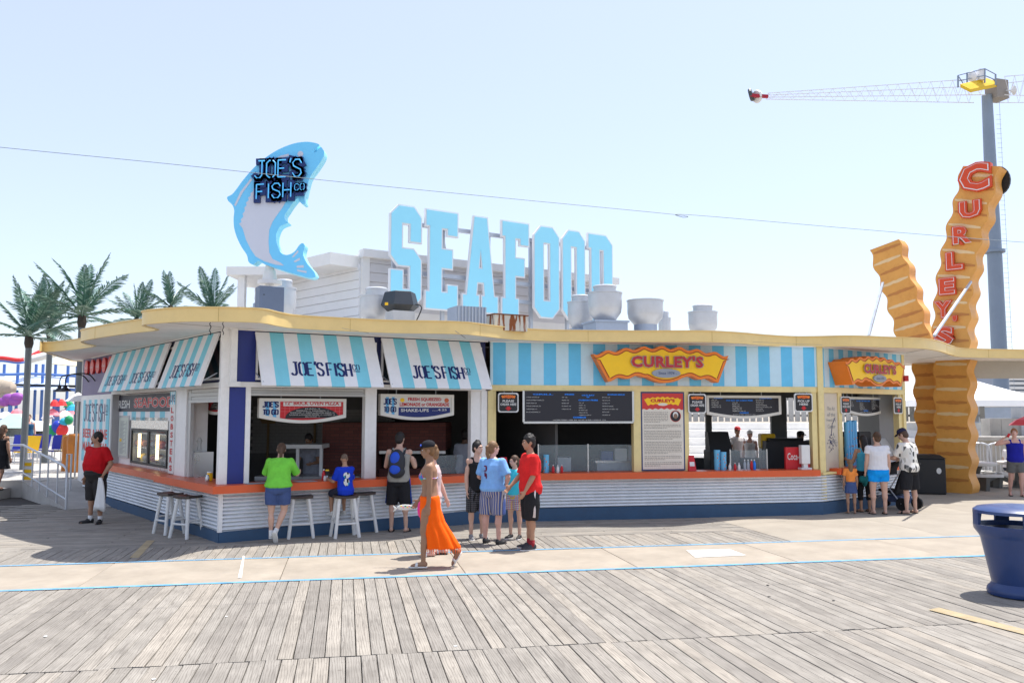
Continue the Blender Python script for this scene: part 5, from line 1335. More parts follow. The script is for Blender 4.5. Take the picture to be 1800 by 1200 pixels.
# ================================================================ raised deck, ramp and railing at the left
M_DECK = mat('pale_deck_boards', (.42, .40, .37), .85, .2, 2)
P0 = Vector((-9.95, 19.3, 0)); P1 = Vector((-12.9, 22.7, .38)); rd = (P1 - P0); rdh = Vector((rd.x, rd.y, 0)).normalized(); rs = Vector((-rdh.y, rdh.x, 0)) * -1   # rs points to the wall side
rs = Vector((rdh.y, -rdh.x, 0))
m = MB(); wr = 1.5
A, B = P0, P1; m.hexa([A + Vector((0, 0, -.1)), A + rs * wr + Vector((0, 0, -.1)), Vector((B.x, B.y, -.1)) + rs * wr, Vector((B.x, B.y, -.1)), A + Vector((0, 0, .01)), A + rs * wr + Vector((0, 0, .01)), B + rs * wr, B])
tag(m.build('ramp', M_DECK), kind='structure')
m = MB(); m.hexa([(-34, 22.75, -.1), (-12.4, 22.75, -.1), (-9.2, 46, -.1), (-50, 46, -.1), (-34, 22.75, .38), (-12.4, 22.75, .38), (-9.2, 46, .38), (-50, 46, .38)]); tag(m.build('raised_deck', M_DECK), kind='structure')
m = MB(); m.box(-17, -13.2, 21.9, 22.7, -.1, .2); tag(m.build('deck_step', M_DECK), kind='structure')
rail = empty('ramp_railing', P0, 'galvanised handrail along the boardwalk ramp', 'railing')
M_GALV = mat('galvanised_tube', (.55, .57, .60), .4, .08, 5, metal=.5)
rp = lambda t, h: P0 + rd * t + Vector((0, 0, h))
m = MB(); m.tube([rp(.01, .0), rp(.01, .80), rp(.04, .9)] + [rp(t, .93) for t in (.1, .5, 1.0)], .028, 8); m.tube([rp(1, .93), Vector((-15.0, 22.75, 1.31)), Vector((-17.5, 22.75, 1.31))], .028, 8); m.build('top_rail', M_GALV, rail, smooth=True)
m = MB(); m.tube([rp(.01, .22), rp(1, .22)], .02, 8); m.tube([rp(1, .22), Vector((-17.5, 22.75, .6))], .02, 8); m.build('bottom_rail', M_GALV, rail, smooth=True)
for t in (.2, .4, .58, .76, .98): m = MB(); m.tube([rp(t, .0), rp(t, .93)], .02, 8); m.build('post', M_GALV, rail, smooth=True)
for x in (-14.2, -15.6, -17.0): m = MB(); m.tube([(x, 22.75, .38), (x, 22.75, 1.31)], .02, 8); m.build('post', M_GALV, rail, smooth=True)
r2 = empty('wall_railing', (-9.3, 20.6, 0), 'short white railing against the left wall behind the man in red', 'railing')
m = MB(); w0 = SA.pt(SA.sx(140, .1), .35, 0); m.tube([w0 + Vector((0, 0, -.1)), w0 + Vector((0, 0, 1.1)), w0 + SA.u * .5 + Vector((0, 0, 1.12)), w0 + SA.u * .5 + Vector((0, 0, -.1))], .025, 8); m.build('frame', M_GALV, r2, smooth=True)
sp_ = at(42, 824, 22.68); s_ = empty('striped_sign', sp_, 'yellow and white striped board fixed to the railing', 'sign')
m = MB()
for k in range(6): m.box(sp_.x, sp_.x + .25, 22.66, 22.68, sp_.z - .28 + k * .09, sp_.z - .28 + (k + 1) * .09 - .001, k % 2)
m.build('board', [M_YELL, M_PRW], s_)
# carved wooden posts by the end of the wall
M_WOOD = mat('orange_wood', srgb(190, 116, 40), .6, .25, 4, bump=.3, bscale=12)
for k, (x, w) in enumerate(((122, .24), (132, .26))):
    q = gp(x, 832 + k * 2, .3); m = MB(); zt_ = at(x, 766 - k * 4, q.y).z
    m.lathe([(w, .36), (w * .95, .9), (w * 1.04, 1.3), (w * .96, zt_ - .05), (w * .8, zt_)], (q.x, q.y, 0), 9); 
    tag(m.build('timber_post', M_WOOD), ['thick orange timber post nearer the railing', 'thick orange timber post touching the white wall'][k], 'post')

# ================================================================ fairground behind the deck
def stall(x, y0, Y, w, h, rcol, label, wall=(.7, .7, .68)):
    c = at(x, y0, Y); z0 = .0; W = w / FOC * Y; e = empty('market_stall', (c.x, Y, z0), label, 'stall', 'fairground stalls')
    zt_ = c.z; m = MB(); d = W * .8
    m.box(c.x - W / 2, c.x + W / 2, Y, Y + d, z0, z0 + 1.0); m.box(c.x - W / 2, c.x - W / 2 + .1, Y + .01, Y + d, z0 + 1, zt_); m.box(c.x + W / 2 - .1, c.x + W / 2, Y + .01, Y + d, z0 + 1, zt_); m.box(c.x - W / 2 + .1, c.x + W / 2 - .1, Y + d - .1, Y + d, z0 + 1, zt_)
    m.build('wall', mat('stall_wall_%d' % int(x), wall, .6, .08, 4), e)
    m = MB(); ov = .25; rh = h
    m.hexa([(c.x - W / 2 - ov, Y - ov, zt_), (c.x + W / 2 + ov, Y - ov, zt_), (c.x + W / 2 + ov, Y + d + ov, zt_), (c.x - W / 2 - ov, Y + d + ov, zt_), (c.x - W * .2, Y + d * .3, zt_ + rh), (c.x + W * .2, Y + d * .3, zt_ + rh), (c.x + W * .2, Y + d * .7, zt_ + rh), (c.x - W * .2, Y + d * .7, zt_ + rh)])
    m.build('roof', rcol, e)
    m = MB(); m.box(c.x - W / 2, c.x + W / 2, Y - .12, Y - .005, z0 + .95, z0 + 1.02); m.build('counter', M_PRW, e)
M_GRW = mat('pale_green_roof', (.50, .66, .60), .6, .1, 3); M_WT = mat('white_canvas', (.78, .78, .77), .7, .05, 2); M_CRM = mat('cream_canvas', (.74, .66, .46), .7, .06, 2)
stall(18, 752, 42, 46, .7, M_GRW, 'white fairground stall with pale green roof at the far left')
stall(62, 757, 44, 34, .5, M_WT, 'white fairground kiosk with flat white roof between two palm poles', (.62, .62, .6))
stall(110, 768, 46, 44, .6, M_WT, 'white fairground booth behind the balloons')
# coaster with blue trestles
co = empty('roller_coaster', at(70, 800, 58), 'blue roller coaster trestle with red track far behind the palms', 'roller coaster')
M_CB = mat('coaster_blue', srgb(84, 122, 190), .45, .06, 3); M_CR = mat('coaster_red', srgb(205, 50, 50), .45, .06, 3); M_CO = mat('coaster_orange', srgb(220, 150, 40), .5, .06, 3)
for k, x in enumerate((-20, 8, 32, 64, 76, 98, 120, 136)):
    a = at(x, 640, 58 + (k % 2) * 2); m = MB(); m.tube([(a.x, a.y, 0), (a.x, a.y, a.z)], .10, 8); m.build('trestle', M_CB, co)
def track(pts, mt, r, nm):
    m_ = MB(); m_.tube(smooth_path(pts, 8), r, 6); m_.build(nm, mt, co)
track([at(-60, 630, 58), at(0, 629, 58), at(40, 632, 58), at(80, 615, 60), at(140, 612, 60)], M_CR, .14, 'track_rail')
track([at(-60, 634, 58.8), at(0, 633, 58.8), at(40, 636, 58.8), at(80, 619, 60.8), at(140, 616, 60.8)], M_CB, .12, 'track_rail')
track([at(-60, 655, 57), at(10, 658, 57), at(60, 657, 57), at(150, 662, 57)], M_CB, .09, 'walkway_rail')
track([at(-60, 676, 57), at(20, 676, 57), at(140, 679, 57)], M_BLACK, .08, 'walkway_rail')
track([at(-60, 684, 57), at(60, 681, 57), at(140, 686, 57)], M_CB, .10, 'walkway_rail')
for k, x in enumerate(()):
    a = at(x, 634, 57.5); m = MB(); W = .7; m.poly([(-W, .1), (-W * .6, -.4), (-W * .3, -.9), (0, -1.0), (W * .3, -.9), (W * .6, -.4), (W, .1), (0, .5)], [], a, (1, 0, 0), (0, 0, 1), .15); m.build('scallop', M_CO, co)
m = MB(); m.hexa([at(-20, 686, 56), at(122, 684, 56), at(122, 684, 62), at(-20, 686, 62), at(-15, 660, 60), at(118, 662, 60), at(118, 662, 60.2), at(-15, 660, 60.2)]); m.build('station_roof', mat('pale_blue_roof', (.52, .62, .76), .5, .08, 2), co)
for k in range(0):
    a = at(-10 + k * 13, 684, 57.2); b = at(-4 + k * 13, 705, 57.2); m = MB(); m.bar(a, b, .12); m.bar(b, at(3 + k * 13, 684, 57.2), .11); m.build('lattice', M_CB, co)
# flower ride: tan rock, purple petals
e = empty('flower_ride', at(20, 760, 50), 'tan rock with purple petal shades of a fairground ride', 'fairground ride')
m = MB(); rnd = random.Random(4)
for k in range(9): q = at(4 + rnd.uniform(-12, 14), 690 + rnd.uniform(-14, 16), 52); m.ball(q, (.6, .5, .5), 8, 6)
rk = m.build('rock', mat('tan_rock', (.45, .38, .30), .9, .3, 1.2, bump=.5, bscale=5), e, smooth=True)
for k, (x, y) in enumerate(((8, 706), (25, 705), (16, 700), (30, 698))):
    m = MB(); m.ball(at(x, y, 50.5), (.42, .3, .28), 10, 6); m.build('petal', mat('petal_purple', srgb(150, 80, 165), .5, .1, 3), e, smooth=True)
m = MB(); m.tube([at(18, 712, 50.5), at(18, 760, 50.5)], .12, 8); m.build('stem', M_CB, e)
# swing ride with red, white and green shades
e = empty('parasol_ride', at(100, 770, 48), 'fairground ride of pink, white, red and green parasols round a blue mast', 'fairground ride')
m = MB(); m.tube([at(100, 775, 48), at(101, 700, 48)], .13, 8); m.build('mast', M_CB, e)
PC_ = [mat('shade_pink', srgb(240, 130, 140), .6, .06, 3), M_WT, mat('shade_red', srgb(214, 50, 50), .6, .06, 3), mat('shade_green', srgb(20, 140, 90), .6, .06, 3), mat('shade_teal', srgb(40, 160, 190), .6, .06, 3)]
for k, (x, y, w, ci) in enumerate(((92, 722, 26, 0), (112, 724, 30, 1), (120, 720, 26, 0), (96, 706, 18, 2), (108, 705, 20, 2), (122, 708, 20, 3), (128, 714, 24, 4), (84, 728, 22, 1), (10, 727, 40, 1), (30, 722, 26, 0))):
    q = at(x, y, 47.5 + (k % 3) * .6); W = w / FOC * 48 / 2; m = MB(); m.lathe([(W, -.25), (W * .6, .0), (.06, .12)], tuple(q), 8); m.build('parasol', PC_[ci], e)
for k, (x, y, r, ci) in enumerate(((92, 756, 9, 3), (101, 750, 10, 5), (109, 755, 10, 2), (112, 742, 7, 4), (121, 738, 7, 3))):
    q = at(x, y, 40); b = empty('balloon', (q.x, q.y, q.z), ['green balloon', 'blue balloon', 'red balloon', 'teal balloon', 'small green balloon'][k] + ' in the cluster over the fairground fence', 'balloon', 'balloon cluster'); m = MB(); rr_ = r / FOC * 40
    m.ball(q, (rr_, rr_, rr_ * 1.15), 14, 10); m.build('skin', (PC_ + [mat('ball_blue', srgb(40, 60, 170), .3, .05, 3)])[ci], b, smooth=True)
    m = MB(); m.tube([(q.x, q.y, q.z - rr_ * 1.1), (q.x + .1, q.y, .4)], .015, 5); m.build('string', M_PRW, b)
# shade sails
e = empty('shade_sail', at(130, 640, 38), 'cream canvas shade sail on a white boom behind the palms', 'shade sail')
m = MB(); A_, B_, C_, D_ = at(92, 640, 36), at(170, 617, 38), at(175, 648, 34), at(110, 632, 40); m.add([A_, C_, B_, D_, A_ + Vector((0, 0, .03)), C_ + Vector((0, 0, .03)), B_ + Vector((0, 0, .03)), D_ + Vector((0, 0, .03))], [(0, 1, 2, 3), (7, 6, 5, 4), (0, 4, 5, 1), (1, 5, 6, 2), (2, 6, 7, 3), (3, 7, 4, 0)]); m.build('canvas', M_CRM, e)
m = MB(); m.tube([at(44, 634, 36), at(80, 625, 36.5), at(130, 612, 37)], .16, 10); m.build('boom', M_PRW, e, smooth=True)
m = MB(); q = at(88, 631, 36.2); m.tube([(q.x, q.y, .3), (q.x, q.y, q.z)], .07, 8); m.build('mast', M_PRW, e)
# chairs on the deck
M_CHB = mat('chair_blue', srgb(50, 60, 165), .6, .08, 3)
for k, (x, y) in enumerate(((22, 812), (38, 815), (58, 810), (92, 812), (108, 812))):
    q = gp(x, y, .38); e = empty('deck_chair', (q.x, q.y, .38), ['blue deck chair nearest the picture edge', 'yellow and white deck chair behind the railing', 'blue deck chair between the first two palm poles', 'blue deck chair right of the second palm pole', 'yellow deck chair next to the timber posts'][k], 'chair', 'deck chairs')
    cm = [M_CHB, M_YELL][k in (1, 4)]
    m = MB(); m.hexa([(q.x - .3, q.y, .78), (q.x + .3, q.y, .78), (q.x + .3, q.y + .5, .74), (q.x - .3, q.y + .5, .74), (q.x - .3, q.y, .82), (q.x + .3, q.y, .82), (q.x + .3, q.y + .5, .78), (q.x - .3, q.y + .5, .78)]); m.build('seat', cm, e)
    m = MB(); m.hexa([(q.x - .3, q.y + .45, .82), (q.x + .3, q.y + .45, .82), (q.x + .3, q.y + .49, .82), (q.x - .3, q.y + .49, .82), (q.x - .32, q.y + .6, 1.35), (q.x + .32, q.y + .6, 1.35), (q.x + .32, q.y + .64, 1.35), (q.x - .32, q.y + .64, 1.35)]); m.build('backrest', cm, e)
    for dx in (-.28, .28):
        for dy in (.03, .47): m = MB(); m.tube([(q.x + dx, q.y + dy, .38), (q.x + dx, q.y + dy, .8)], .02, 6); m.build('leg', M_PRW, e)
# white shade umbrella peeking past the mauve board
q = at(137, 702, 24); e = empty('parasol', (q.x, 24, .38), 'small white parasol peeking out left of the striped poster', 'parasol')
m = MB(); m.lathe([(.35, -.05), (.2, .08), (.02, .2)], tuple(q), 8); m.build('canopy', M_WT, e); m = MB(); m.tube([(q.x, 24, .38), tuple(q)], .025, 6); m.build('pole', M_PRW, e)

# ================================================================ right-hand background
M_CWALL = mat('stained_concrete', (.46, .44, .40), .9, .28, .9, bump=.2, bscale=30, dirt=(.27, .26, .24), dirt_amt=.6)
M_BLEACH = mat('bleached_steps', (.80, .79, .76), .8, .12, 1.5)
steps = empty('bleacher_steps', (14, 33, 0), 'pale concrete bleacher steps seen through the shop windows', 'steps')
for k in range(6):
    m = MB(); m.box(2.5, 21.5, 30.5 + k * .9, 31.38 + k * .9, -.1, .35 + k * .28); m.build('step', M_BLEACH, steps)
fen = empty('slatted_fence', (10, 36.5, 0), 'grey upright slat fence behind the bleacher steps', 'fence')
sl = None
for k in range(60):
    x = 4.0 + k * .27
    if sl is None: m = MB(); m.box(-.1, .1, -.02, .02, 0, 1.15); sl = m.build('slat', mat('fence_grey', (.36, .36, .35), .7, .2, 2), fen); sl.location = (x - 10, -.2, 1.8); sl.matrix_parent_inverse = Matrix()
    else: o = sl.copy(); COL.objects.link(o); o.location = (x - 10, -.2, 1.8)
m = MB(); m.box(4, 20, 36.4, 36.45, 2.0, 2.1); m.box(4, 20, 36.4, 36.45, 2.7, 2.8); m.build('rail', mat('fence_grey', (.36, .36, .35)), fen)
wl_ = empty('concrete_wall', (19, 31, 0), 'weathered concrete walls stepped behind the picnic tables', 'wall')
a = at(1715, 770, 31); b = at(1830, 770, 31)
for k in range(9):
    w0 = 15.2 + k * .85; m = MB(); m.box(w0, w0 + .84, 29.5 + (k % 2) * .01, 30, -.1, at(1750, 774, 29.5).z); m.build('panel', M_CWALL, wl_)
m = MB(); m.box(15.0, 24, 29.2, 30.1, at(1750, 774, 29.5).z, at(1750, 767, 29.5).z); m.build('coping', M_CWALL, wl_)
for k in range(3):
    x0 = at(1730 + k * 20, 760, 31).x; m = MB(); m.box(x0, x0 + .40, 30.6, 31.2, .0, at(1730, 735, 31).z); m.build('block', M_CWALL, wl_)
m = MB(); q = at(1786, 730, 30.8); m.box(q.x, q.x + 1.2, 30.5, 31.1, 0, at(1786, 716, 30.8).z); m.build('block', mat('concrete_blue', (.42, .44, .46), .9, .15, 1), wl_)
e = empty('beach_hut', at(1740, 740, 40), 'pale blue clad hut under the white tent', 'hut')
m = MB(); a = at(1712, 735, 40); m.box(a.x, a.x + 2.4, 40, 42, 0, at(1712, 708, 40).z); m.build('wall', mat('hut_blue_grey', (.38, .44, .52), .6, .1, 3), e)
m = MB(); m.box(a.x - .1, a.x + 2.5, 39.8, 42, at(1712, 708, 40).z, at(1712, 705, 40).z); m.build('roof', M_CB, e)
e = empty('painted_kiosk', at(1785, 740, 42), 'yellow and green painted kiosk at the right edge', 'kiosk')
m = MB(); a = at(1776, 735, 42); m.box(a.x, a.x + 2.0, 42, 44, 0, at(1776, 705, 42).z, 0); m.box(a.x + .1, a.x + .8, 41.9, 41.99, 1.2, at(1776, 716, 42).z, 1); m.build('wall', [mat('kiosk_yellow', srgb(230, 170, 40), .5, .1, 3), mat('kiosk_green', srgb(20, 110, 60), .5, .1, 3)], e)
# white tent
tz0 = at(1740, 703, 34).z; tz1 = at(1740, 652, 34).z
e = empty('white_tent', (19.5, 34, 0), 'white peaked event tent behind the fry pylon', 'tent')
x0, x1 = at(1700, 703, 34).x, at(1838, 703, 34).x; xc = at(1700, 650, 34).x + .6
prof = lambda t: tz0 + (tz1 - tz0) * (1 - t) ** 1.25
m = MB(); vs_ = []; n_ = 10
cx_, cy_ = at(1745, 660, 34).x - .6, 36.0
ring = [(x0 - 2.2, 33.2), (x1, 33.2), (x1, 38.8), (x0 - 2.2, 38.8)]
for i in range(n_ + 1):
    t = i / n_
    for (rx, ry) in ring: vs_.append((cx_ + (rx - cx_) * t, cy_ + (ry - cy_) * t, prof(t)))
fs_ = [(i * 4 + j, i * 4 + (j + 1) % 4, (i + 1) * 4 + (j + 1) % 4, (i + 1) * 4 + j) for i in range(n_) for j in range(4)]
m.add(vs_, [f[::-1] for f in fs_]); k4 = n_ * 4
m.add([vs_[k4 + j] for j in range(4)] + [(p[0], p[1], p[2] - .25) for p in vs_[k4:k4 + 4]], [(j, j + 4, (j + 1) % 4 + 4, (j + 1) % 4) for j in range(4)])
m.build('canopy', mat('tent_white', (.85, .85, .85), .7, .02, 2), e, smooth=True)
for (rx, ry) in ring: m = MB(); m.tube([(rx, ry, 0), (rx, ry, tz0)], .05, 8); m.build('pole', M_GALV, e)
# high-rise glimpsed at the edge
e = empty('apartment_block', at(1790, 700, 160), 'distant apartment block with white balconies at the right edge', 'building')
a = at(1776, 700, 160); m = MB(); m.box(a.x, a.x + 14, 160, 175, 0, at(1780, 640, 160).z); m.build('wall', mat('far_wall', (.30, .34, .42), .7, .1, .3), e)
for k in range(8): z = at(1780, 700 - k * 8, 160).z; m = MB(); m.box(a.x - .2, a.x + 14, 159.3, 159.95, z, z + .5); m.build('balcony', M_PRW, e)
# picnic tables
def picnic(px, py, label, rz):
    q = gp(px, py, 0); e = empty('picnic_table', q, label, 'picnic table', 'round concrete picnic tables', rz)
    M_T = mat('table_white', (.60, .59, .56), .7, .1, 3); M_L = mat('table_leg', (.12, .12, .11), .8, .15, 3)
    m = MB(); m.lathe([(.02, .66), (.54, .66), (.56, .69), (.56, .73), (.53, .75), (.02, .75)], (0, 0, 0), 24); o = m.build('table_top', M_T, smooth=True); o.parent = e
    m = MB(); m.lathe([(.24, 0), (.14, .1), (.1, .4), (.2, .66)], (0, 0, 0), 12); o = m.build('pedestal', M_L, smooth=True); o.parent = e
    for k in range(3):
        a = 2 * math.pi * k / 3; prof_ = []
        for i in range(9):
            t = a - .52 + 1.04 * i / 8; prof_.append((.98 * math.cos(t), .98 * math.sin(t)))
        for i in range(9):
            t = a + .52 - 1.04 * i / 8; prof_.append((.68 * math.cos(t), .68 * math.sin(t)))
        m = MB(); m.poly(prof_, [], (0, 0, .45), (1, 0, 0), (0, 1, 0), .07); o = m.build('bench', M_T, bevel=.01); o.parent = e
        m = MB(); c, s = math.cos(a), math.sin(a); m.bar((c * .15, s * .15, .14), (c * .82, s * .82, .40), .16, .12); m.bar((c * .78, s * .78, 0), (c * .85, s * .85, .39), .13, .22); o = m.build('leg', M_L); o.parent = e
picnic(1716, 858, 'round white picnic table half hidden by the fry pylon', .3)
picnic(1792, 856, 'round white picnic table behind the woman in blue', .9)
# loop rail racks
for k, (x0_, x1_) in enumerate(((1722, 1742), (1738, 1790))):
    a, b = gp(x0_ - (18 if k == 0 else 0), 842, 0), gp(x1_, 842, 0); zt_ = at(x1_, 780, a.y).z
    e = empty('loop_barrier', ((a.x + b.x) / 2, a.y, 0), ['narrow grey loop barrier next to the fry pylon', 'wide grey loop barrier in front of the concrete wall'][k], 'barrier', 'loop barriers')
    m = MB(); m.tube(smooth_path([a, Vector((a.x, a.y, zt_ * .8)), Vector((a.x + .15, a.y, zt_)), Vector((b.x - .15, a.y, zt_)), Vector((b.x, a.y, zt_ * .8)), Vector((b.x, a.y, 0))], 4), .035, 8); m.build('frame', M_GALV, e, smooth=True)
    for t in range(1, 7): m = MB(); x = a.x + (b.x - a.x) * t / 7; m.tube([(x, a.y, .12), (x, a.y, zt_)], .012, 6); m.build('bar', M_GALV, e)
# red parasol edge
q = at(1800, 741, 25); e = empty('parasol', (q.x, 25, 0), 'red parasol at the right picture edge', 'parasol')
m = MB(); m.lathe([(.5, -.1), (.3, .06), (.02, .18)], (q.x + .1, 25, q.z), 8); m.build('canopy', M_RED, e); m = MB(); m.tube([(q.x + .1, 25, 0), (q.x + .1, 25, q.z)], .025, 6); m.build('pole', M_GALV, e)

# ================================================================ thrill-ride tower
TD = 62.0; tb = at(1756, 610, TD)
tw = empty('ride_tower', (tb.x, TD, 0), 'tall blue-grey ride tower with a long white lattice arm and yellow platform', 'ride')
M_TOW = mat('tower_blue_grey', (.24, .30, .38), .5, .08, .6); M_LAT = mat('lattice_white', (.78, .78, .78), .5, .04, 2)
zt_ = at(1738, 168, TD).z; z_f = at(1747, 442, TD).z
tx = lambda y: at(1756 - (605 - y) * .0, y, TD).x
m = MB(); m.lathe([(.56, 0), (.50, z_f)], (tb.x, TD, 0), 20); m.build('lower_mast', M_TOW, tw, smooth=True)
m = MB(); m.lathe([(.50, z_f), (.36, zt_)], (tb.x, TD, 0), 20); m.build('upper_mast', M_TOW, tw, smooth=True)
m = MB(); m.lathe([(.72, z_f - .1), (.72, z_f + .1)], (tb.x, TD, 0), 20); m.build('flange', M_TOW, tw)
m = MB(); 
for k in range(60): z = 3 + k * .36; m.bar((tb.x + .5, TD - .2, z), (tb.x + .85, TD - .2, z), .02)
m.bar((tb.x + .85, TD - .2, 3), (tb.x + .78, TD - .2, zt_), .02); m.build('ladder', M_STEELD, tw)
px_w = lambda dx: dx / FOC * TD
m = MB(); m.hexa([at(1688, 154, TD - 2), at(1706, 163, TD - 2), at(1757, 152, TD - .5), at(1735, 143, TD - .5)] + [p + Vector((0, 0, .25)) for p in (at(1688, 154, TD - 2), at(1706, 163, TD - 2), at(1757, 152, TD - .5), at(1735, 143, TD - .5))]); m.build('platform', mat('platform_yellow', srgb(232, 190, 30), .5, .06, 2), tw)
m = MB()
for (x, y0_, y1_) in ((1684, 133, 154), (1700, 128, 158), (1731, 121, 146), (1750, 131, 150)): m.bar(at(x, y1_, TD - 1.2), at(x, y0_, TD - 1.2), .09)
for (p, q) in (((1684, 133), (1731, 121)), ((1731, 121), (1750, 131)), ((1684, 143), (1731, 133)), ((1684, 133), (1700, 158)), ((1731, 133), (1750, 141))): m.bar(at(*p, TD - 1.2), at(*q, TD - 1.2), .05)
m.build('guard_rail', M_TOW, tw)
m = MB(); m.ball(at(1709, 135, TD - 1), (.36, .3, .4), 12, 8); m.cbox(at(1724, 132, TD - 1), (.4, .4, .8)); m.build('motor', M_LAT, tw, smooth=True)
m = MB(); m.cbox(at(1752, 160, TD), (1.1, 1.1, 1.4), .3); m.build('hub_box', mat('hub_brown', (.30, .27, .24), .6, .15, 1), tw)
m = MB(); q = at(1782, 159, TD - 1); m.lathe([(.02, -.25), (.3, .0), (.34, .02)], tuple(q), 12, axis=Matrix.Rotation(R(80), 3, 'Y')); m.bar(at(1760, 160, TD), q, .1); m.build('dish', M_LAT, tw)
def truss(xa, xb, ya_t, ya_b, yb_t, yb_b, n_):
    m_ = MB(); dep = lambda t: .9 * (1 - t) + .15 * t
    for sd in (-1, 1):
        A0, A1 = at(xa, ya_t, TD), at(xb, yb_t, TD); B0, B1 = at(xa, ya_b, TD), at(xb, yb_b, TD)
        o0, o1 = Vector((0, sd * .8, 0)), Vector((0, sd * .2, 0))
        m_.bar(A0 + o0, A1 + o1, .045); m_.bar(B0 + o0, B1 + o1, .045)
        for k in range(n_):
            t, t2 = k / n_, (k + 1) / n_
            a = A0 + o0 + (A1 + o1 - A0 - o0) * t; b = B0 + o0 + (B1 + o1 - B0 - o0) * (t + t2) / 2; c = A0 + o0 + (A1 + o1 - A0 - o0) * t2
            m_.bar(a, b, .024); m_.bar(b, c, .024)
    m_.build('lattice_arm', M_LAT, tw)
truss(1722, 1348, 145, 174, 166, 173, 20); truss(1755, 1990, 142, 174, 120, 178, 13)
for k, (x, y) in enumerate(((1320, 167), (1331, 170))):
    q = at(x, y, TD); m = MB(); m.lathe([(.44, -.12), (.5, 0), (.44, .12), (.2, .14), (.2, -.14)], tuple(q), 16, axis=Matrix.Rotation(R(78), 3, 'Y') @ Matrix.Rotation(R(25 - 50 * k), 3, 'X')); m.build('gondola', [mat('gondola_black', (.06, .07, .08), .4, .1, 3), M_LAT][k], tw)
m = MB(); m.bar(at(1318, 168, TD - .3), at(1350, 170, TD - .3), .22); m.build('arm_tip', mat('tip_red', srgb(170, 30, 50), .5, .05, 3), tw)

# ================================================================ bar stools
M_STW = mat('stool_white', (.72, .72, .70), .45, .06, 5, dirt=(.45, .42, .38), dirt_amt=.25); M_STS = mat('stool_seat_dark', (.055, .04, .035), .4, .2, 6)
def stool(px, py, label, rz, loc=None):
    q = loc or gp(px, py, 0); e = empty('bar_stool', q, label, 'bar stool', 'white bar stools at the counter', rz); H_ = .72
    m = MB(); vs = []
    for i in range(9):
        x = -.20 + .40 * i / 8
        z = .022 * (2 * x / .40) ** 2
        for y in (-.15, .15): vs.append((x, y, H_ - .012 + z))
    for i in range(9):
        x = -.20 + .40 * i / 8; z = .012 * (2 * x / .40) ** 2
        for y in (-.15, .15): vs.append((x, y, H_ - .05 + z))
    fs = [(2 * i, 2 * i + 2, 2 * i + 3, 2 * i + 1) for i in range(8)] + [(18 + 2 * i + 1, 18 + 2 * i + 3, 18 + 2 * i + 2, 18 + 2 * i) for i in range(8)] + [(18 + 2 * i, 20 + 2 * i, 2 * i + 2, 2 * i) for i in range(8)] + [(2 * i + 1, 2 * i + 3, 21 + 2 * i, 19 + 2 * i) for i in range(8)] + [(0, 1, 19, 18), (17, 16, 34, 35)]
    m.add(vs, fs); o = m.build('seat', M_STS, smooth=True, bevel=.006); o.parent = e
    T, B = (.13, .10), (.21, .18)
    for sx in (-1, 1):
        for sy in (-1, 1):
            m = MB(); m.tube([(sx * B[0], sy * B[1], 0), (sx * T[0], sy * T[1], H_ - .045)], [.030, .032], 8); o = m.build('leg', M_STW, smooth=True); o.parent = e
    at_ = lambda z: (T[0] + (B[0] - T[0]) * (1 - z / H_), T[1] + (B[1] - T[1]) * (1 - z / H_))
    for z, ax in ((.24, 0), (.30, 1)):
        a, b = at_(z)
        for s in (-1, 1):
            m = MB()
            if ax == 0: m.tube([(-a, s * b, z), (a, s * b, z)], .019, 6)
            else: m.tube([(s * a, -b, z), (s * a, b, z)], .019, 6)
            o = m.build('stretcher', M_STW); o.parent = e
    return q
stool(328, 944, 'white stool with dark seat nearest the corner on the left side', R(-28))
stool(297, 937, 'white stool with dark seat farther along the left side', R(-40))
stool(527, 944, 'white stool beside the woman in lime green', R(20))
ST_BOY = stool(606, 943, 'white stool the boy in blue sits on', R(25))
stool(636, 935, 'white stool half hidden behind the seated boy', R(35))

# ================================================================ blue litter bin
M_BIN = mat('bin_blue', srgb(32, 60, 112), .38, .08, 4, spec=.5, dirt=(.04, .05, .12), dirt_amt=.3, coat=.15)
qb = gp(1792, 1046, 0); e = empty('litter_bin', qb, 'dark blue moulded litter bin with four-post lid at the right edge', 'litter bin')
m = MB(); m.lathe([(.30, .0), (.335, .015), (.345, .05), (.335, .09), (.30, .125), (.285, .15), (.29, .17), (.385, .67), (.40, .70), (.452, .775), (.457, .83), (.43, .83), (.42, .78), (.36, .68), (.27, .2), (.05, .18)], (0, 0, 0), 40); o = m.build('body', M_BIN, smooth=True); o.parent = e
m = MB(); m.lathe([(.415, .965), (.455, .965), (.452, 1.0), (.41, 1.03), (.25, 1.055), (.02, 1.065)], (0, 0, 0), 40); o = m.build('lid', M_BIN, smooth=True); o.parent = e
for k in range(4):
    a0 = R(-100 + 90 * k); m = MB(); vs = []; n_ = 8
    for i in range(n_ + 1):
        a = a0 - .19 + .38 * i / n_
        for r_, z in ((.457, .826), (.456, .97), (.405, .97), (.43, .826)): vs.append((r_ * math.cos(a), r_ * math.sin(a), z))
    m.add(vs, [(4 * i + j, 4 * i + 4 + j, 4 * i + 4 + (j + 1) % 4, 4 * i + (j + 1) % 4) for i in range(n_) for j in range(4)] + [(3, 2, 1, 0), tuple(4 * n_ + j for j in range(4))]); o = m.build('post', M_BIN, smooth=True); o.parent = e
m = MB(); m.lathe([(.26, .3), (.35, .72), (.36, .78), (.34, .78), (.02, .6)], (0, 0, 0), 24); o = m.build('bin_liner', mat('bin_liner', (.06, .06, .065), .35, .2, 8, bump=.6, bscale=25), smooth=True); o.parent = e
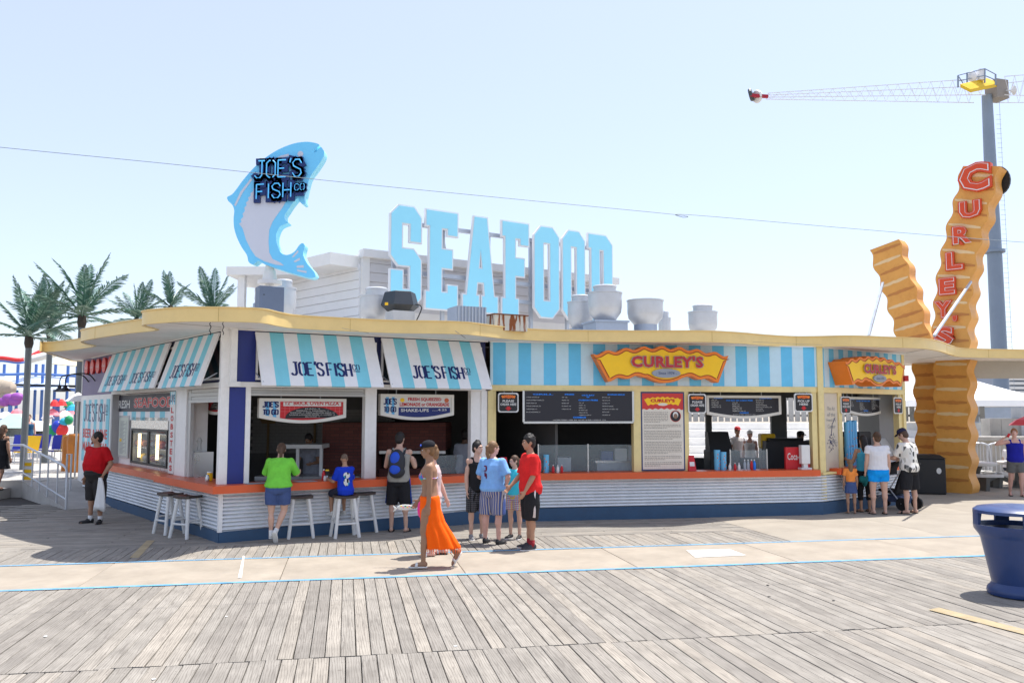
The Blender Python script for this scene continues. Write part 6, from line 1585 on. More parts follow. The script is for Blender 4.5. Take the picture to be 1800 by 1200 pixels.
# black bin behind the fry pylon
q = gp(1629, 866, 0); e = empty('black_bin', q, 'tall black litter bin beside the fry pylon', 'litter bin', None, R(-15)); zt_ = at(1629, 798, q.y).z
m = MB(); m.box(-.42, .42, -.38, .38, .0, zt_ - .1); o = m.build('body', M_BLACK, bevel=.03); o.parent = e
m = MB(); m.hexa([(-.45, -.41, zt_ - .1), (.45, -.41, zt_ - .1), (.45, .41, zt_ - .1), (-.45, .41, zt_ - .1), (-.3, -.3, zt_), (.3, -.3, zt_), (.3, .3, zt_), (-.3, .3, zt_)]); o = m.build('lid', M_BLACK, bevel=.02); o.parent = e
m = MB(); m.poly(ellipse(.25, .62, .06, .08), [], (0, -.383, 0), (1, 0, 0), (0, 0, 1), .003); o = m.build('sticker', M_PRW); o.parent = e

# ================================================================ on the counters
M_PAPER = mat('menu_paper', (.45, .47, .52), .5, .3, 20)
def paper(seg, px, py, label):
    s = seg.sx(px, 0); m = MB(); c = seg.pt(s, -.05, Z_CT + .006)
    m.cbox(c, (.36, .26, .004), seg.rot() + random.uniform(-.2, .2)); tag(m.build('paper_menu', M_PAPER), label, 'menu', 'paper menus on the counter')
paper(SJ, 455, 845, 'grey paper menu on the counter left of the woman in lime green'); paper(SJ, 540, 842, 'grey paper menu on the counter between woman and boy')
def bottle(seg, px, out, h, r, mt, cap, label, name='bottle', group='bottles and cups on the counters', taper=.4):
    s = seg.sx(px, out); c = seg.pt(s, out, Z_CT + .002); e = empty(name, c, label, name.replace('_', ' '), group)
    m = MB(); m.lathe([(r * .9, 0), (r, .012), (r, h * .58), (r * taper, h * .82), (r * taper, h * .9)], c, 14); m.build('body', mt, e, smooth=True)
    m = MB(); m.lathe([(r * taper * 1.15, h * .88), (r * taper * .9, h)], c, 12); m.build('cap', cap, e, smooth=True)
M_PLW = mat('plastic_white', (.72, .72, .70), .4, .05, 8)
bottle(SJ, 571, -.12, .20, .035, M_RED, M_PRW, 'red ketchup bottle in the condiment group by the boy'); bottle(SJ, 577, -.1, .19, .04, M_BLACK, M_YELL, 'dark jar with yellow lid in the condiment group', taper=.85); bottle(SJ, 573, .0, .09, .025, M_PLW, M_STEEL, 'white salt shaker in front of the ketchup', taper=.7); bottle(SJ, 577, .0, .09, .025, M_STEELD, M_STEEL, 'grey pepper shaker in front of the ketchup', taper=.7)
bottle(SA, 372, -.2, .16, .05, M_YELL, M_PLW, 'yellow tin on the counter left of the corner post', taper=.95); bottle(SA, 368, -.1, .12, .035, M_STEEL, M_STEEL, 'steel shaker on the counter left of the corner post', taper=.7)
for k, x in enumerate((342, 352)): 
    s = SA.sx(x, -.42); c = SA.pt(s, -.42, 1.42 + .02 * k); 
    m = MB(); m.lathe([(.045, 0), (.035, .12), (.055, .18), (.03, .30 - k * .07), (.02, .32 - k * .07)], c, 12); tag(m.build('tap_handle', [M_RED, M_PLW][k], smooth=True), ['tall red and white beer tap handle', 'short white beer tap handle'][k] + ' on the drinks machine', 'tap handle')
s = SA.sx(350, -.42); c = SA.pt(s, -.42, Z_CT)
e = empty('drinks_machine', c, 'drinks machine with colourful front inside the left window', 'drinks machine')
m = MB(); m.cbox(c + Vector((0, 0, .235)), (.7, .36, .465), SA.rot()); m.build('housing', M_STEEL, e)
m = MB(); o_ = SA.pt(s - .33, -.238, Z_CT + .06); rnd = random.Random(1)
for k in range(14): m.poly(ellipse(rnd.uniform(.08, .55), rnd.uniform(.05, .36), rnd.uniform(.03, .09), rnd.uniform(.03, .09), 12), [], o_ + SA.n * .001 * k * .3, SA.u, UP, 0, mi=k % 4)
m.build('panel_print', [M_PAQ, M_OYEL, M_PRW, M_NAVYP], e)

M_CUPB = mat('cup_blue', srgb(110, 190, 230), .5, .1, 8)
def cups(seg, px, out, h, r, label, nstack=1, mt=None):
    s = seg.sx(px, out); c = seg.pt(s, out, Z_CT + .002); e = empty('cup_stack', c, label, 'cups', 'paper cup stacks')
    m = MB(); m.lathe([(r, 0), (r * 1.06, h * .5)], c, 16); m.lathe([(r * .98, h * .5), (r * 1.06, h)], c, 16); m.build('cup', mt or M_CUPB, e, smooth=True)
    for k in range(5): m = MB(); a = rnd.uniform(-1.2, 1.2); d = -seg.n; m.ball(c + (Matrix.Rotation(a, 3, 'Z') @ seg.n) * r * 1.03 + UP * h * (.1 + .17 * k), (.012, .012, .02), 6, 4); m.build('dot', M_OYEL, e)
cups(SK, 960, -.2, .36, .055, 'stacked blue paper cups at the grill window'); cups(SK, 1259, -.3, .42, .065, 'taller stack of blue paper buckets in the fry window'); cups(SK, 1270, -.22, .38, .06, 'shorter stack of blue paper buckets in the fry window')
for k in range(4): cups(SR, 1487 + 4.6 * k, -.25 - .05 * k, 1.0 + .03 * (k % 2), .055, ['first', 'second', 'third', 'fourth'][k] + ' from left of the tall blue cup stacks in the right bay', mt=M_PAQ)
for k, (x, c) in enumerate(((972, 'a'), (980, 'b'), (987, 'c'), (1281, 'd'), (1290, 'e'), (1297, 'f'))): bottle(SK, x, -.08, .16, .03, M_PLW if k % 2 else M_RED, M_PRW, ('leftmost white-topped', 'middle', 'right-hand', 'tall red', 'white', 'short red')[k] + ' squeeze bottle on the ' + ('grill' if k < 3 else 'fry') + ' counter', taper=.35)
for k, x in enumerate((1307, 1313, 1319, 1324)): bottle(SK, x, -.2, .22, .03, [mat('clear_plastic', (.6, .7, .75), .15, 0, alpha=.5), mat('clear_plastic', (.6, .7, .75)), M_RED, M_PBLUE][k], M_PRW, ['first clear water bottle', 'second clear water bottle', 'red drink bottle', 'blue drink bottle'][k] + ' on the fry counter', taper=.4)
for k, (x0, x1) in enumerate(((878, 893), (1208, 1221))):
    s0, s1 = SK.sx(x0, -.1), SK.sx(x1, -.1); e = empty('table_card', SK.pt((s0 + s1) / 2, -.1, Z_CT), 'red tent card on the counter ' + ('behind the woman in pale blue' if k == 0 else 'right of the story poster'), 'card', 'red tent cards')
    m = MB(); m.hexa([SK.pt(s0, -.05, Z_CT + .002), SK.pt(s1, -.05, Z_CT + .002), SK.pt(s1, -.25, Z_CT + .002), SK.pt(s0, -.25, Z_CT + .002), SK.pt(s0 + .02, -.13, Z_CT + .32), SK.pt(s1 - .02, -.13, Z_CT + .32), SK.pt(s1 - .02, -.15, Z_CT + .32), SK.pt(s0 + .02, -.15, Z_CT + .32)]); m.build('card', M_RED, e)
    m = MB(); sheet(m, SK.pt(s0 + .03, -.075, Z_CT + .1), SK.u, 0, s1 - s0 - .06, 0, .09, .003, 0, uy=(Vector((0, 0, .32)) - SK.n * .08).normalized()); m.build('label', M_PRW, e)
s0, s1 = SK.sx(1379, -.2), SK.sx(1421, -.2); e = empty('drinks_sign', SK.pt((s0 + s1) / 2, -.2, Z_CT), 'red cola sign standing on the fry counter', 'sign')
m = MB(); m.wbox(SK, s0, s1, -.2, -.26, Z_CT + .002, Z_CT + .47); m.build('panel', M_RED, e); m = MB(); put_text(m, 'Coca-Cola', SK.pt((s0 + s1) / 2, -.198, Z_CT + .2), SK.u, UP, w=(s1 - s0) * .86, h=.15, bold=.01); m.build('lettering', M_PRW, e)
s0 = SK.sx(1405, -.1); e = empty('napkin_holder', SK.pt(s0 + .1, -.12, Z_CT), 'tall white napkin dispenser in front of the cola sign', 'napkin dispenser')
m = MB(); m.wbox(SK, s0, s0 + .2, -.05, -.17, Z_CT + .12, Z_CT + .52); m.build('body', M_PLW, e, bevel=.01); m = MB(); m.wbox(SK, s0 - .02, s0 + .22, -.03, -.19, Z_CT + .002, Z_CT + .04); m.wbox(SK, s0 + .05, s0 + .15, -.07, -.15, Z_CT + .04, Z_CT + .12); m.build('base', M_PLW, e)
def guard(x0, x1, zt_, out, label, mid=None):
    s0, s1 = SK.sx(x0, out), SK.sx(x1, out); e = empty('glass_guard', SK.pt((s0 + s1) / 2, out, Z_CT), label, 'glass guard', 'glass food guards')
    edges = [s0, s1] if mid is None else [s0, SK.sx(mid, out), s1]
    for a, b in zip(edges[:-1], edges[1:]): m = MB(); m.wbox(SK, a + .01, b - .01, out, out - .006, Z_CT + .01, zt_); m.build('pane', M_GLASS, e)
    for a in edges: m = MB(); m.wbox(SK, a - .012, a + .012, out + .01, out - .02, Z_CT + .002, zt_ + .02); m.build('post', M_STEEL, e)
guard(946, 1112, 1.5, -.3, 'long glass guard in the grill window', 1033); guard(1282, 1346, 1.36, -.33, 'short glass guard in the fry window')
s0, s1 = SJ.sx(748, -.4), SJ.sx(815, -.4); e = empty('glass_guard', SJ.pt(s0, -.4, Z_CT), 'glass guard at the lemonade window', 'glass guard', 'glass food guards')
m = MB(); m.wbox(SJ, s0, s1, -.4, -.406, Z_CT + .01, 1.32); m.build('pane', M_GLASS, e)

# ================================================================ inside the shops
def brick_mat():
    m_ = bpy.data.materials.new('oven_brick'); m_.use_nodes = True; N, L = m_.node_tree.nodes, m_.node_tree.links; b = N['Principled BSDF']; b.inputs['Roughness'].default_value = .85
    t = N.new('ShaderNodeTexBrick'); t.inputs['Color1'].default_value = (.21, .07, .055, 1); t.inputs['Color2'].default_value = (.16, .05, .045, 1); t.inputs['Mortar'].default_value = (.10, .05, .045, 1); t.inputs['Scale'].default_value = 5; t.inputs['Brick Width'].default_value = 1; t.inputs['Row Height'].default_value = .33; t.inputs['Mortar Size'].default_value = .03
    tc = N.new('ShaderNodeTexCoord'); mp = N.new('ShaderNodeMapping'); mp.inputs['Rotation'].default_value = (R(90), 0, 0); L.new(tc.outputs['Object'], mp.inputs[0]); L.new(mp.outputs[0], t.inputs[0]); L.new(t.outputs[0], b.inputs['Base Color']); return m_
M_BRK = brick_mat()
e = empty('brick_oven', (-2.2, 18.7, 0), 'dark red brick pizza oven deep inside the stand', 'oven')
x0 = at(566, 800, 18.4).x; x1 = at(782, 800, 18.4).x; zo = at(600, 743, 18.4).z
m = MB(); m.box(x0, at(640, 800, 18.4).x + .25, 18.4, 20.3, .02, zo); m.build('oven_body', M_BRK, e); m = MB(); m.box(at(640, 800, 18.4).x + .26, x1, 18.6, 20.3, 1.35, zo); m.build('oven_hood', M_BRK, e)
m = MB(); m.box(at(640, 800, 18.4).x + .26, x1, 18.75, 20.3, .02, .95); m.build('oven_base', M_BRK, e); m = MB(); m.box(at(640, 800, 18.4).x + .3, x1, 18.55, 18.7, 1.28, 1.34); m.build('oven_shelf', M_STEEL, e); m = MB(); m.box(at(640, 800, 18.4).x + .27, x1 - .01, 19.2, 20.2, .96, 1.34); m.build('oven_mouth', M_BLACK, e)
e = empty('prep_table', (-4.2, 17.5, 0), 'white pizza prep stand with raised top behind the counter', 'prep table')
a, b = at(500, 785, 17.4), at(568, 785, 17.4)
m = MB(); m.box(a.x, b.x, 17.3, 18.0, a.z - .03, a.z + .05); m.build('table_top', M_PLW, e); 
for x in (a.x + .25, b.x - .06): m = MB(); m.box(x, x + .06, 17.35, 17.41, .02, a.z - .03); m.build('leg', M_PLW, e)
m = MB(); m.box(a.x - .5, b.x + .8, 17.1, 17.9, .82, .9); m.build('work_top', M_STEEL, e); m = MB(); m.box(a.x - .5, b.x + .8, 17.15, 17.85, .02, .81); m.build('cabinet', M_STEELD, e)
for k, (x, y) in enumerate(((471, 728), (553, 728))):
    q = at(x, y, 19.5); e = empty('pizza_peel', (q.x, 20.4, 1.2), ['wooden pizza peel hanging on the tiles at the left', 'wooden pizza peel hanging near the oven'][k], 'pizza peel', 'pizza peels'); M_PEEL = mat('peel_wood', (.32, .22, .11), .7, .2, 6)
    m = MB(); m.poly([(-.22, .35), (-.22, -.1), (-.15, -.22), (.15, -.22), (.22, -.1), (.22, .35)], [], (q.x * 20.5 / 19.5, 20.55, q.z), (1, 0, 0), UP, .02); m.build('blade', M_PEEL, e); m = MB(); m.box(q.x * 20.5 / 19.5 - .025, q.x * 20.5 / 19.5 + .025, 20.53, 20.56, q.z - 1.2, q.z - .2); m.build('handle', M_PEEL, e)
e = empty('drink_cooler', (1.6, 19.5, 0), 'blue water cooler barrel in the grill kitchen', 'cooler')
q = at(955, 775, 19.3); m = MB(); m.lathe([(.26, q.z - .35), (.28, q.z - .3), (.28, q.z + .28), (.24, q.z + .34)], (q.x, 19.3, 0), 18); m.build('barrel', mat('cooler_blue', srgb(50, 90, 150), .5, .1, 4), e, smooth=True); m = MB(); m.box(q.x - .5, q.x + .6, 19.0, 19.7, .02, q.z - .35); m.build('stand', M_STEELD, e)
e = empty('kitchen_counter', (3, 19.6, 0), 'steel kitchen counter with stacked tubs behind the grill glass', 'counter'); 
m = MB(); m.box(1.9, 3.9, 19.2, 20.0, .02, 1.05); m.build('cabinet', M_STEELD, e); m = MB(); m.box(1.85, 3.95, 19.15, 20.0, 1.05, 1.1); m.build('work_top', M_STEEL, e)
for k in range(6): m = MB(); x = 2.0 + k * .31; m.box(x, x + .27, 19.3, 19.6, 1.1, 1.3 + .06 * (k % 3)); m.build('tub', [mat('tub_blue', srgb(60, 90, 160), .5, .1, 5), M_PLW, M_STEELD][k % 3], e)
e = empty('wall_hood', (2.3, 21.6, 2.0), 'grey extractor hood over the grill', 'hood'); m = MB(); m.hexa([(1.2, 20.4, 1.95), (3.0, 20.4, 1.95), (3.0, 21.8, 1.95), (1.2, 21.8, 1.95), (1.3, 20.9, 2.6), (2.9, 20.9, 2.6), (2.9, 21.8, 2.6), (1.3, 21.8, 2.6)]); m.build('canopy', M_INT, e)
e = empty('fryer', (4.3, 20, 0), 'black fryer cabinet in the fry shop', 'fryer'); q = at(1275, 800, 20); m = MB(); m.box(q.x - .35, q.x + .35, 20, 20.7, .02, at(1275, 792, 20).z); m.build('cabinet', M_DARK, e, bevel=.02); m = MB(); m.hexa([(q.x - .33, 20.1, at(1275, 792, 20).z), (q.x + .2, 20.1, at(1275, 792, 20).z), (q.x + .33, 20.6, at(1275, 792, 20).z), (q.x - .33, 20.6, at(1275, 792, 20).z), (q.x - .33, 20.3, at(1275, 759, 20).z), (q.x + .15, 20.3, at(1275, 759, 20).z), (q.x + .15, 20.6, at(1275, 759, 20).z), (q.x - .33, 20.6, at(1275, 759, 20).z)]); m.build('back_box', M_DARK, e)
e = empty('fry_bin', (5.9, 20.3, 0), 'yellow dispenser box in the fry shop window', 'dispenser'); q = at(1351, 776, 20.3); m = MB(); m.box(q.x - .17, q.x + .17, 20.3, 20.6, at(1351, 788, 20.3).z, at(1351, 762, 20.3).z); m.build('box', M_YELL, e, bevel=.03); m = MB(); m.box(q.x - .16, q.x + .16, 20.32, 20.58, at(1351, 791, 20.3).z, at(1351, 788, 20.3).z); m.build('tray', M_PLW, e); m = MB(); m.box(q.x - .15, q.x + .2, 20.33, 20.6, .02, at(1351, 791, 20.3).z); m.build('stand', M_DARK, e)
e = empty('register', (6.6, 20.0, 0), 'black cash register bench in the fry shop', 'register'); q = at(1385, 800, 20); m = MB(); m.box(q.x - .5, q.x + .55, 20, 20.6, .02, at(1385, 775, 20).z); m.build('bench', M_DARK, e); m = MB(); m.box(q.x - .4, q.x + .4, 20.1, 20.5, at(1385, 775, 20).z, at(1385, 770, 20).z); m.build('top', M_BLACK, e)
e = empty('drinks_fridge', (9.0, 20.4, 0), 'tall black drinks machine in the right bay', 'fridge'); q = SR.pt(SR.sx(1553, PP), -.9, 0); m = MB(); m.cbox((q.x, q.y, .86), (.55, .55, 1.68), SR.rot()); m.build('body', M_BLACK, e, bevel=.02); m = MB(); m.cbox((q.x - .28, q.y - .12, 1.45), (.02, .3, .25), SR.rot()); m.build('panel', mat('brass_panel', (.35, .25, .1), .4, .1, 5), e)
e = empty('yellow_tubes', (7.3, 19.4, 0), 'stack of yellow paper tubes in the right bay', 'paper tubes'); q = SR.pt(SR.sx(1482, PP), -.35, 0)
for k in range(5): m = MB(); m.lathe([(.09, 1.3 + .22 * k), (.095, 1.5 + .22 * k)], (q.x, q.y, 0), 14); m.build('tube', [M_YELL, M_CRM][k % 2], e, smooth=True)
m = MB(); m.lathe([(.1, Z_CT), (.1, 1.3)], (q.x, q.y, 0), 14); m.build('stand', M_PLW, e)
e = empty('ice_chest', (9.2, 20.6, 0), 'grey sloping ice chest at the end of the right bay counter', 'ice chest'); q = SR.pt(SR.sx(1574, PP), -.4, 0); M4 = Matrix.Translation(q) @ Matrix.Rotation(SR.rot(), 4, 'Z')
m = MB(); m.hexa([M4 @ Vector(p) for p in ((-.3, -.2, Z_CT + .003), (.3, -.2, Z_CT + .003), (.3, .3, Z_CT + .003), (-.3, .3, Z_CT + .003), (-.28, .05, Z_CT + .6), (.28, .05, Z_CT + .6), (.28, .3, Z_CT + .6), (-.28, .3, Z_CT + .6))]); m.build('body', mat('chest_grey', (.40, .40, .39), .5, .06, 4), e, bevel=.02)

# litter on the ground
for k, (x, y) in enumerate(((800, 1135), (80, 1118), (398, 1083), (270, 1193), (1350, 1028), (1352, 1048), (1465, 1055))):
    q = gp(x, y, .004); m = MB(); r_ = .02; m.poly([(r_ * math.cos(a) * random.uniform(.6, 1.2), r_ * math.sin(a) * random.uniform(.6, 1.2)) for a in [i * .9 for i in range(7)]], [], q + Vector((0, 0, .004)), (1, 0, 0), (0, 1, 0), .003)
    tag(m.build('litter_scrap', M_PRW if k < 4 else M_BLACK), ['white paper scrap on the boards below the man with the backpack', 'white scrap on the boards at the far left', 'white scrap on the boards left of centre', 'pale scrap at the bottom left edge', 'dark scrap on the boards right of centre', 'dark crumb on the boards right of centre', 'dark crumb on the boards near the litter bin'][k], 'litter', 'scraps on the boards')

# ================================================================ people
PENDING = []
def soft(o, voxel, it=4, fac=.5):
    r = o.modifiers.new('remesh', 'REMESH'); r.mode = 'VOXEL'; r.voxel_size = voxel; r.use_smooth_shade = True
    s = o.modifiers.new('smooth', 'SMOOTH'); s.factor = fac; s.iterations = it
    PENDING.append(o); return o
def bake_soft():
    dg = bpy.context.evaluated_depsgraph_get(); dg.update()
    new = [(o, bpy.data.meshes.new_from_object(o.evaluated_get(dg))) for o in PENDING]
    for o, me in new:
        o.modifiers.clear(); old = o.data; o.data = me
        if not len(me.materials): me.materials.append(old.materials[0])
        me.polygons.foreach_set('use_smooth', [True] * len(me.polygons))
        if 'wrinkle' in o:
            w = o['wrinkle']; me.update()
            ns = [v.normal.copy() for v in me.vertices]
            for v, n_ in zip(me.vertices, ns):
                c = v.co; k = noise.noise((c.x * 9, c.y * 9, c.z * 5)) + .6 * noise.noise((c.x * 22 + 5, c.y * 22, c.z * 9))
                v.co = c + n_ * (k * w)
            del o['wrinkle']
    PENDING.clear()
def loft(mb, rings, n_=18):
    """closed skin through elliptical rings (centre, rx, ry, x axis, y axis)"""
    vs = []; fs = []
    for (c, rx, ry, ax, ay) in rings:
        for k in range(n_):
            a = 2 * math.pi * k / n_; ca, sa = math.cos(a), math.sin(a)
            vs.append(c + ax * (rx * math.copysign(abs(ca) ** .9, ca)) + ay * (ry * math.copysign(abs(sa) ** .9, sa)))
    m_ = len(rings)
    for i in range(m_ - 1):
        for k in range(n_): fs.append((i * n_ + k, i * n_ + (k + 1) % n_, (i + 1) * n_ + (k + 1) % n_, (i + 1) * n_ + k))
    fs.append(tuple(range(n_ - 1, -1, -1))); fs.append(tuple(range((m_ - 1) * n_, m_ * n_)))
    mb.add(vs, fs)
def limb(mb, pts, rs, n_=12, cap=True):
    pts = [Vector(p) for p in pts]; mb.tube(pts, rs, n_)
    if cap:
        for p, r in zip(pts, rs): mb.ball(p, r * .99, n_, 8)
V = Vector
X3, Y3, Z3 = V((1, 0, 0)), V((0, 1, 0)), V((0, 0, 1))
SKIN = {'fair': (.58, .36, .27), 'tan': (.40, .22, .14), 'brown': (.30, .165, .10), 'dark': (.16, .09, .06), 'pink': (.62, .36, .29)}
def skin_mat(k): return mat('skin_' + k, SKIN[k], .5, .10, 7, spec=.35)
def cloth(name, col, var=.16): return mat('cloth_' + name, col, .85, var, 9, spec=.15, bump=.25, bscale=220)
def pattern_mat(name, cols, kind, sc):
    if name in MATS: return MATS[name]
    m_ = bpy.data.materials.new(name); m_.use_nodes = True; N, L = m_.node_tree.nodes, m_.node_tree.links; b = N['Principled BSDF']; b.inputs['Roughness'].default_value = .85; b.inputs['Specular IOR Level'].default_value = .15
    tc = N.new('ShaderNodeTexCoord'); last = None
    def wave(axis, s_):
        w = N.new('ShaderNodeTexWave'); w.bands_direction = axis; w.inputs['Scale'].default_value = s_; w.inputs['Distortion'].default_value = .4; L.new(tc.outputs['Object'], w.inputs['Vector']); return w.outputs[0]
    def mixc(fac, a, c, th=.5):
        r = N.new('ShaderNodeMapRange'); r.inputs[1].default_value = th - .08; r.inputs[2].default_value = th + .08; L.new(fac, r.inputs[0])
        x = N.new('ShaderNodeMix'); x.data_type = 'RGBA'; L.new(r.outputs[0], x.inputs[0])
        for s_, v in ((6, a), (7, c)):
            if isinstance(v, tuple): x.inputs[s_].default_value = (*v, 1)
            else: L.new(v, x.inputs[s_])
        return x.outputs[2]
    if kind == 'plaid': c1 = mixc(wave('X', sc), cols[0], cols[1]); c2 = mixc(wave('Z', sc), c1, cols[2], .7); out = mixc(wave('Y', sc * 1.1), c2, cols[3], .82)
    elif kind == 'stripe': c1 = mixc(wave('X', sc), cols[0], cols[1]); out = mixc(wave('X', sc * 2.03), c1, cols[2], .85)
    else:
        v = N.new('ShaderNodeTexVoronoi'); v.inputs['Scale'].default_value = sc; mp = N.new('ShaderNodeMapping'); mp.inputs['Scale'].default_value = (1, 1, .6); L.new(tc.outputs['Object'], mp.inputs[0]); L.new(mp.outputs[0], v.inputs['Vector'])
        sp = N.new('ShaderNodeSeparateColor'); L.new(v.outputs['Color'], sp.inputs[0])
        out = mixc(sp.outputs[0], cols[0], cols[1], .62); out = mixc(sp.outputs[1], out, cols[2], .78)
        if len(cols) > 3: out = mixc(sp.outputs[2], out, cols[3], .72)
    L.new(out, b.inputs['Base Color']); MATS[name] = m_; return m_

def person(loc, rz, h, label, skin='fair', w=1.0, fat=1.0, belly=0.0, lean=0.0, bust=0.0, arms=None, legs=None, head=(0, 0), top=None, bottom=None, shoes=None, hair=None, hat=None, extra=None, seat=None, face=True, voxel=.010, group=None, socks=None, hips=1.0, tw=0.0):
    """loc: ground point under the figure; rz: 0 faces the camera; arms, legs: (left, right) of (upper direction, lower direction)"""
    S = h / 1.75
    e = empty('person', loc, label, 'person', group, R(rz))
    arms = arms or (((.16, 0, -1), (.06, -.22, -1)), ((-.16, 0, -1), (-.06, -.22, -1)))
    legs = legs or (((.05, 0, -1), (.0, .03, -1)), ((-.05, 0, -1), (.0, .03, -1)))
    hip = V((0, 0, .93)); Rl = Matrix.Rotation(lean, 3, 'X') @ Matrix.Rotation(tw, 3, 'Z')
    T = lambda p: (hip + Rl @ (V(p) - hip)) if p[2] > .93 else V(p)
    ax, ay = Rl @ X3, Rl @ Y3
    def ring(z, rx, ry, y=0.0, g=0.0):
        p = T((0, y, z)); l = z > .95
        return (p, rx + g, ry + g, ax if l else X3, ay if l else Y3)
    TR = [(.80, .085 * hips, .085, .01), (.86, .150 * w * hips, .115 * fat, .012), (.95, .168 * w * hips, .125 * fat, .008), (1.04, .152 * w * (fat * .5 + .5), .112 * fat + belly * .6, -belly * .5), (1.14, .145 * w * (fat * .6 + .4), .108 * fat + belly, -belly * .75), (1.26, .160 * w, .115 * fat + bust * .7 + belly * .5, -bust * .6 - belly * .3), (1.35, .176 * w, .112 * (fat * .5 + .5) + bust * .4, -bust * .3), (1.42, .165 * w, .085, .0), (1.465, .10 * w, .066, .006), (1.49, .062, .06, .006)]
    tor = lambda z0, z1, g, gz=0: [ring(z, rx, ry, y, g) for (z, rx, ry, y) in TR if z0 <= z <= z1]
    K = {}
    # skeleton
    for i, sx in enumerate((1, -1)):
        sh = T((sx * .172 * w, .0, 1.405)); u, f = V(arms[i][0]).normalized(), V(arms[i][1]).normalized()
        el = sh + u * .285; wr = el + f * .25; hd = (V(arms[i][2]).normalized() if len(arms[i]) > 2 else f)
        K['arm%d' % i] = (sh, el, wr, hd)
        hj = V((sx * .088 * hips, 0, .90)); t, s_ = V(legs[i][0]).normalized(), V(legs[i][1]).normalized()
        kn = hj + t * .415; an = kn + s_ * .41; fp = legs[i][2] if len(legs[i]) > 2 else 0.0; fy = legs[i][3] if len(legs[i]) > 3 else sx * .18
        K['leg%d' % i] = (hj, kn, an, fp, fy)
    def foot_axis(i):
        hj, kn, an, fp, fy = K['leg%d' % i]
        d = Matrix.Rotation(fy, 3, 'Z') @ (Matrix.Rotation(fp, 3, 'X') @ V((0, -1, 0))); up = Matrix.Rotation(fy, 3, 'Z') @ (Matrix.Rotation(fp, 3, 'X') @ V((0, 0, 1)))
        return d, up, d.cross(up)
    low = 9
    for i in (0, 1):
        hj, kn, an, fp, fy = K['leg%d' % i]; d, up, sd = foot_axis(i)
        for q in (an - up * .085 - d * .05, an - up * .085 + d * .19): low = min(low, q.z)
    off = -low if seat is None else (seat / S - .84)
    nb = T((0, .006, 1.47)); Rh = Rl @ Matrix.Rotation(R(head[0]), 3, 'Z') @ Matrix.Rotation(R(head[1]), 3, 'X')
    nt = nb + (Rl @ V((0, -.012, .09))) ; hc = nt + Rh @ V((0, -.012, .085))
    fin = Matrix.Translation((0, 0, off * S)) @ Matrix.Scale(S, 4)
    def done(mb, name, mt, soften=None, wr_=0, parent=e, smooth=True):
        mb.v = [tuple(fin @ V(v)) for v in mb.v]; o = mb.build(name, mt, smooth='all' if smooth else False); o.parent = parent
        if soften: soft(o, soften * S)
        if wr_: o['wrinkle'] = wr_ * S
        return o
    # ---- body
    m = MB(); loft(m, tor(.79, 1.50, -.004))
    limb(m, [nb - (Rl @ Z3) * .03, nt, nt + Rh @ V((0, -.005, .05))], [.062, .052 * (1 + .1 * (fat - 1)), .055])
    m.ball(hc + Rh @ V((0, .012, .018)), (.075, .092, .100), 16, 12, rot=Rh); m.ball(hc + Rh @ V((0, -.022, -.045)), (.058, .066, .072), 14, 10, rot=Rh); m.ball(hc + Rh @ V((0, -.058, -.092)), (.030, .026, .022), 10, 8, rot=Rh)
    m.ball(hc + Rh @ V((0, -.098, -.018)), (.014, .02, .026), 8, 6, rot=Rh); m.ball(hc + Rh @ V((0, -.078, .028)), (.05, .02, .014), 8, 6, rot=Rh); m.ball(hc + Rh @ V((0, -.082, -.058)), (.026, .014, .014), 8, 6, rot=Rh)
    for sx in (-1, 1): m.ball(hc + Rh @ V((sx * .076, .012, -.006)), (.012, .022, .034), 8, 6, rot=Rh)
    fa = .5 + .5 * fat
    for i, sx in enumerate((1, -1)):
        sh, el, wr, hd = K['arm%d' % i]
        limb(m, [sh - V((sx * .035, 0, .01)), sh, sh + (el - sh) * .45, el], [.055 * fa, .056 * fa, .048 * fa, .040 * fa]); limb(m, [el, el + (wr - el) * .3, wr], [.040 * fa, .041 * fa, .026])
        # hand: palm, four bent fingers, thumb
        sdv = hd.cross(V((sx, .25, 0)))
        if sdv.length < .1: sdv = hd.cross(V((0, 1, 0)))
        kn_ = sdv.normalized(); pn = kn_.cross(hd).normalized() * (-1 if kn_.cross(hd).dot(V((sx, 0, 0))) > 0 else 1)   # palm normal towards the body
        if kn_.y > 0 and abs(hd.z) > .5: kn_ = -kn_
        pc = wr + hd * .052; rot = Matrix((kn_, pn, hd)).transposed()
        m.ball(pc, (.040, .017, .054), 12, 8, rot=rot)
        for j, (o_, l_) in enumerate(((.030, .068), (.011, .078), (-.009, .072), (-.028, .056))):
            b0 = wr + hd * .088 + kn_ * o_; b1 = b0 + (hd + kn_ * o_ * 2.2 + pn * .25).normalized() * l_ * .52; b2 = b1 + (hd * .75 + pn * .65).normalized() * l_ * .5
            limb(m, [b0 - hd * .02, b0, b1, b2], [.0095, .0095, .009, .0075], 8)
        t0 = wr + hd * .03 + kn_ * .03; t1 = t0 + (kn_ * .75 + hd * .7 + pn * .3).normalized() * .042; t2 = t1 + (hd * .9 + kn_ * .2 + pn * .35).normalized() * .03
        limb(m, [t0 - kn_ * .015, t0, t1, t2], [.012, .0125, .011, .009], 8)
        hj, kn, an, fp, fy = K['leg%d' % i]; d, up, sd = foot_axis(i); fl = fa * (1 + .5 * (hips - 1))
        limb(m, [hj + V((0, 0, .03)), hj + (kn - hj) * .35, kn], [.092 * fl, .082 * fl, .055 * fa]); back = (kn - an).cross(sd).normalized(); back = back if back.dot(d) < 0 else -back
        limb(m, [kn, kn + (an - kn) * .32 + back * .014, kn + (an - kn) * .65, an], [.054 * fa, .056 * fa, .042 * fa, .034])
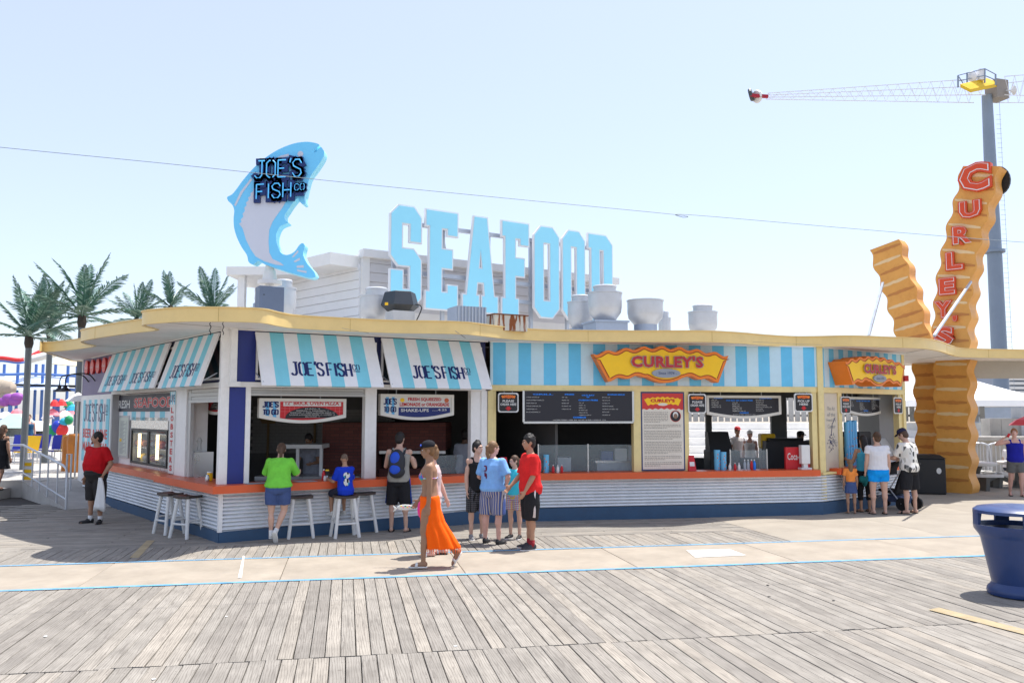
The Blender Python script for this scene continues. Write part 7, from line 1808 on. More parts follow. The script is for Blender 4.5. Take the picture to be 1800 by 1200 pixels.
        f0 = an - up * .045; limb(m, [f0 - d * .03, f0 + d * .06 - up * .005, f0 + d * .15 - up * .018], [.036, .034, .024], 10); m.ball(f0 + d * .11 - up * .018, (.042, .075, .022), 12, 8, rot=Matrix((sd, d, up)).transposed())
        for j in range(5): limb(m, [f0 + d * .15 - up * .024 + sd * (.028 - .014 * j), f0 + d * (.185 - .006 * abs(j - 1 if sx > 0 else j - 3)) - up * .03 + sd * (.03 - .0155 * j)], [.010, .009], 6)
    body = done(m, 'body', skin_mat(skin), voxel)
    # ---- face
    if face:
        for sx in (-1, 1):
            m = MB(); m.ball(hc + Rh @ V((sx * .031, -.078, .008)), (.013, .010, .007), 8, 6, rot=Rh); ey = done(m, 'eye', M_EYE)
            m = MB(); m.ball(hc + Rh @ V((sx * .031, -.0865, .008)), (.0055, .004, .006), 8, 6, rot=Rh); done(m, 'pupil', M_BLACK, parent=ey)
            m = MB(); limb(m, [hc + Rh @ V((sx * .014, -.094, .028)), hc + Rh @ V((sx * .034, -.092, .032)), hc + Rh @ V((sx * .052, -.076, .026))], [.004, .0045, .003], 6); done(m, 'eyebrow', mat('brow_brown', (.04, .025, .018), .8, 0))
        m = MB(); m.ball(hc + Rh @ V((0, -.089, -.058)), (.022, .010, .006), 8, 6, rot=Rh); done(m, 'mouth', mat('lip', (.38, .14, .12), .5, 0))
    # ---- clothes
    if top:
        kind, mt, o_ = top; g = o_.get('g', .020); m = MB(); z0 = o_.get('hem', .86)
        if kind == 'bikini':
            for sx in (-1, 1): m.ball(T((sx * .075, -.095 - bust * .3, 1.27)), (.068, .05, .058), 12, 8, rot=Rl)
            for sx in (-1, 1): limb(m, [T((sx * .08, -.11 - bust * .3, 1.30)), T((sx * .07, -.08, 1.41)), T((sx * .03, .02, 1.50))], [.010, .008, .007], 6)
            loft(m, [ring(1.235, .160 * w, .115 + bust * .5, -bust * .4, .010), ring(1.255, .162 * w, .115 + bust * .5, -bust * .4, .010)])
            done(m, 'bikini_top', mt, .010)
        else:
            R_ = tor(.85, 1.425 if kind == 'tank' else 1.47, g)
            p, rx, ry, a1, a2 = R_[0]; rr = [ring(z0, max(rx - g, .150 * w) , max(ry - g, .12 * fat) + belly * .5, -belly * .4, g * 1.05)] if z0 < .93 else []
            R_ = [q for q in R_ if (q[0] - R_[0][0]).length > .0 or True]
            if rr: R_ = rr + [ring(z, rx, ry, y, g * 1.25) for (z, rx, ry, y) in TR if .90 < z < 1.0] + [ring(z, rx, ry, y, g) for (z, rx, ry, y) in TR if 1.0 <= z <= (1.43 if kind == 'tank' else 1.47)]
            else: R_ = [ring(z, rx, ry, y, g) for (z, rx, ry, y) in TR if z0 <= z <= (1.37 if kind == 'tank' else 1.47)]
            if kind == 'tank': R_ = [q for q in R_ if True][:-1] + [ring(1.385, .125 * w, .098, 0, g * .5)]
            loft(m, R_)
            if kind == 'tank':
                for sx in (-1, 1): limb(m, [T((sx * .095 * w, -.085, 1.35)), T((sx * .098 * w, -.03, 1.455)), T((sx * .095 * w, .04, 1.455)), T((sx * .085 * w, .085, 1.36))], [.026, .026, .026, .026], 8)
            else:
                sl_ = o_.get('sleeve', .62)
                for i, sx in enumerate((1, -1)):
                    sh, el, wr, hd = K['arm%d' % i]; ee = sh + (el - sh) * min(sl_, 1)
                    m.tube([sh - V((sx * .07, 0, -.005)), sh + V((0, 0, .006)), sh + (el - sh) * sl_ * .6, ee], [.062 * fa, .070 * fa, .067 * fa, .072 * fa], 14); m.ball(sh + V((0, 0, .004)), .068 * fa, 12, 8)
            done(m, 'shirt' if kind == 'tee' else 'tank_top', mt, .011, o_.get('wr', .008))
            if 'print' in o_:
                pm, pts_ = o_['print']; m = MB()
                for (x, z, rx_, rz_) in pts_:
                    back = o_.get('back', False); ry = .118 * fat + g + (0 if back else belly) ; yy = (ry if back else -ry - bust * .5)
                    m.ball(T((x, yy * .985, z)), (rx_, .012, rz_), 10, 8, rot=Rl)
                done(m, 'shirt_print', pm)
    if bottom:
        kind, mt, o_ = bottom; g = o_.get('g', .018); zt = o_.get('waist', 1.0); m = MB()
        rw = lambda z, k: ring(z, .168 * w * hips, .125 * fat + belly * .55, .006 - belly * .35, g * k)
        if kind in ('shorts', 'capri'):
            loft(m, [ring(.80, .12 * hips, .10 * fat, .01, g), ring(.86, .155 * w * hips, .12 * fat, .012, g), rw(.94, 1), ring(zt, .158 * w, .118 * fat + belly * .6, -belly * .35, g * .6)])
            ln = o_.get('len', .75); fl = o_.get('flare', .024)
            for i, sx in enumerate((1, -1)):
                hj, kn, an, fp, fy = K['leg%d' % i]; q = [hj + V((0, 0, .04)), hj + (kn - hj) * min(ln, 1) * .5]
                r0 = .097 * fa * (1 + .5 * (hips - 1)); rs_ = [r0 + .012, r0 + fl * .6]
                if ln <= 1: q.append(hj + (kn - hj) * ln); rs_.append((.092 - .032 * ln) * fa + fl + .012)
                else: q += [kn, kn + (an - kn) * (ln - 1)]; rs_ += [.062 * fa + fl, .054 * fa + fl]
                m.tube(q, rs_, 16)
            done(m, 'shorts', mt, .011, o_.get('wr', .008))
            if 'stripe' in o_:
                for i, sx in enumerate((1, -1)):
                    hj, kn, an, fp, fy = K['leg%d' % i]; m = MB(); m.tube([hj + V((sx * .098, 0, .05)), hj + (kn - hj) * .5 + V((sx * .100, 0, 0)), hj + (kn - hj) * min(ln, 1) + V((sx * .104, 0, .01))], [.022, .024, .024], 8); done(m, 'stripe', o_['stripe'])
        else:                       # skirt: rings (z, rx, ry, dx, dy)
            k0 = len(m.v); loft(m, [rw(zt, .5), rw(.95, 1.0)] + [(V((dx, dy, z)), rx, ry, X3, Y3) for (z, rx, ry, dx, dy) in o_['rings']], 72)
            fo = o_.get('folds', .02)
            for i_ in range(k0, len(m.v)):
                v = V(m.v[i_]); j_ = (i_ - k0) // 72; a = (i_ - k0) % 72 / 72 * 2 * math.pi; c0 = V((0, 0, v.z))
                r_ = o_['rings'][j_ - 2] if j_ > 1 else None
                if r_: cc = V((r_[3], r_[4], v.z)); m.v[i_] = tuple(cc + (v - cc) * (1 + fo * (j_ - 1) * (math.sin(11 * a + j_ * .5) + .6 * math.sin(17 * a + 1 + j_ * .3))))
            done(m, 'skirt', mt, .012, o_.get('wr', .008))
    for i in (0, 1):
        hj, kn, an, fp, fy = K['leg%d' % i]; d, up, sd = foot_axis(i); f0 = an - up * .045; rot = Matrix((sd, d, up)).transposed()
        if socks: m = MB(); limb(m, [an + (kn - an).normalized() * .05, an, an - up * .03], [.043, .042, .04], 10); done(m, 'sock', socks)
        if shoes and shoes[0] == 'shoe':
            m = MB(); m.ball(f0 + d * .075 - up * .012, (.047, .135, .034), 14, 10, rot=rot); m.ball(f0 - d * .02 + up * .008, (.042, .055, .05), 12, 8, rot=rot); m.ball(f0 + d * .03 + up * .015, (.038, .06, .035), 12, 8, rot=rot); s_o = done(m, 'shoe', shoes[1], .008)
            m = MB(); m.tube([f0 - d * .065 - up * .036, f0 - d * .03 - up * .036, f0 + d * .08 - up * .036, f0 + d * .17 - up * .034, f0 + d * .205 - up * .03], [.026, .040, .047, .046, .024], 12); m.v = [tuple(V(v) - up * ((V(v) - f0).dot(up) + .036) * .72) for v in m.v]; done(m, 'sole', shoes[2], parent=s_o)
        elif shoes:
            m = MB(); m.tube([f0 - d * .06 - up * .04, f0 - d * .02 - up * .04, f0 + d * .08 - up * .042, f0 + d * .17 - up * .042, f0 + d * .21 - up * .04], [.026, .040, .048, .048, .024], 12); m.v = [tuple(V(v) - up * ((V(v) - f0).dot(up) + .041) * .72) for v in m.v]; s_o = done(m, 'sandal', shoes[1])
            m = MB(); m.tube([f0 + d * .10 - up * .035 + sd * .046, f0 + d * .09 + up * .004 + sd * .025, f0 + d * .09 + up * .007 - sd * .02, f0 + d * .10 - up * .035 - sd * .046], .012 if shoes[0] == 'thong' else .020, 8); done(m, 'strap', shoes[2], parent=s_o)
    if hair:
        kind, col = hair; hm = mat('hair_%s' % col[0], col[1], .55, .35, 30, spec=.4, bump=.5, bscale=90); m = MB(); H3 = lambda x, y, z: hc + Rh @ V((x, y, z))
        if kind == 'buzz': m.ball(H3(0, .018, .028), (.079, .092, .096), 16, 12, rot=Rh)
        else:
            m.ball(H3(0, .022, .030), (.085, .098, .104), 16, 12, rot=Rh); m.ball(H3(0, .05, -.02), (.076, .066, .085), 12, 10, rot=Rh)
            if kind in ('spiky', 'mop'):
                rnd_ = random.Random(int(h * 100))
                for k in range(26 if kind == 'mop' else 16):
                    a = rnd_.uniform(0, 6.28); t = rnd_.uniform(.15, 1.2 if kind == 'mop' else .9); p_ = V((math.sin(t) * math.cos(a) * .08, math.sin(t) * math.sin(a) * .09 + .02, math.cos(t) * .1 + .03)); m.ball(hc + Rh @ p_, (.02, .022, .024 if kind == 'mop' else .03), 6, 5, rot=Rh)
            if kind == 'ponytail': limb(m, [H3(0, .10, .045), H3(0, .135, .02), H3(.005, .13, -.09), H3(.0, .10, -.20), H3(0, .09, -.27)], [.028, .034, .036, .028, .012], 10)
            if kind == 'long': limb(m, [H3(0, .07, 0), H3(0, .085, -.12), H3(0, .085, -.26), H3(0, .09, -.36)], [.075, .078, .07, .03], 12)
            if kind == 'bun': m.ball(H3(0, .105, .03), (.045, .04, .045), 10, 8, rot=Rh)
        done(m, 'hair', hm, .009, .004)
        if 'beard' in (kind, col[2] if len(col) > 2 else ''):
            m = MB(); m.ball(H3(0, -.088, -.044), (.026, .012, .007), 8, 6, rot=Rh); m.ball(H3(0, -.078, -.09), (.026, .018, .022), 8, 6, rot=Rh); done(m, 'beard', hm)
    if hat:
        kind, mt = hat; H3 = lambda x, y, z: hc + Rh @ V((x, y, z)); m = MB()
        prof_ = [(.098, .045), (.098, .075), (.085, .11), (.055, .135), (.012, .145)]
        vs = []
        for (r_, z) in prof_:
            for k in range(18): a = 2 * math.pi * k / 18; vs.append(H3(r_ * .92 * math.cos(a), .012 + r_ * 1.08 * math.sin(a), z))
        m.add(vs, [(i * 18 + k, i * 18 + (k + 1) % 18, (i + 1) * 18 + (k + 1) % 18, (i + 1) * 18 + k) for i in range(4) for k in range(18)] + [tuple(range(17, -1, -1)), tuple(range(72, 90))]); cp = done(m, 'cap', mt)
        m = MB()
        vs = [H3(.075 * math.cos(a) , -.085 - .085 * math.sin(a), .05 - .02 * math.sin(a)) for a in [math.pi * k / 10 for k in range(11)]] + [H3(.075 * math.cos(a), -.085 - .085 * math.sin(a), .056 - .02 * math.sin(a)) for a in [math.pi * k / 10 for k in range(11)]]
        m.add(vs, [tuple(range(10, -1, -1)), tuple(range(11, 22))] + [(k, k + 1, k + 12, k + 11) for k in range(10)] + [(10, 0, 11, 21)]); done(m, 'brim', mt, parent=cp)
    if extra: extra(e, dict(K=K, hc=hc, Rh=Rh, T=T, done=done, Rl=Rl, S=S, off=off))
    return e
M_EYE = mat('eye_white', (.75, .73, .70), .3, 0)
D_BRN = ('brown', (.085, .045, .025)); D_BLK = ('black', (.016, .013, .012)); D_LBR = ('light_brown', (.22, .125, .06)); D_RED = ('auburn', (.30, .12, .04)); D_BUZ = ('cropped', (.15, .10, .07))
WHT, BLK = mat('rubber_white', (.7, .7, .68), .6, .08, 9), mat('rubber_black', (.02, .02, .022), .6, .1, 9)
DN = lambda: (0, 0, -1)

# man in the red shirt, towel at the hip
def towel(e, c):
    m = MB(); sh, el, wr, hd = c['K']['arm0']; p = wr + hd * .1
    rings = []
    for k in range(9):
        t = k / 8; z = p.z - .62 * t + .05
        rings.append((V((p.x + .0 + .02 * math.sin(t * 4), p.y - .035 + .02 * t, z)), .035 + .115 * t ** .7, .028 + .022 * t, X3, Y3))
    vs = []; n_ = 28
    for (q, rx, ry, a1, a2) in rings:
        for k in range(n_): a = 2 * math.pi * k / n_; f = 1 + .25 * math.sin(a * 5 + q.z * 5); vs.append(q + V((rx * math.cos(a), ry * math.sin(a) * f, .03 * math.sin(3 * a) if q.z < p.z - .5 else 0)))
    m.add(vs, [(i * n_ + k, (i + 1) * n_ + k, (i + 1) * n_ + (k + 1) % n_, i * n_ + (k + 1) % n_) for i in range(8) for k in range(n_)] + [tuple(range(n_)), tuple(range(9 * n_ - 1, 8 * n_ - 1, -1))])
    o = c['done'](m, 'towel', cloth('towel_white', (.75, .75, .74), .05))
    m = MB(); loft(m, [(V((0, -.03, .985)), .20, .185, X3, Y3), (V((0, -.03, 1.02)), .20, .185, X3, Y3)]); c['done'](m, 'belt', BLK)
person(gp(166, 919), -22, 1.76, 'heavy man in red shirt and dark shorts holding a white towel', 'tan', w=1.22, fat=1.28, belly=.05, head=(-38, 0), arms=(((.42, .18, -1), (-.30, -.42, -.85), (-.1, -.25, -1)), ((-.22, .05, -1), (.02, -.18, -1))), legs=(((.07, 0, -1), (.03, .03, -1), 0, .55), ((-.07, 0, -1), (-.03, .03, -1), 0, -.5)),
       top=('tee', cloth('red', srgb(190, 26, 34)), {'hem': .93, 'g': .026, 'sleeve': .8}), bottom=('shorts', cloth('charcoal', (.035, .033, .033)), {'len': 1.12, 'flare': .035}), shoes=('shoe', BLK, BLK), socks=cloth('sock_white', (.7, .7, .7), .03), hair=('short', D_BLK + ('beard',)), extra=towel)
# woman leaving the picture at the left
def shoulder_bag(e, c):
    m = MB(); m.ball(V((.26, -.02, .98)), (.07, .16, .15), 12, 10); c['done'](m, 'bag', pattern_mat('bag_floral', ((.02, .02, .02), (.5, .1, .2), (.6, .6, .58)), 'spots', 16))
person(V((gp(4, 860, .2).x - .05, gp(4, 860, .2).y, .2)), 160, 1.66, 'woman in black dress with floral bag walking off at the left edge', 'tan', face=False, head=(0, 5), legs=(((.05, -.3, -1), (0, .3, -1)), ((-.05, .25, -1), (0, .35, -1))), top=('tank', cloth('black', (.02, .02, .022)), {'hem': .86}), bottom=('skirt', cloth('black', (.02, .02, .022)), {'rings': [(.75, .19, .16, 0, 0), (.58, .21, .19, 0, 0)]}), hair=('long', D_BRN), shoes=('thong', BLK, BLK), voxel=.013, extra=shoulder_bag)
# woman in lime green at the counter
person(gp(487, 953), 186, 1.58, 'woman in lime green shirt and denim shorts leaning on the counter', 'fair', w=1.14, fat=1.2, hips=1.16, lean=.34, head=(12, -4), arms=(((.35, -.55, -1), (.1, -1, .15)), ((-.42, -.5, -1), (-.05, -1, .12))), legs=(((.04, .02, -1), (-.02, .0, -1), 0, .1), ((-.02, -.10, -1), (.35, .30, -1), 1.0, -.1)),
       top=('tee', cloth('lime', srgb(120, 205, 72)), {'hem': .92, 'g': .034, 'sleeve': .95, 'wr': .008}), bottom=('shorts', cloth('denim', srgb(70, 88, 132)), {'len': .72, 'flare': .03}), shoes=('shoe', WHT, WHT), socks=cloth('sock_white', (.7, .7, .7)), hair=('ponytail', D_BRN), face=False)
# boy in blue on his stool
person(V((ST_BOY.x, ST_BOY.y, 0)), -142, 1.36, 'boy in royal blue printed shirt sitting on a stool', 'tan', lean=.10, head=(-18, 3), seat=.725, arms=(((.22, -.35, -1), (.0, -1, .1)), ((-.22, -.35, -1), (.0, -1, .1))), legs=(((.18, -1, -.12), (.05, .22, -1)), ((-.18, -1, -.12), (0, .08, -1))),
       top=('tee', cloth('royal', srgb(30, 62, 190)), {'hem': .84, 'g': .026, 'sleeve': .85, 'back': True, 'print': (pattern_mat('boy_print', ((.65, .65, .62), (.05, .35, .5), (.02, .02, .03)), 'spots', 26), [(.03, 1.27, .085, .07), (.04, 1.12, .075, .09)])}), bottom=('shorts', cloth('navy_dark', (.03, .035, .06)), {'len': .95, 'flare': .02, 'waist': .98}), shoes=('shoe', WHT, WHT), hair=('buzz', D_BUZ), face=False)
# man with the backpack
def backpack(e, c):
    T, Rl = c['T'], c['Rl']; m = MB(); m.ball(T((0, .20, 1.22)), (.155, .10, .24), 16, 12, rot=Rl); m.ball(T((0, .19, 1.06)), (.15, .10, .12), 14, 10, rot=Rl); b = c['done'](m, 'backpack', mat('pack_black', (.03, .032, .04), .7, .15, 12), .012)
    m = MB(); m.ball(T((.02, .262, 1.29)), (.095, .05, .12), 14, 10, rot=Rl); m.ball(T((.02, .268, 1.10)), (.10, .045, .09), 14, 10, rot=Rl); c['done'](m, 'pocket', mat('pack_blue', srgb(30, 80, 200), .6, .12, 12), .01, parent=b)
    for sx in (-1, 1): m = MB(); limb(m, [T((sx * .11, .12, 1.38)), T((sx * .115, .02, 1.475)), T((sx * .11, -.10, 1.36)), T((sx * .13, -.11, 1.15))], [.02, .02, .02, .018], 8); c['done'](m, 'strap', MATS['pack_black'], parent=b)
person(gp(700, 934), 176, 1.78, 'man in grey vest with blue backpack standing at the counter', 'fair', w=1.08, fat=1.05, lean=.06, head=(-14, 6), arms=(((.30, -.35, -1), (-.15, -1, .25)), ((-.32, -.3, -1), (.15, -1, .3))), legs=(((.07, 0, -1), (.02, .03, -1)), ((-.09, 0, -1), (-.04, .05, -1))), top=('tank', cloth('grey_vest', (.33, .32, .29)), {'hem': .86, 'g': .024}), bottom=('shorts', cloth('black_shorts', (.022, .022, .025)), {'len': 1.04, 'flare': .04, 'stripe': cloth('blue_print', srgb(40, 80, 170), .4)}), shoes=('slide', BLK, BLK), hair=('short', D_BLK), face=False, extra=backpack)
# woman in the orange sarong, striding left
def beach_things(e, c):
    K = c['K']; T = c['T']; Rh, hc = c['Rh'], c['hc']
    m = MB(); sh, el, wr, hd = K['arm1']; p = wr + hd * .10
    m.ball(p + V((0, -.15, -.03)), (.012, .13, .042), 14, 8); f = c['done'](m, 'paper_fish', mat('paper_fish', (.72, .74, .70), .6, .05, 6))
    m = MB(); m.add([p + V((0, -.26, -.05)), p + V((0, -.33, .0)), p + V((0, -.31, -.05)), p + V((0, -.33, -.10))] + [p + V((.012, -.26, -.05)), p + V((.012, -.33, .0)), p + V((.012, -.31, -.05)), p + V((.012, -.33, -.10))], [(0, 1, 2, 3), (7, 6, 5, 4), (0, 4, 5, 1), (1, 5, 6, 2), (2, 6, 7, 3), (3, 7, 4, 0)]); c['done'](m, 'tail', MATS['paper_fish'], parent=f)
    for k in range(6): m = MB(); m.ball(p + V((.012, -.06 - .03 * k, -.03 + .018 * (k % 2))), (.006, .013, .01), 8, 6); c['done'](m, 'spot', [PC_[3], PC_[0], M_YELL][k % 3], parent=f)
    m = MB(); m.ball(V((-.16, -.14, .78)), (.03, .045, .12), 10, 8); c['done'](m, 'pink_purse', mat('purse_pink', srgb(230, 60, 150), .6, .05, 5))
    m = MB()
    for sx in (-1, 1): m.ball(hc + Rh @ V((sx * .034, -.094, .075)), (.028, .012, .02), 10, 8, rot=Rh)
    limb(m, [hc + Rh @ V((-.06, -.09, .075)), hc + Rh @ V((.06, -.09, .075))], [.008, .008], 6); c['done'](m, 'sunglasses', mat('lens_blue', srgb(60, 90, 190), .15, 0))
    m = MB()
    for k in range(40):
        t = k / 39; a = -2.2 + 4.4 * t; x, y = .23 * math.sin(a), .08 + .36 * math.cos(a) * -.0 + .3 * t; z = .40 - .20 * t
        q = V((.185 * math.cos(2 * math.pi * t), .19 + .26 * math.sin(2 * math.pi * t), .255)); limb(m, [q, q + V((0, .01, -.07))], [.004, .003], 4, False)
    c['done'](m, 'fringe', MATS['cloth_orange'])
M_OR = cloth('orange', srgb(250, 98, 16), .08)
person(gp(738, 999) + V((.12, .05, 0)), -88, 1.70, 'woman in orange sarong, bikini top and black cap striding left', 'brown', w=.98, bust=.03, hips=1.05, head=(0, 6), arms=(((.10, .05, -1), (.02, -.06, -1)), ((-.12, -.05, -1), (.0, -.55, -.8))), legs=(((.03, -.18, -1), (0, .0, -1), .0, 0), ((-.03, .34, -1), (0, .62, -.9), 1.0, 0)),
       top=('bikini', pattern_mat('bikini_print', ((.6, .6, .58), (.05, .4, .3), (.6, .1, .2), (.1, .15, .5)), 'spots', 34), {}), bottom=('skirt', M_OR, {'waist': .99, 'rings': [(.80, .175, .155, 0, .015), (.62, .17, .175, 0, .05), (.44, .175, .215, 0, .12), (.25, .185, .26, 0, .19)], 'wr': .006, 'folds': .024}), shoes=('slide', WHT, WHT), hair=('bun', ('gold_brown', (.20, .10, .04))), hat=('cap', cloth('cap_black', (.02, .02, .025))), extra=beach_things)
# her companion, half hidden
person(gp(762, 979) + V((-.03, .15, 0)), -92, 1.62, 'person in white shorts mostly hidden behind the woman in orange', 'pink', arms=(((.06, .25, -1), (.0, .1, -1)), ((-.1, .40, -1), (0, .35, -.9))), legs=(((.04, -.1, -1), (0, .1, -1)), ((-.04, .15, -1), (0, .3, -1))), top=('tee', cloth('pale_pink', (.6, .45, .45)), {'hem': .9}), bottom=('shorts', cloth('white_shorts', (.6, .6, .6)), {'len': 1.1}), shoes=('slide', BLK, WHT), hair=('short', D_LBR), voxel=.012)
# the group of four
person(gp(838, 946), 24, 1.64, 'youth in black vest with white print facing the stand front', 'fair', w=.95, head=(32, 2), arms=(((.14, .02, -1), (.02, -.15, -1)), ((-.16, .0, -1), (.0, -.12, -1))), top=('tank', cloth('black', (.02, .02, .022)), {'hem': .86, 'g': .024, 'print': (WHT, [(.03, 1.10, .055, .03), (.05, 1.02, .03, .05), (.09, 1.04, .025, .045)])}), bottom=('shorts', pattern_mat('plaid_black', ((.025, .025, .028), (.06, .06, .07), (.12, .12, .13), (.01, .01, .01)), 'plaid', 9), {'len': 1.02, 'flare': .034}), shoes=('shoe', cloth('shoe_grey', (.3, .3, .3)), WHT), hair=('spiky', D_BLK))
def wristband(e, c): pass
person(gp(866, 955), 150, 1.66, 'woman in pale blue shirt and striped shorts with a long ponytail', 'pink', w=1.12, fat=1.22, hips=1.12, head=(-28, 0), arms=(((.40, -.1, -1), (-.15, -.9, -.35)), ((-.50, .05, -1), (.55, -.55, -.75))), legs=(((.09, 0, -1), (.03, .03, -1)), ((-.08, .03, -1), (-.02, .05, -1))), top=('tee', cloth('pale_blue', srgb(130, 180, 235)), {'hem': .90, 'g': .03, 'sleeve': .85, 'back': True, 'print': (cloth('print_maroon', srgb(110, 40, 70)), [(.03, 1.30, .014, .05), (.05, 1.26, .03, .012), (.05, 1.34, .03, .012), (.03, 1.17, .012, .05), (.055, 1.20, .012, .045)])}), bottom=('shorts', pattern_mat('stripe_blue', (srgb(80, 100, 160), (.45, .42, .42), (.06, .06, .12)), 'stripe', 8), {'len': .98, 'flare': .04}), shoes=('shoe', BLK, BLK), hair=('ponytail', D_LBR), face=True)
person(gp(905, 946), -28, 1.40, 'girl in aqua shirt and bright checked shorts beside the boy in red', 'fair', w=.9, head=(-30, 4), arms=(((.12, -.05, -1), (0, -.3, -1)), ((-.25, -.2, -1), (.1, -.8, -.4))), top=('tee', cloth('aqua', srgb(70, 200, 215)), {'hem': .92}), bottom=('shorts', pattern_mat('plaid_bright', ((.1, .3, .55), (.6, .12, .15), (.6, .6, .55), (.6, .45, .1)), 'plaid', 10), {'len': .72, 'flare': .03}), shoes=('shoe', BLK, WHT), hair=('ponytail', D_BRN))
person(gp(932, 964), -68, 1.78, 'boy in red shirt and black shorts with white side stripe', 'tan', w=1.06, fat=1.1, head=(-6, 3), arms=(((.10, -.15, -1), (-.05, -.55, -.95)), ((-.10, -.25, -1), (.1, -.75, -.7))), legs=(((.05, -.06, -1), (.0, .03, -1), 0, .1), ((-.05, .04, -1), (0, .04, -1), 0, -.25)), top=('tee', cloth('tomato', srgb(220, 46, 46)), {'hem': .84, 'g': .034, 'sleeve': .95, 'wr': .009}), bottom=('shorts', cloth('black_shorts', (.022, .022, .025)), {'len': 1.10, 'flare': .045, 'stripe': cloth('stripe_white', (.6, .55, .55), .05)}), shoes=('shoe', mat('trainer_black', (.04, .04, .045), .5, .3, 20), WHT), socks=cloth('sock_red', (.3, .03, .04)), hair=('mop', D_BLK))
# queue at the right bay
person(gp(1497, 902), 172, 1.14, 'small girl in orange top and denim skirt with long hair', 'tan', w=.92, face=False, top=('tee', cloth('peach', srgb(240, 145, 70)), {'hem': 1.0, 'g': .018}), bottom=('skirt', cloth('denim', srgb(70, 88, 132)), {'waist': 1.02, 'rings': [(.78, .19, .16, 0, 0), (.66, .20, .17, 0, 0)]}), hair=('long', D_LBR), voxel=.014)
person(gp(1521, 899), 190, 1.64, 'woman in aqua vest and black capris at the right bay', 'tan', face=False, arms=(((.2, -.3, -1), (0, -1, .2)), ((-.3, -.3, -1), (.0, -1, .1))), top=('tank', cloth('teal_vest', srgb(70, 160, 185)), {'hem': .9, 'g': .014}), bottom=('shorts', cloth('black', (.02, .02, .022)), {'len': 1.55, 'flare': .008}), shoes=('thong', BLK, BLK), hair=('long', D_BLK), voxel=.012)
def teal_hat(e, c):
    sh, el, wr, hd = c['K']['arm0']; m = MB(); m.lathe([(.15, -.02), (.15, 0), (.08, .01), (.07, .1), (.02, .12)], tuple(wr + hd * .16), 14, axis=Matrix.Rotation(R(80), 3, 'Y')); c['done'](m, 'sun_hat', cloth('hat_teal', srgb(30, 100, 100)))
person(gp(1546, 903), 178, 1.72, 'woman in white shirt and bright blue shorts seen from behind', 'fair', w=1.12, fat=1.18, hips=1.15, face=False, head=(10, 0), legs=(((.06, 0, -1), (.0, .03, -1)), ((-.06, 0, -1), (0, .03, -1))), top=('tee', cloth('white', (.72, .71, .73), .05), {'hem': .93, 'g': .02, 'sleeve': .4}), bottom=('shorts', cloth('sky_shorts', srgb(20, 150, 235)), {'len': .50, 'flare': .03}), shoes=('thong', BLK, BLK), hair=('bun', D_BRN), voxel=.012, extra=teal_hat)
person(gp(1601, 902), -150, 1.80, 'man in white patterned shirt and navy cap leaning over a pushchair', 'fair', w=1.12, fat=1.12, lean=.10, head=(12, 22), arms=(((.2, -.45, -1), (.0, -1, -.1)), ((-.25, -.4, -1), (.05, -1, -.15))), legs=(((.10, 0, -1), (.03, .03, -1)), ((-.10, 0, -1), (-.03, .03, -1))), top=('tee', pattern_mat('tiki_print', ((.68, .67, .64), (.62, .60, .54), (.06, .06, .06), (.66, .62, .56)), 'spots', 20), {'hem': .86, 'g': .03, 'sleeve': .85}), bottom=('shorts', cloth('black_shorts', (.022, .022, .025)), {'len': 1.0, 'flare': .045}), shoes=('slide', BLK, BLK), hair=('short', D_BRN), hat=('cap', cloth('cap_navy', (.025, .025, .06))), voxel=.012)
# woman drinking at the right edge and the sitter behind her
def can_(e, c):
    sh, el, wr, hd = c['K']['arm1']; m = MB(); p = wr + hd * .09; m.tube([p + V((.0, -.04, -.03)), p + V((.05, -.05, .06))], .032, 12); c['done'](m, 'drink_can', M_RED)
person(gp(1788, 872), -12, 1.74, 'woman in royal blue vest and grey shorts drinking at the right edge', 'pink', w=1.1, fat=1.12, head=(-22, -12), arms=(((.16, 0, -1), (.05, -.2, -1)), ((-1, -.25, -.22), (.62, -.35, .62))), legs=(((.06, -.12, -1), (0, .1, -1)), ((-.05, .12, -1), (0, .3, -1))), top=('tank', cloth('royal_vest', srgb(36, 40, 150)), {'hem': .88, 'g': .022}), bottom=('shorts', cloth('grey_shorts', (.14, .14, .14)), {'len': .7, 'flare': .03}), shoes=('thong', BLK, BLK), hair=('short', D_RED), voxel=.012, extra=can_)
person(gp(1776, 852), 120, 1.66, 'person in white shirt sitting at the picnic table behind the drinking woman', 'fair', seat=.46, lean=.15, legs=(((.12, -1, -.05), (0, 0, -1)), ((-.12, -1, -.05), (0, 0, -1))), top=('tee', cloth('white', (.72, .71, .73), .05), {'hem': .86}), bottom=('shorts', cloth('navy_dark', (.03, .035, .06)), {'len': 1.0}), shoes=('shoe', WHT, WHT), hair=('short', D_BRN), voxel=.015, face=False)
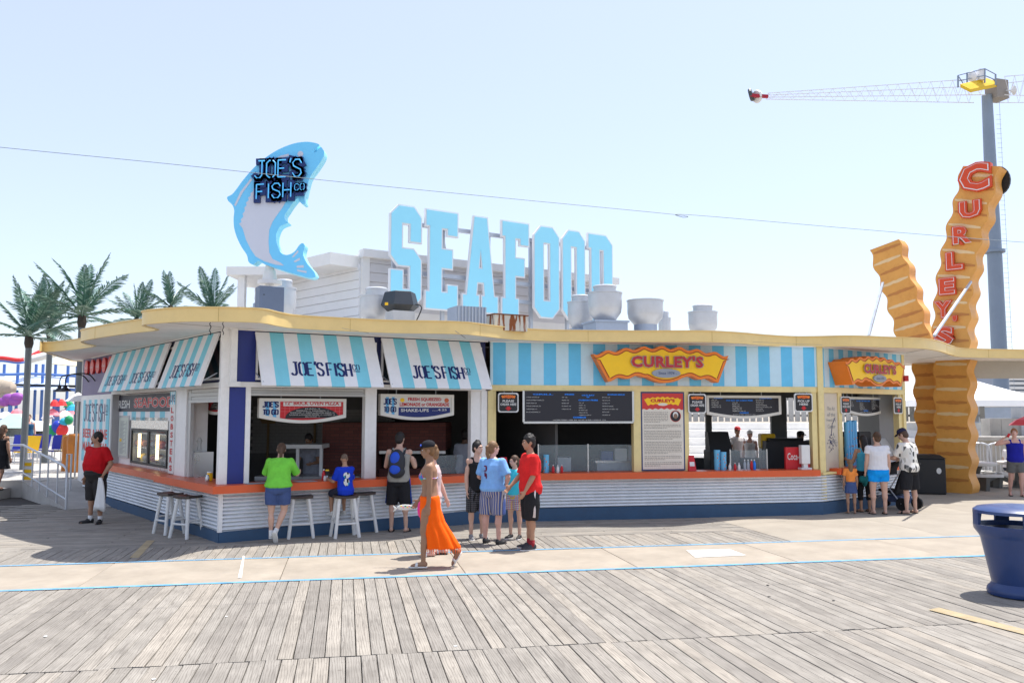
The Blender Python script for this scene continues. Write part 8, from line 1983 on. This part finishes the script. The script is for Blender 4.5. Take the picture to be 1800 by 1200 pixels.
# staff inside
def apron_fn(e, c): pass
FW_ = (((.25, -.45, -1), (-.2, -1, -.1)), ((-.25, -.45, -1), (.2, -1, -.1)))
person(V((at(548, 800, 18.15).x, 18.15, .02)), -10, 1.70, 'pizza cook in grey apron behind the white prep stand', 'brown', lean=.18, head=(-10, 18), arms=FW_, top=('tee', cloth('cook_grey', (.30, .31, .36)), {'hem': .5 if False else .86, 'g': .026}), bottom=('skirt', cloth('apron', (.33, .34, .40)), {'rings': [(.75, .19, .16, 0, 0), (.5, .2, .17, 0, 0)]}), shoes=('shoe', BLK, BLK), hair=('short', D_BLK), voxel=.014)
person(V((at(817, 800, 18.3).x, 18.3, .02)), 165, 1.76, 'kitchen worker in pale shirt with his back to the lemonade window', 'dark', face=False, arms=FW_, top=('tee', cloth('worker_pale', (.42, .44, .50)), {'hem': .84, 'g': .028}), bottom=('shorts', cloth('black', (.02, .02, .022)), {'len': 1.8}), shoes=('shoe', BLK, BLK), hair=('short', D_BLK), voxel=.014)
person(V((at(1408, 800, 20.9).x, 20.9, .02)), 20, 1.66, 'fry shop worker in dark cap beside the cola sign', 'brown', top=('tee', cloth('worker_navy', (.05, .055, .10)), {}), bottom=('shorts', cloth('black', (.02, .02, .022)), {'len': 1.8}), shoes=('shoe', BLK, BLK), hair=('short', D_BLK), hat=('cap', cloth('cap_black', (.02, .02, .025))), voxel=.015, arms=FW_)
person(V((at(1432, 800, 21.2).x, 21.2, .02)), 150, 1.74, 'fry shop worker half hidden behind the yellow post', 'dark', face=False, top=('tee', cloth('worker_grey', (.30, .31, .34)), {}), bottom=('shorts', cloth('black', (.02, .02, .022)), {'len': 1.8}), shoes=('shoe', BLK, BLK), hair=('short', D_BLK), voxel=.015)
person(V((at(1500, 800, 21.2).x, 21.2, .02)), 170, 1.72, 'right bay worker in black cap and white collar', 'fair', face=False, top=('tee', cloth('black', (.02, .02, .022)), {}), bottom=('shorts', cloth('black', (.02, .02, .022)), {'len': 1.8}), shoes=('shoe', BLK, BLK), hair=('short', D_BLK), hat=('cap', cloth('cap_black', (.02, .02, .025))), voxel=.015)
# people beyond the back windows
person(V((at(1297, 800, 25.5).x, 25.5, 0)), 10, 1.72, 'person in white shirt and red cap outside the back window', 'tan', top=('tee', cloth('white', (.72, .71, .73)), {}), bottom=('shorts', cloth('sock_red', (.3, .03, .04)), {'len': .9}), shoes=('shoe', BLK, WHT), hair=('short', D_BRN), hat=('cap', M_RED), voxel=.016)
person(V((at(1319, 800, 25.0).x, 25.0, 0)), -30, 1.62, 'person in white vest outside the back window beside the red cap', 'pink', top=('tank', cloth('white', (.72, .71, .73)), {}), bottom=('shorts', cloth('maroon', (.16, .03, .04)), {'len': .9}), shoes=('shoe', BLK, WHT), hair=('short', D_BRN), hat=('cap', WHT), voxel=.016)
person(V((gp(48, 806, .38).x, gp(48, 806, .38).y, .38)), 30, 1.70, 'bather in black and blue on the raised deck by the first palm', 'pink', top=('tank', cloth('black_blue', (.03, .1, .2)), {}), bottom=('shorts', cloth('navy_dark', (.03, .035, .06)), {'len': .8}), shoes=('thong', BLK, BLK), hair=('short', D_BRN), voxel=.018)
bake_soft()

# ================================================================ pushchair
q = gp(1574, 893); e = empty('pushchair', q, 'black pushchair parked in front of the man in the navy cap', 'pushchair', None, R(-150)); M_FAB = cloth('pram_black', (.022, .022, .026))
def pc(name, mb, mt, **k): o = mb.build(name, mt, smooth=True, **k); o.parent = e
m = MB(); m.hexa([(-.22, -.28, .38), (.22, -.28, .38), (.22, .16, .32), (-.22, .16, .32), (-.22, -.28, .44), (.22, -.28, .44), (.22, .16, .38), (-.22, .16, .38)]); pc('seat', m, M_FAB, bevel=.02)
m = MB(); m.hexa([(-.22, .10, .36), (.22, .10, .36), (.22, .17, .34), (-.22, .17, .34), (-.22, .30, .86), (.22, .30, .86), (.22, .36, .84), (-.22, .36, .84)]); pc('backrest', m, M_FAB, bevel=.02)
m = MB(); vs = []; n_ = 8
for i in range(n_ + 1):
    a = R(0 + 105 * i / n_)
    for x in (-.24, .24): vs.append((x, .34 - .44 * math.sin(a), .82 + .28 * math.cos(a) * .9 + .0))
m.add(vs, [(2 * i, 2 * i + 1, 2 * i + 3, 2 * i + 2) for i in range(n_)]); o = m.build('hood', M_FAB, smooth='all'); o.parent = e; so = o.modifiers.new('s', 'SOLIDIFY'); so.thickness = .015
for sx in (-1, 1):
    m = MB(); m.tube([(sx * .26, -.42, .12), (sx * .25, .05, .45), (sx * .25, .42, .98)], .014, 8); pc('frame_tube', m, M_STEELD)
    m = MB(); m.tube([(sx * .26, .34, .14), (sx * .25, .05, .45)], .014, 8); pc('frame_tube', m, M_STEELD)
    for y, r_ in ((-.42, .10), (.36, .14)):
        m = MB(); m.lathe([(r_ * .7, -.022), (r_, -.02), (r_, .02), (r_ * .7, .022), (.03, .01), (.03, -.01)], (sx * .27, y, r_), 18, axis=Matrix.Rotation(R(90), 3, 'Y')); pc('wheel', m, BLK)
m = MB(); m.tube([(-.25, .42, .98), (-.24, .50, 1.02), (.24, .50, 1.02), (.25, .42, .98)], .018, 8); pc('handle', m, BLK)
m = MB(); m.box(-.2, .2, -.12, .28, .16, .30); pc('basket', m, mat('basket_blue', (.06, .08, .16), .8, .2, 12), bevel=.02)

# lettering and fine print stay joined as one printed layer per sign
for o in bpy.data.objects:
    if o.name.split('.')[0] in ('lettering', 'panel_print', 'painted_band', 'belly_paint', 'striped_band', 'sketch', 'shirt_print', 'fringe', 'neon_tube', 'neon_backing', 'neon_outline', 'lattice', 'lattice_arm', 'seafood', 'louvre', 'ladder', 'guard_rail', 'motor', 'soffit_seam', 'soffit_trim'): o['kind'] = 'stuff'
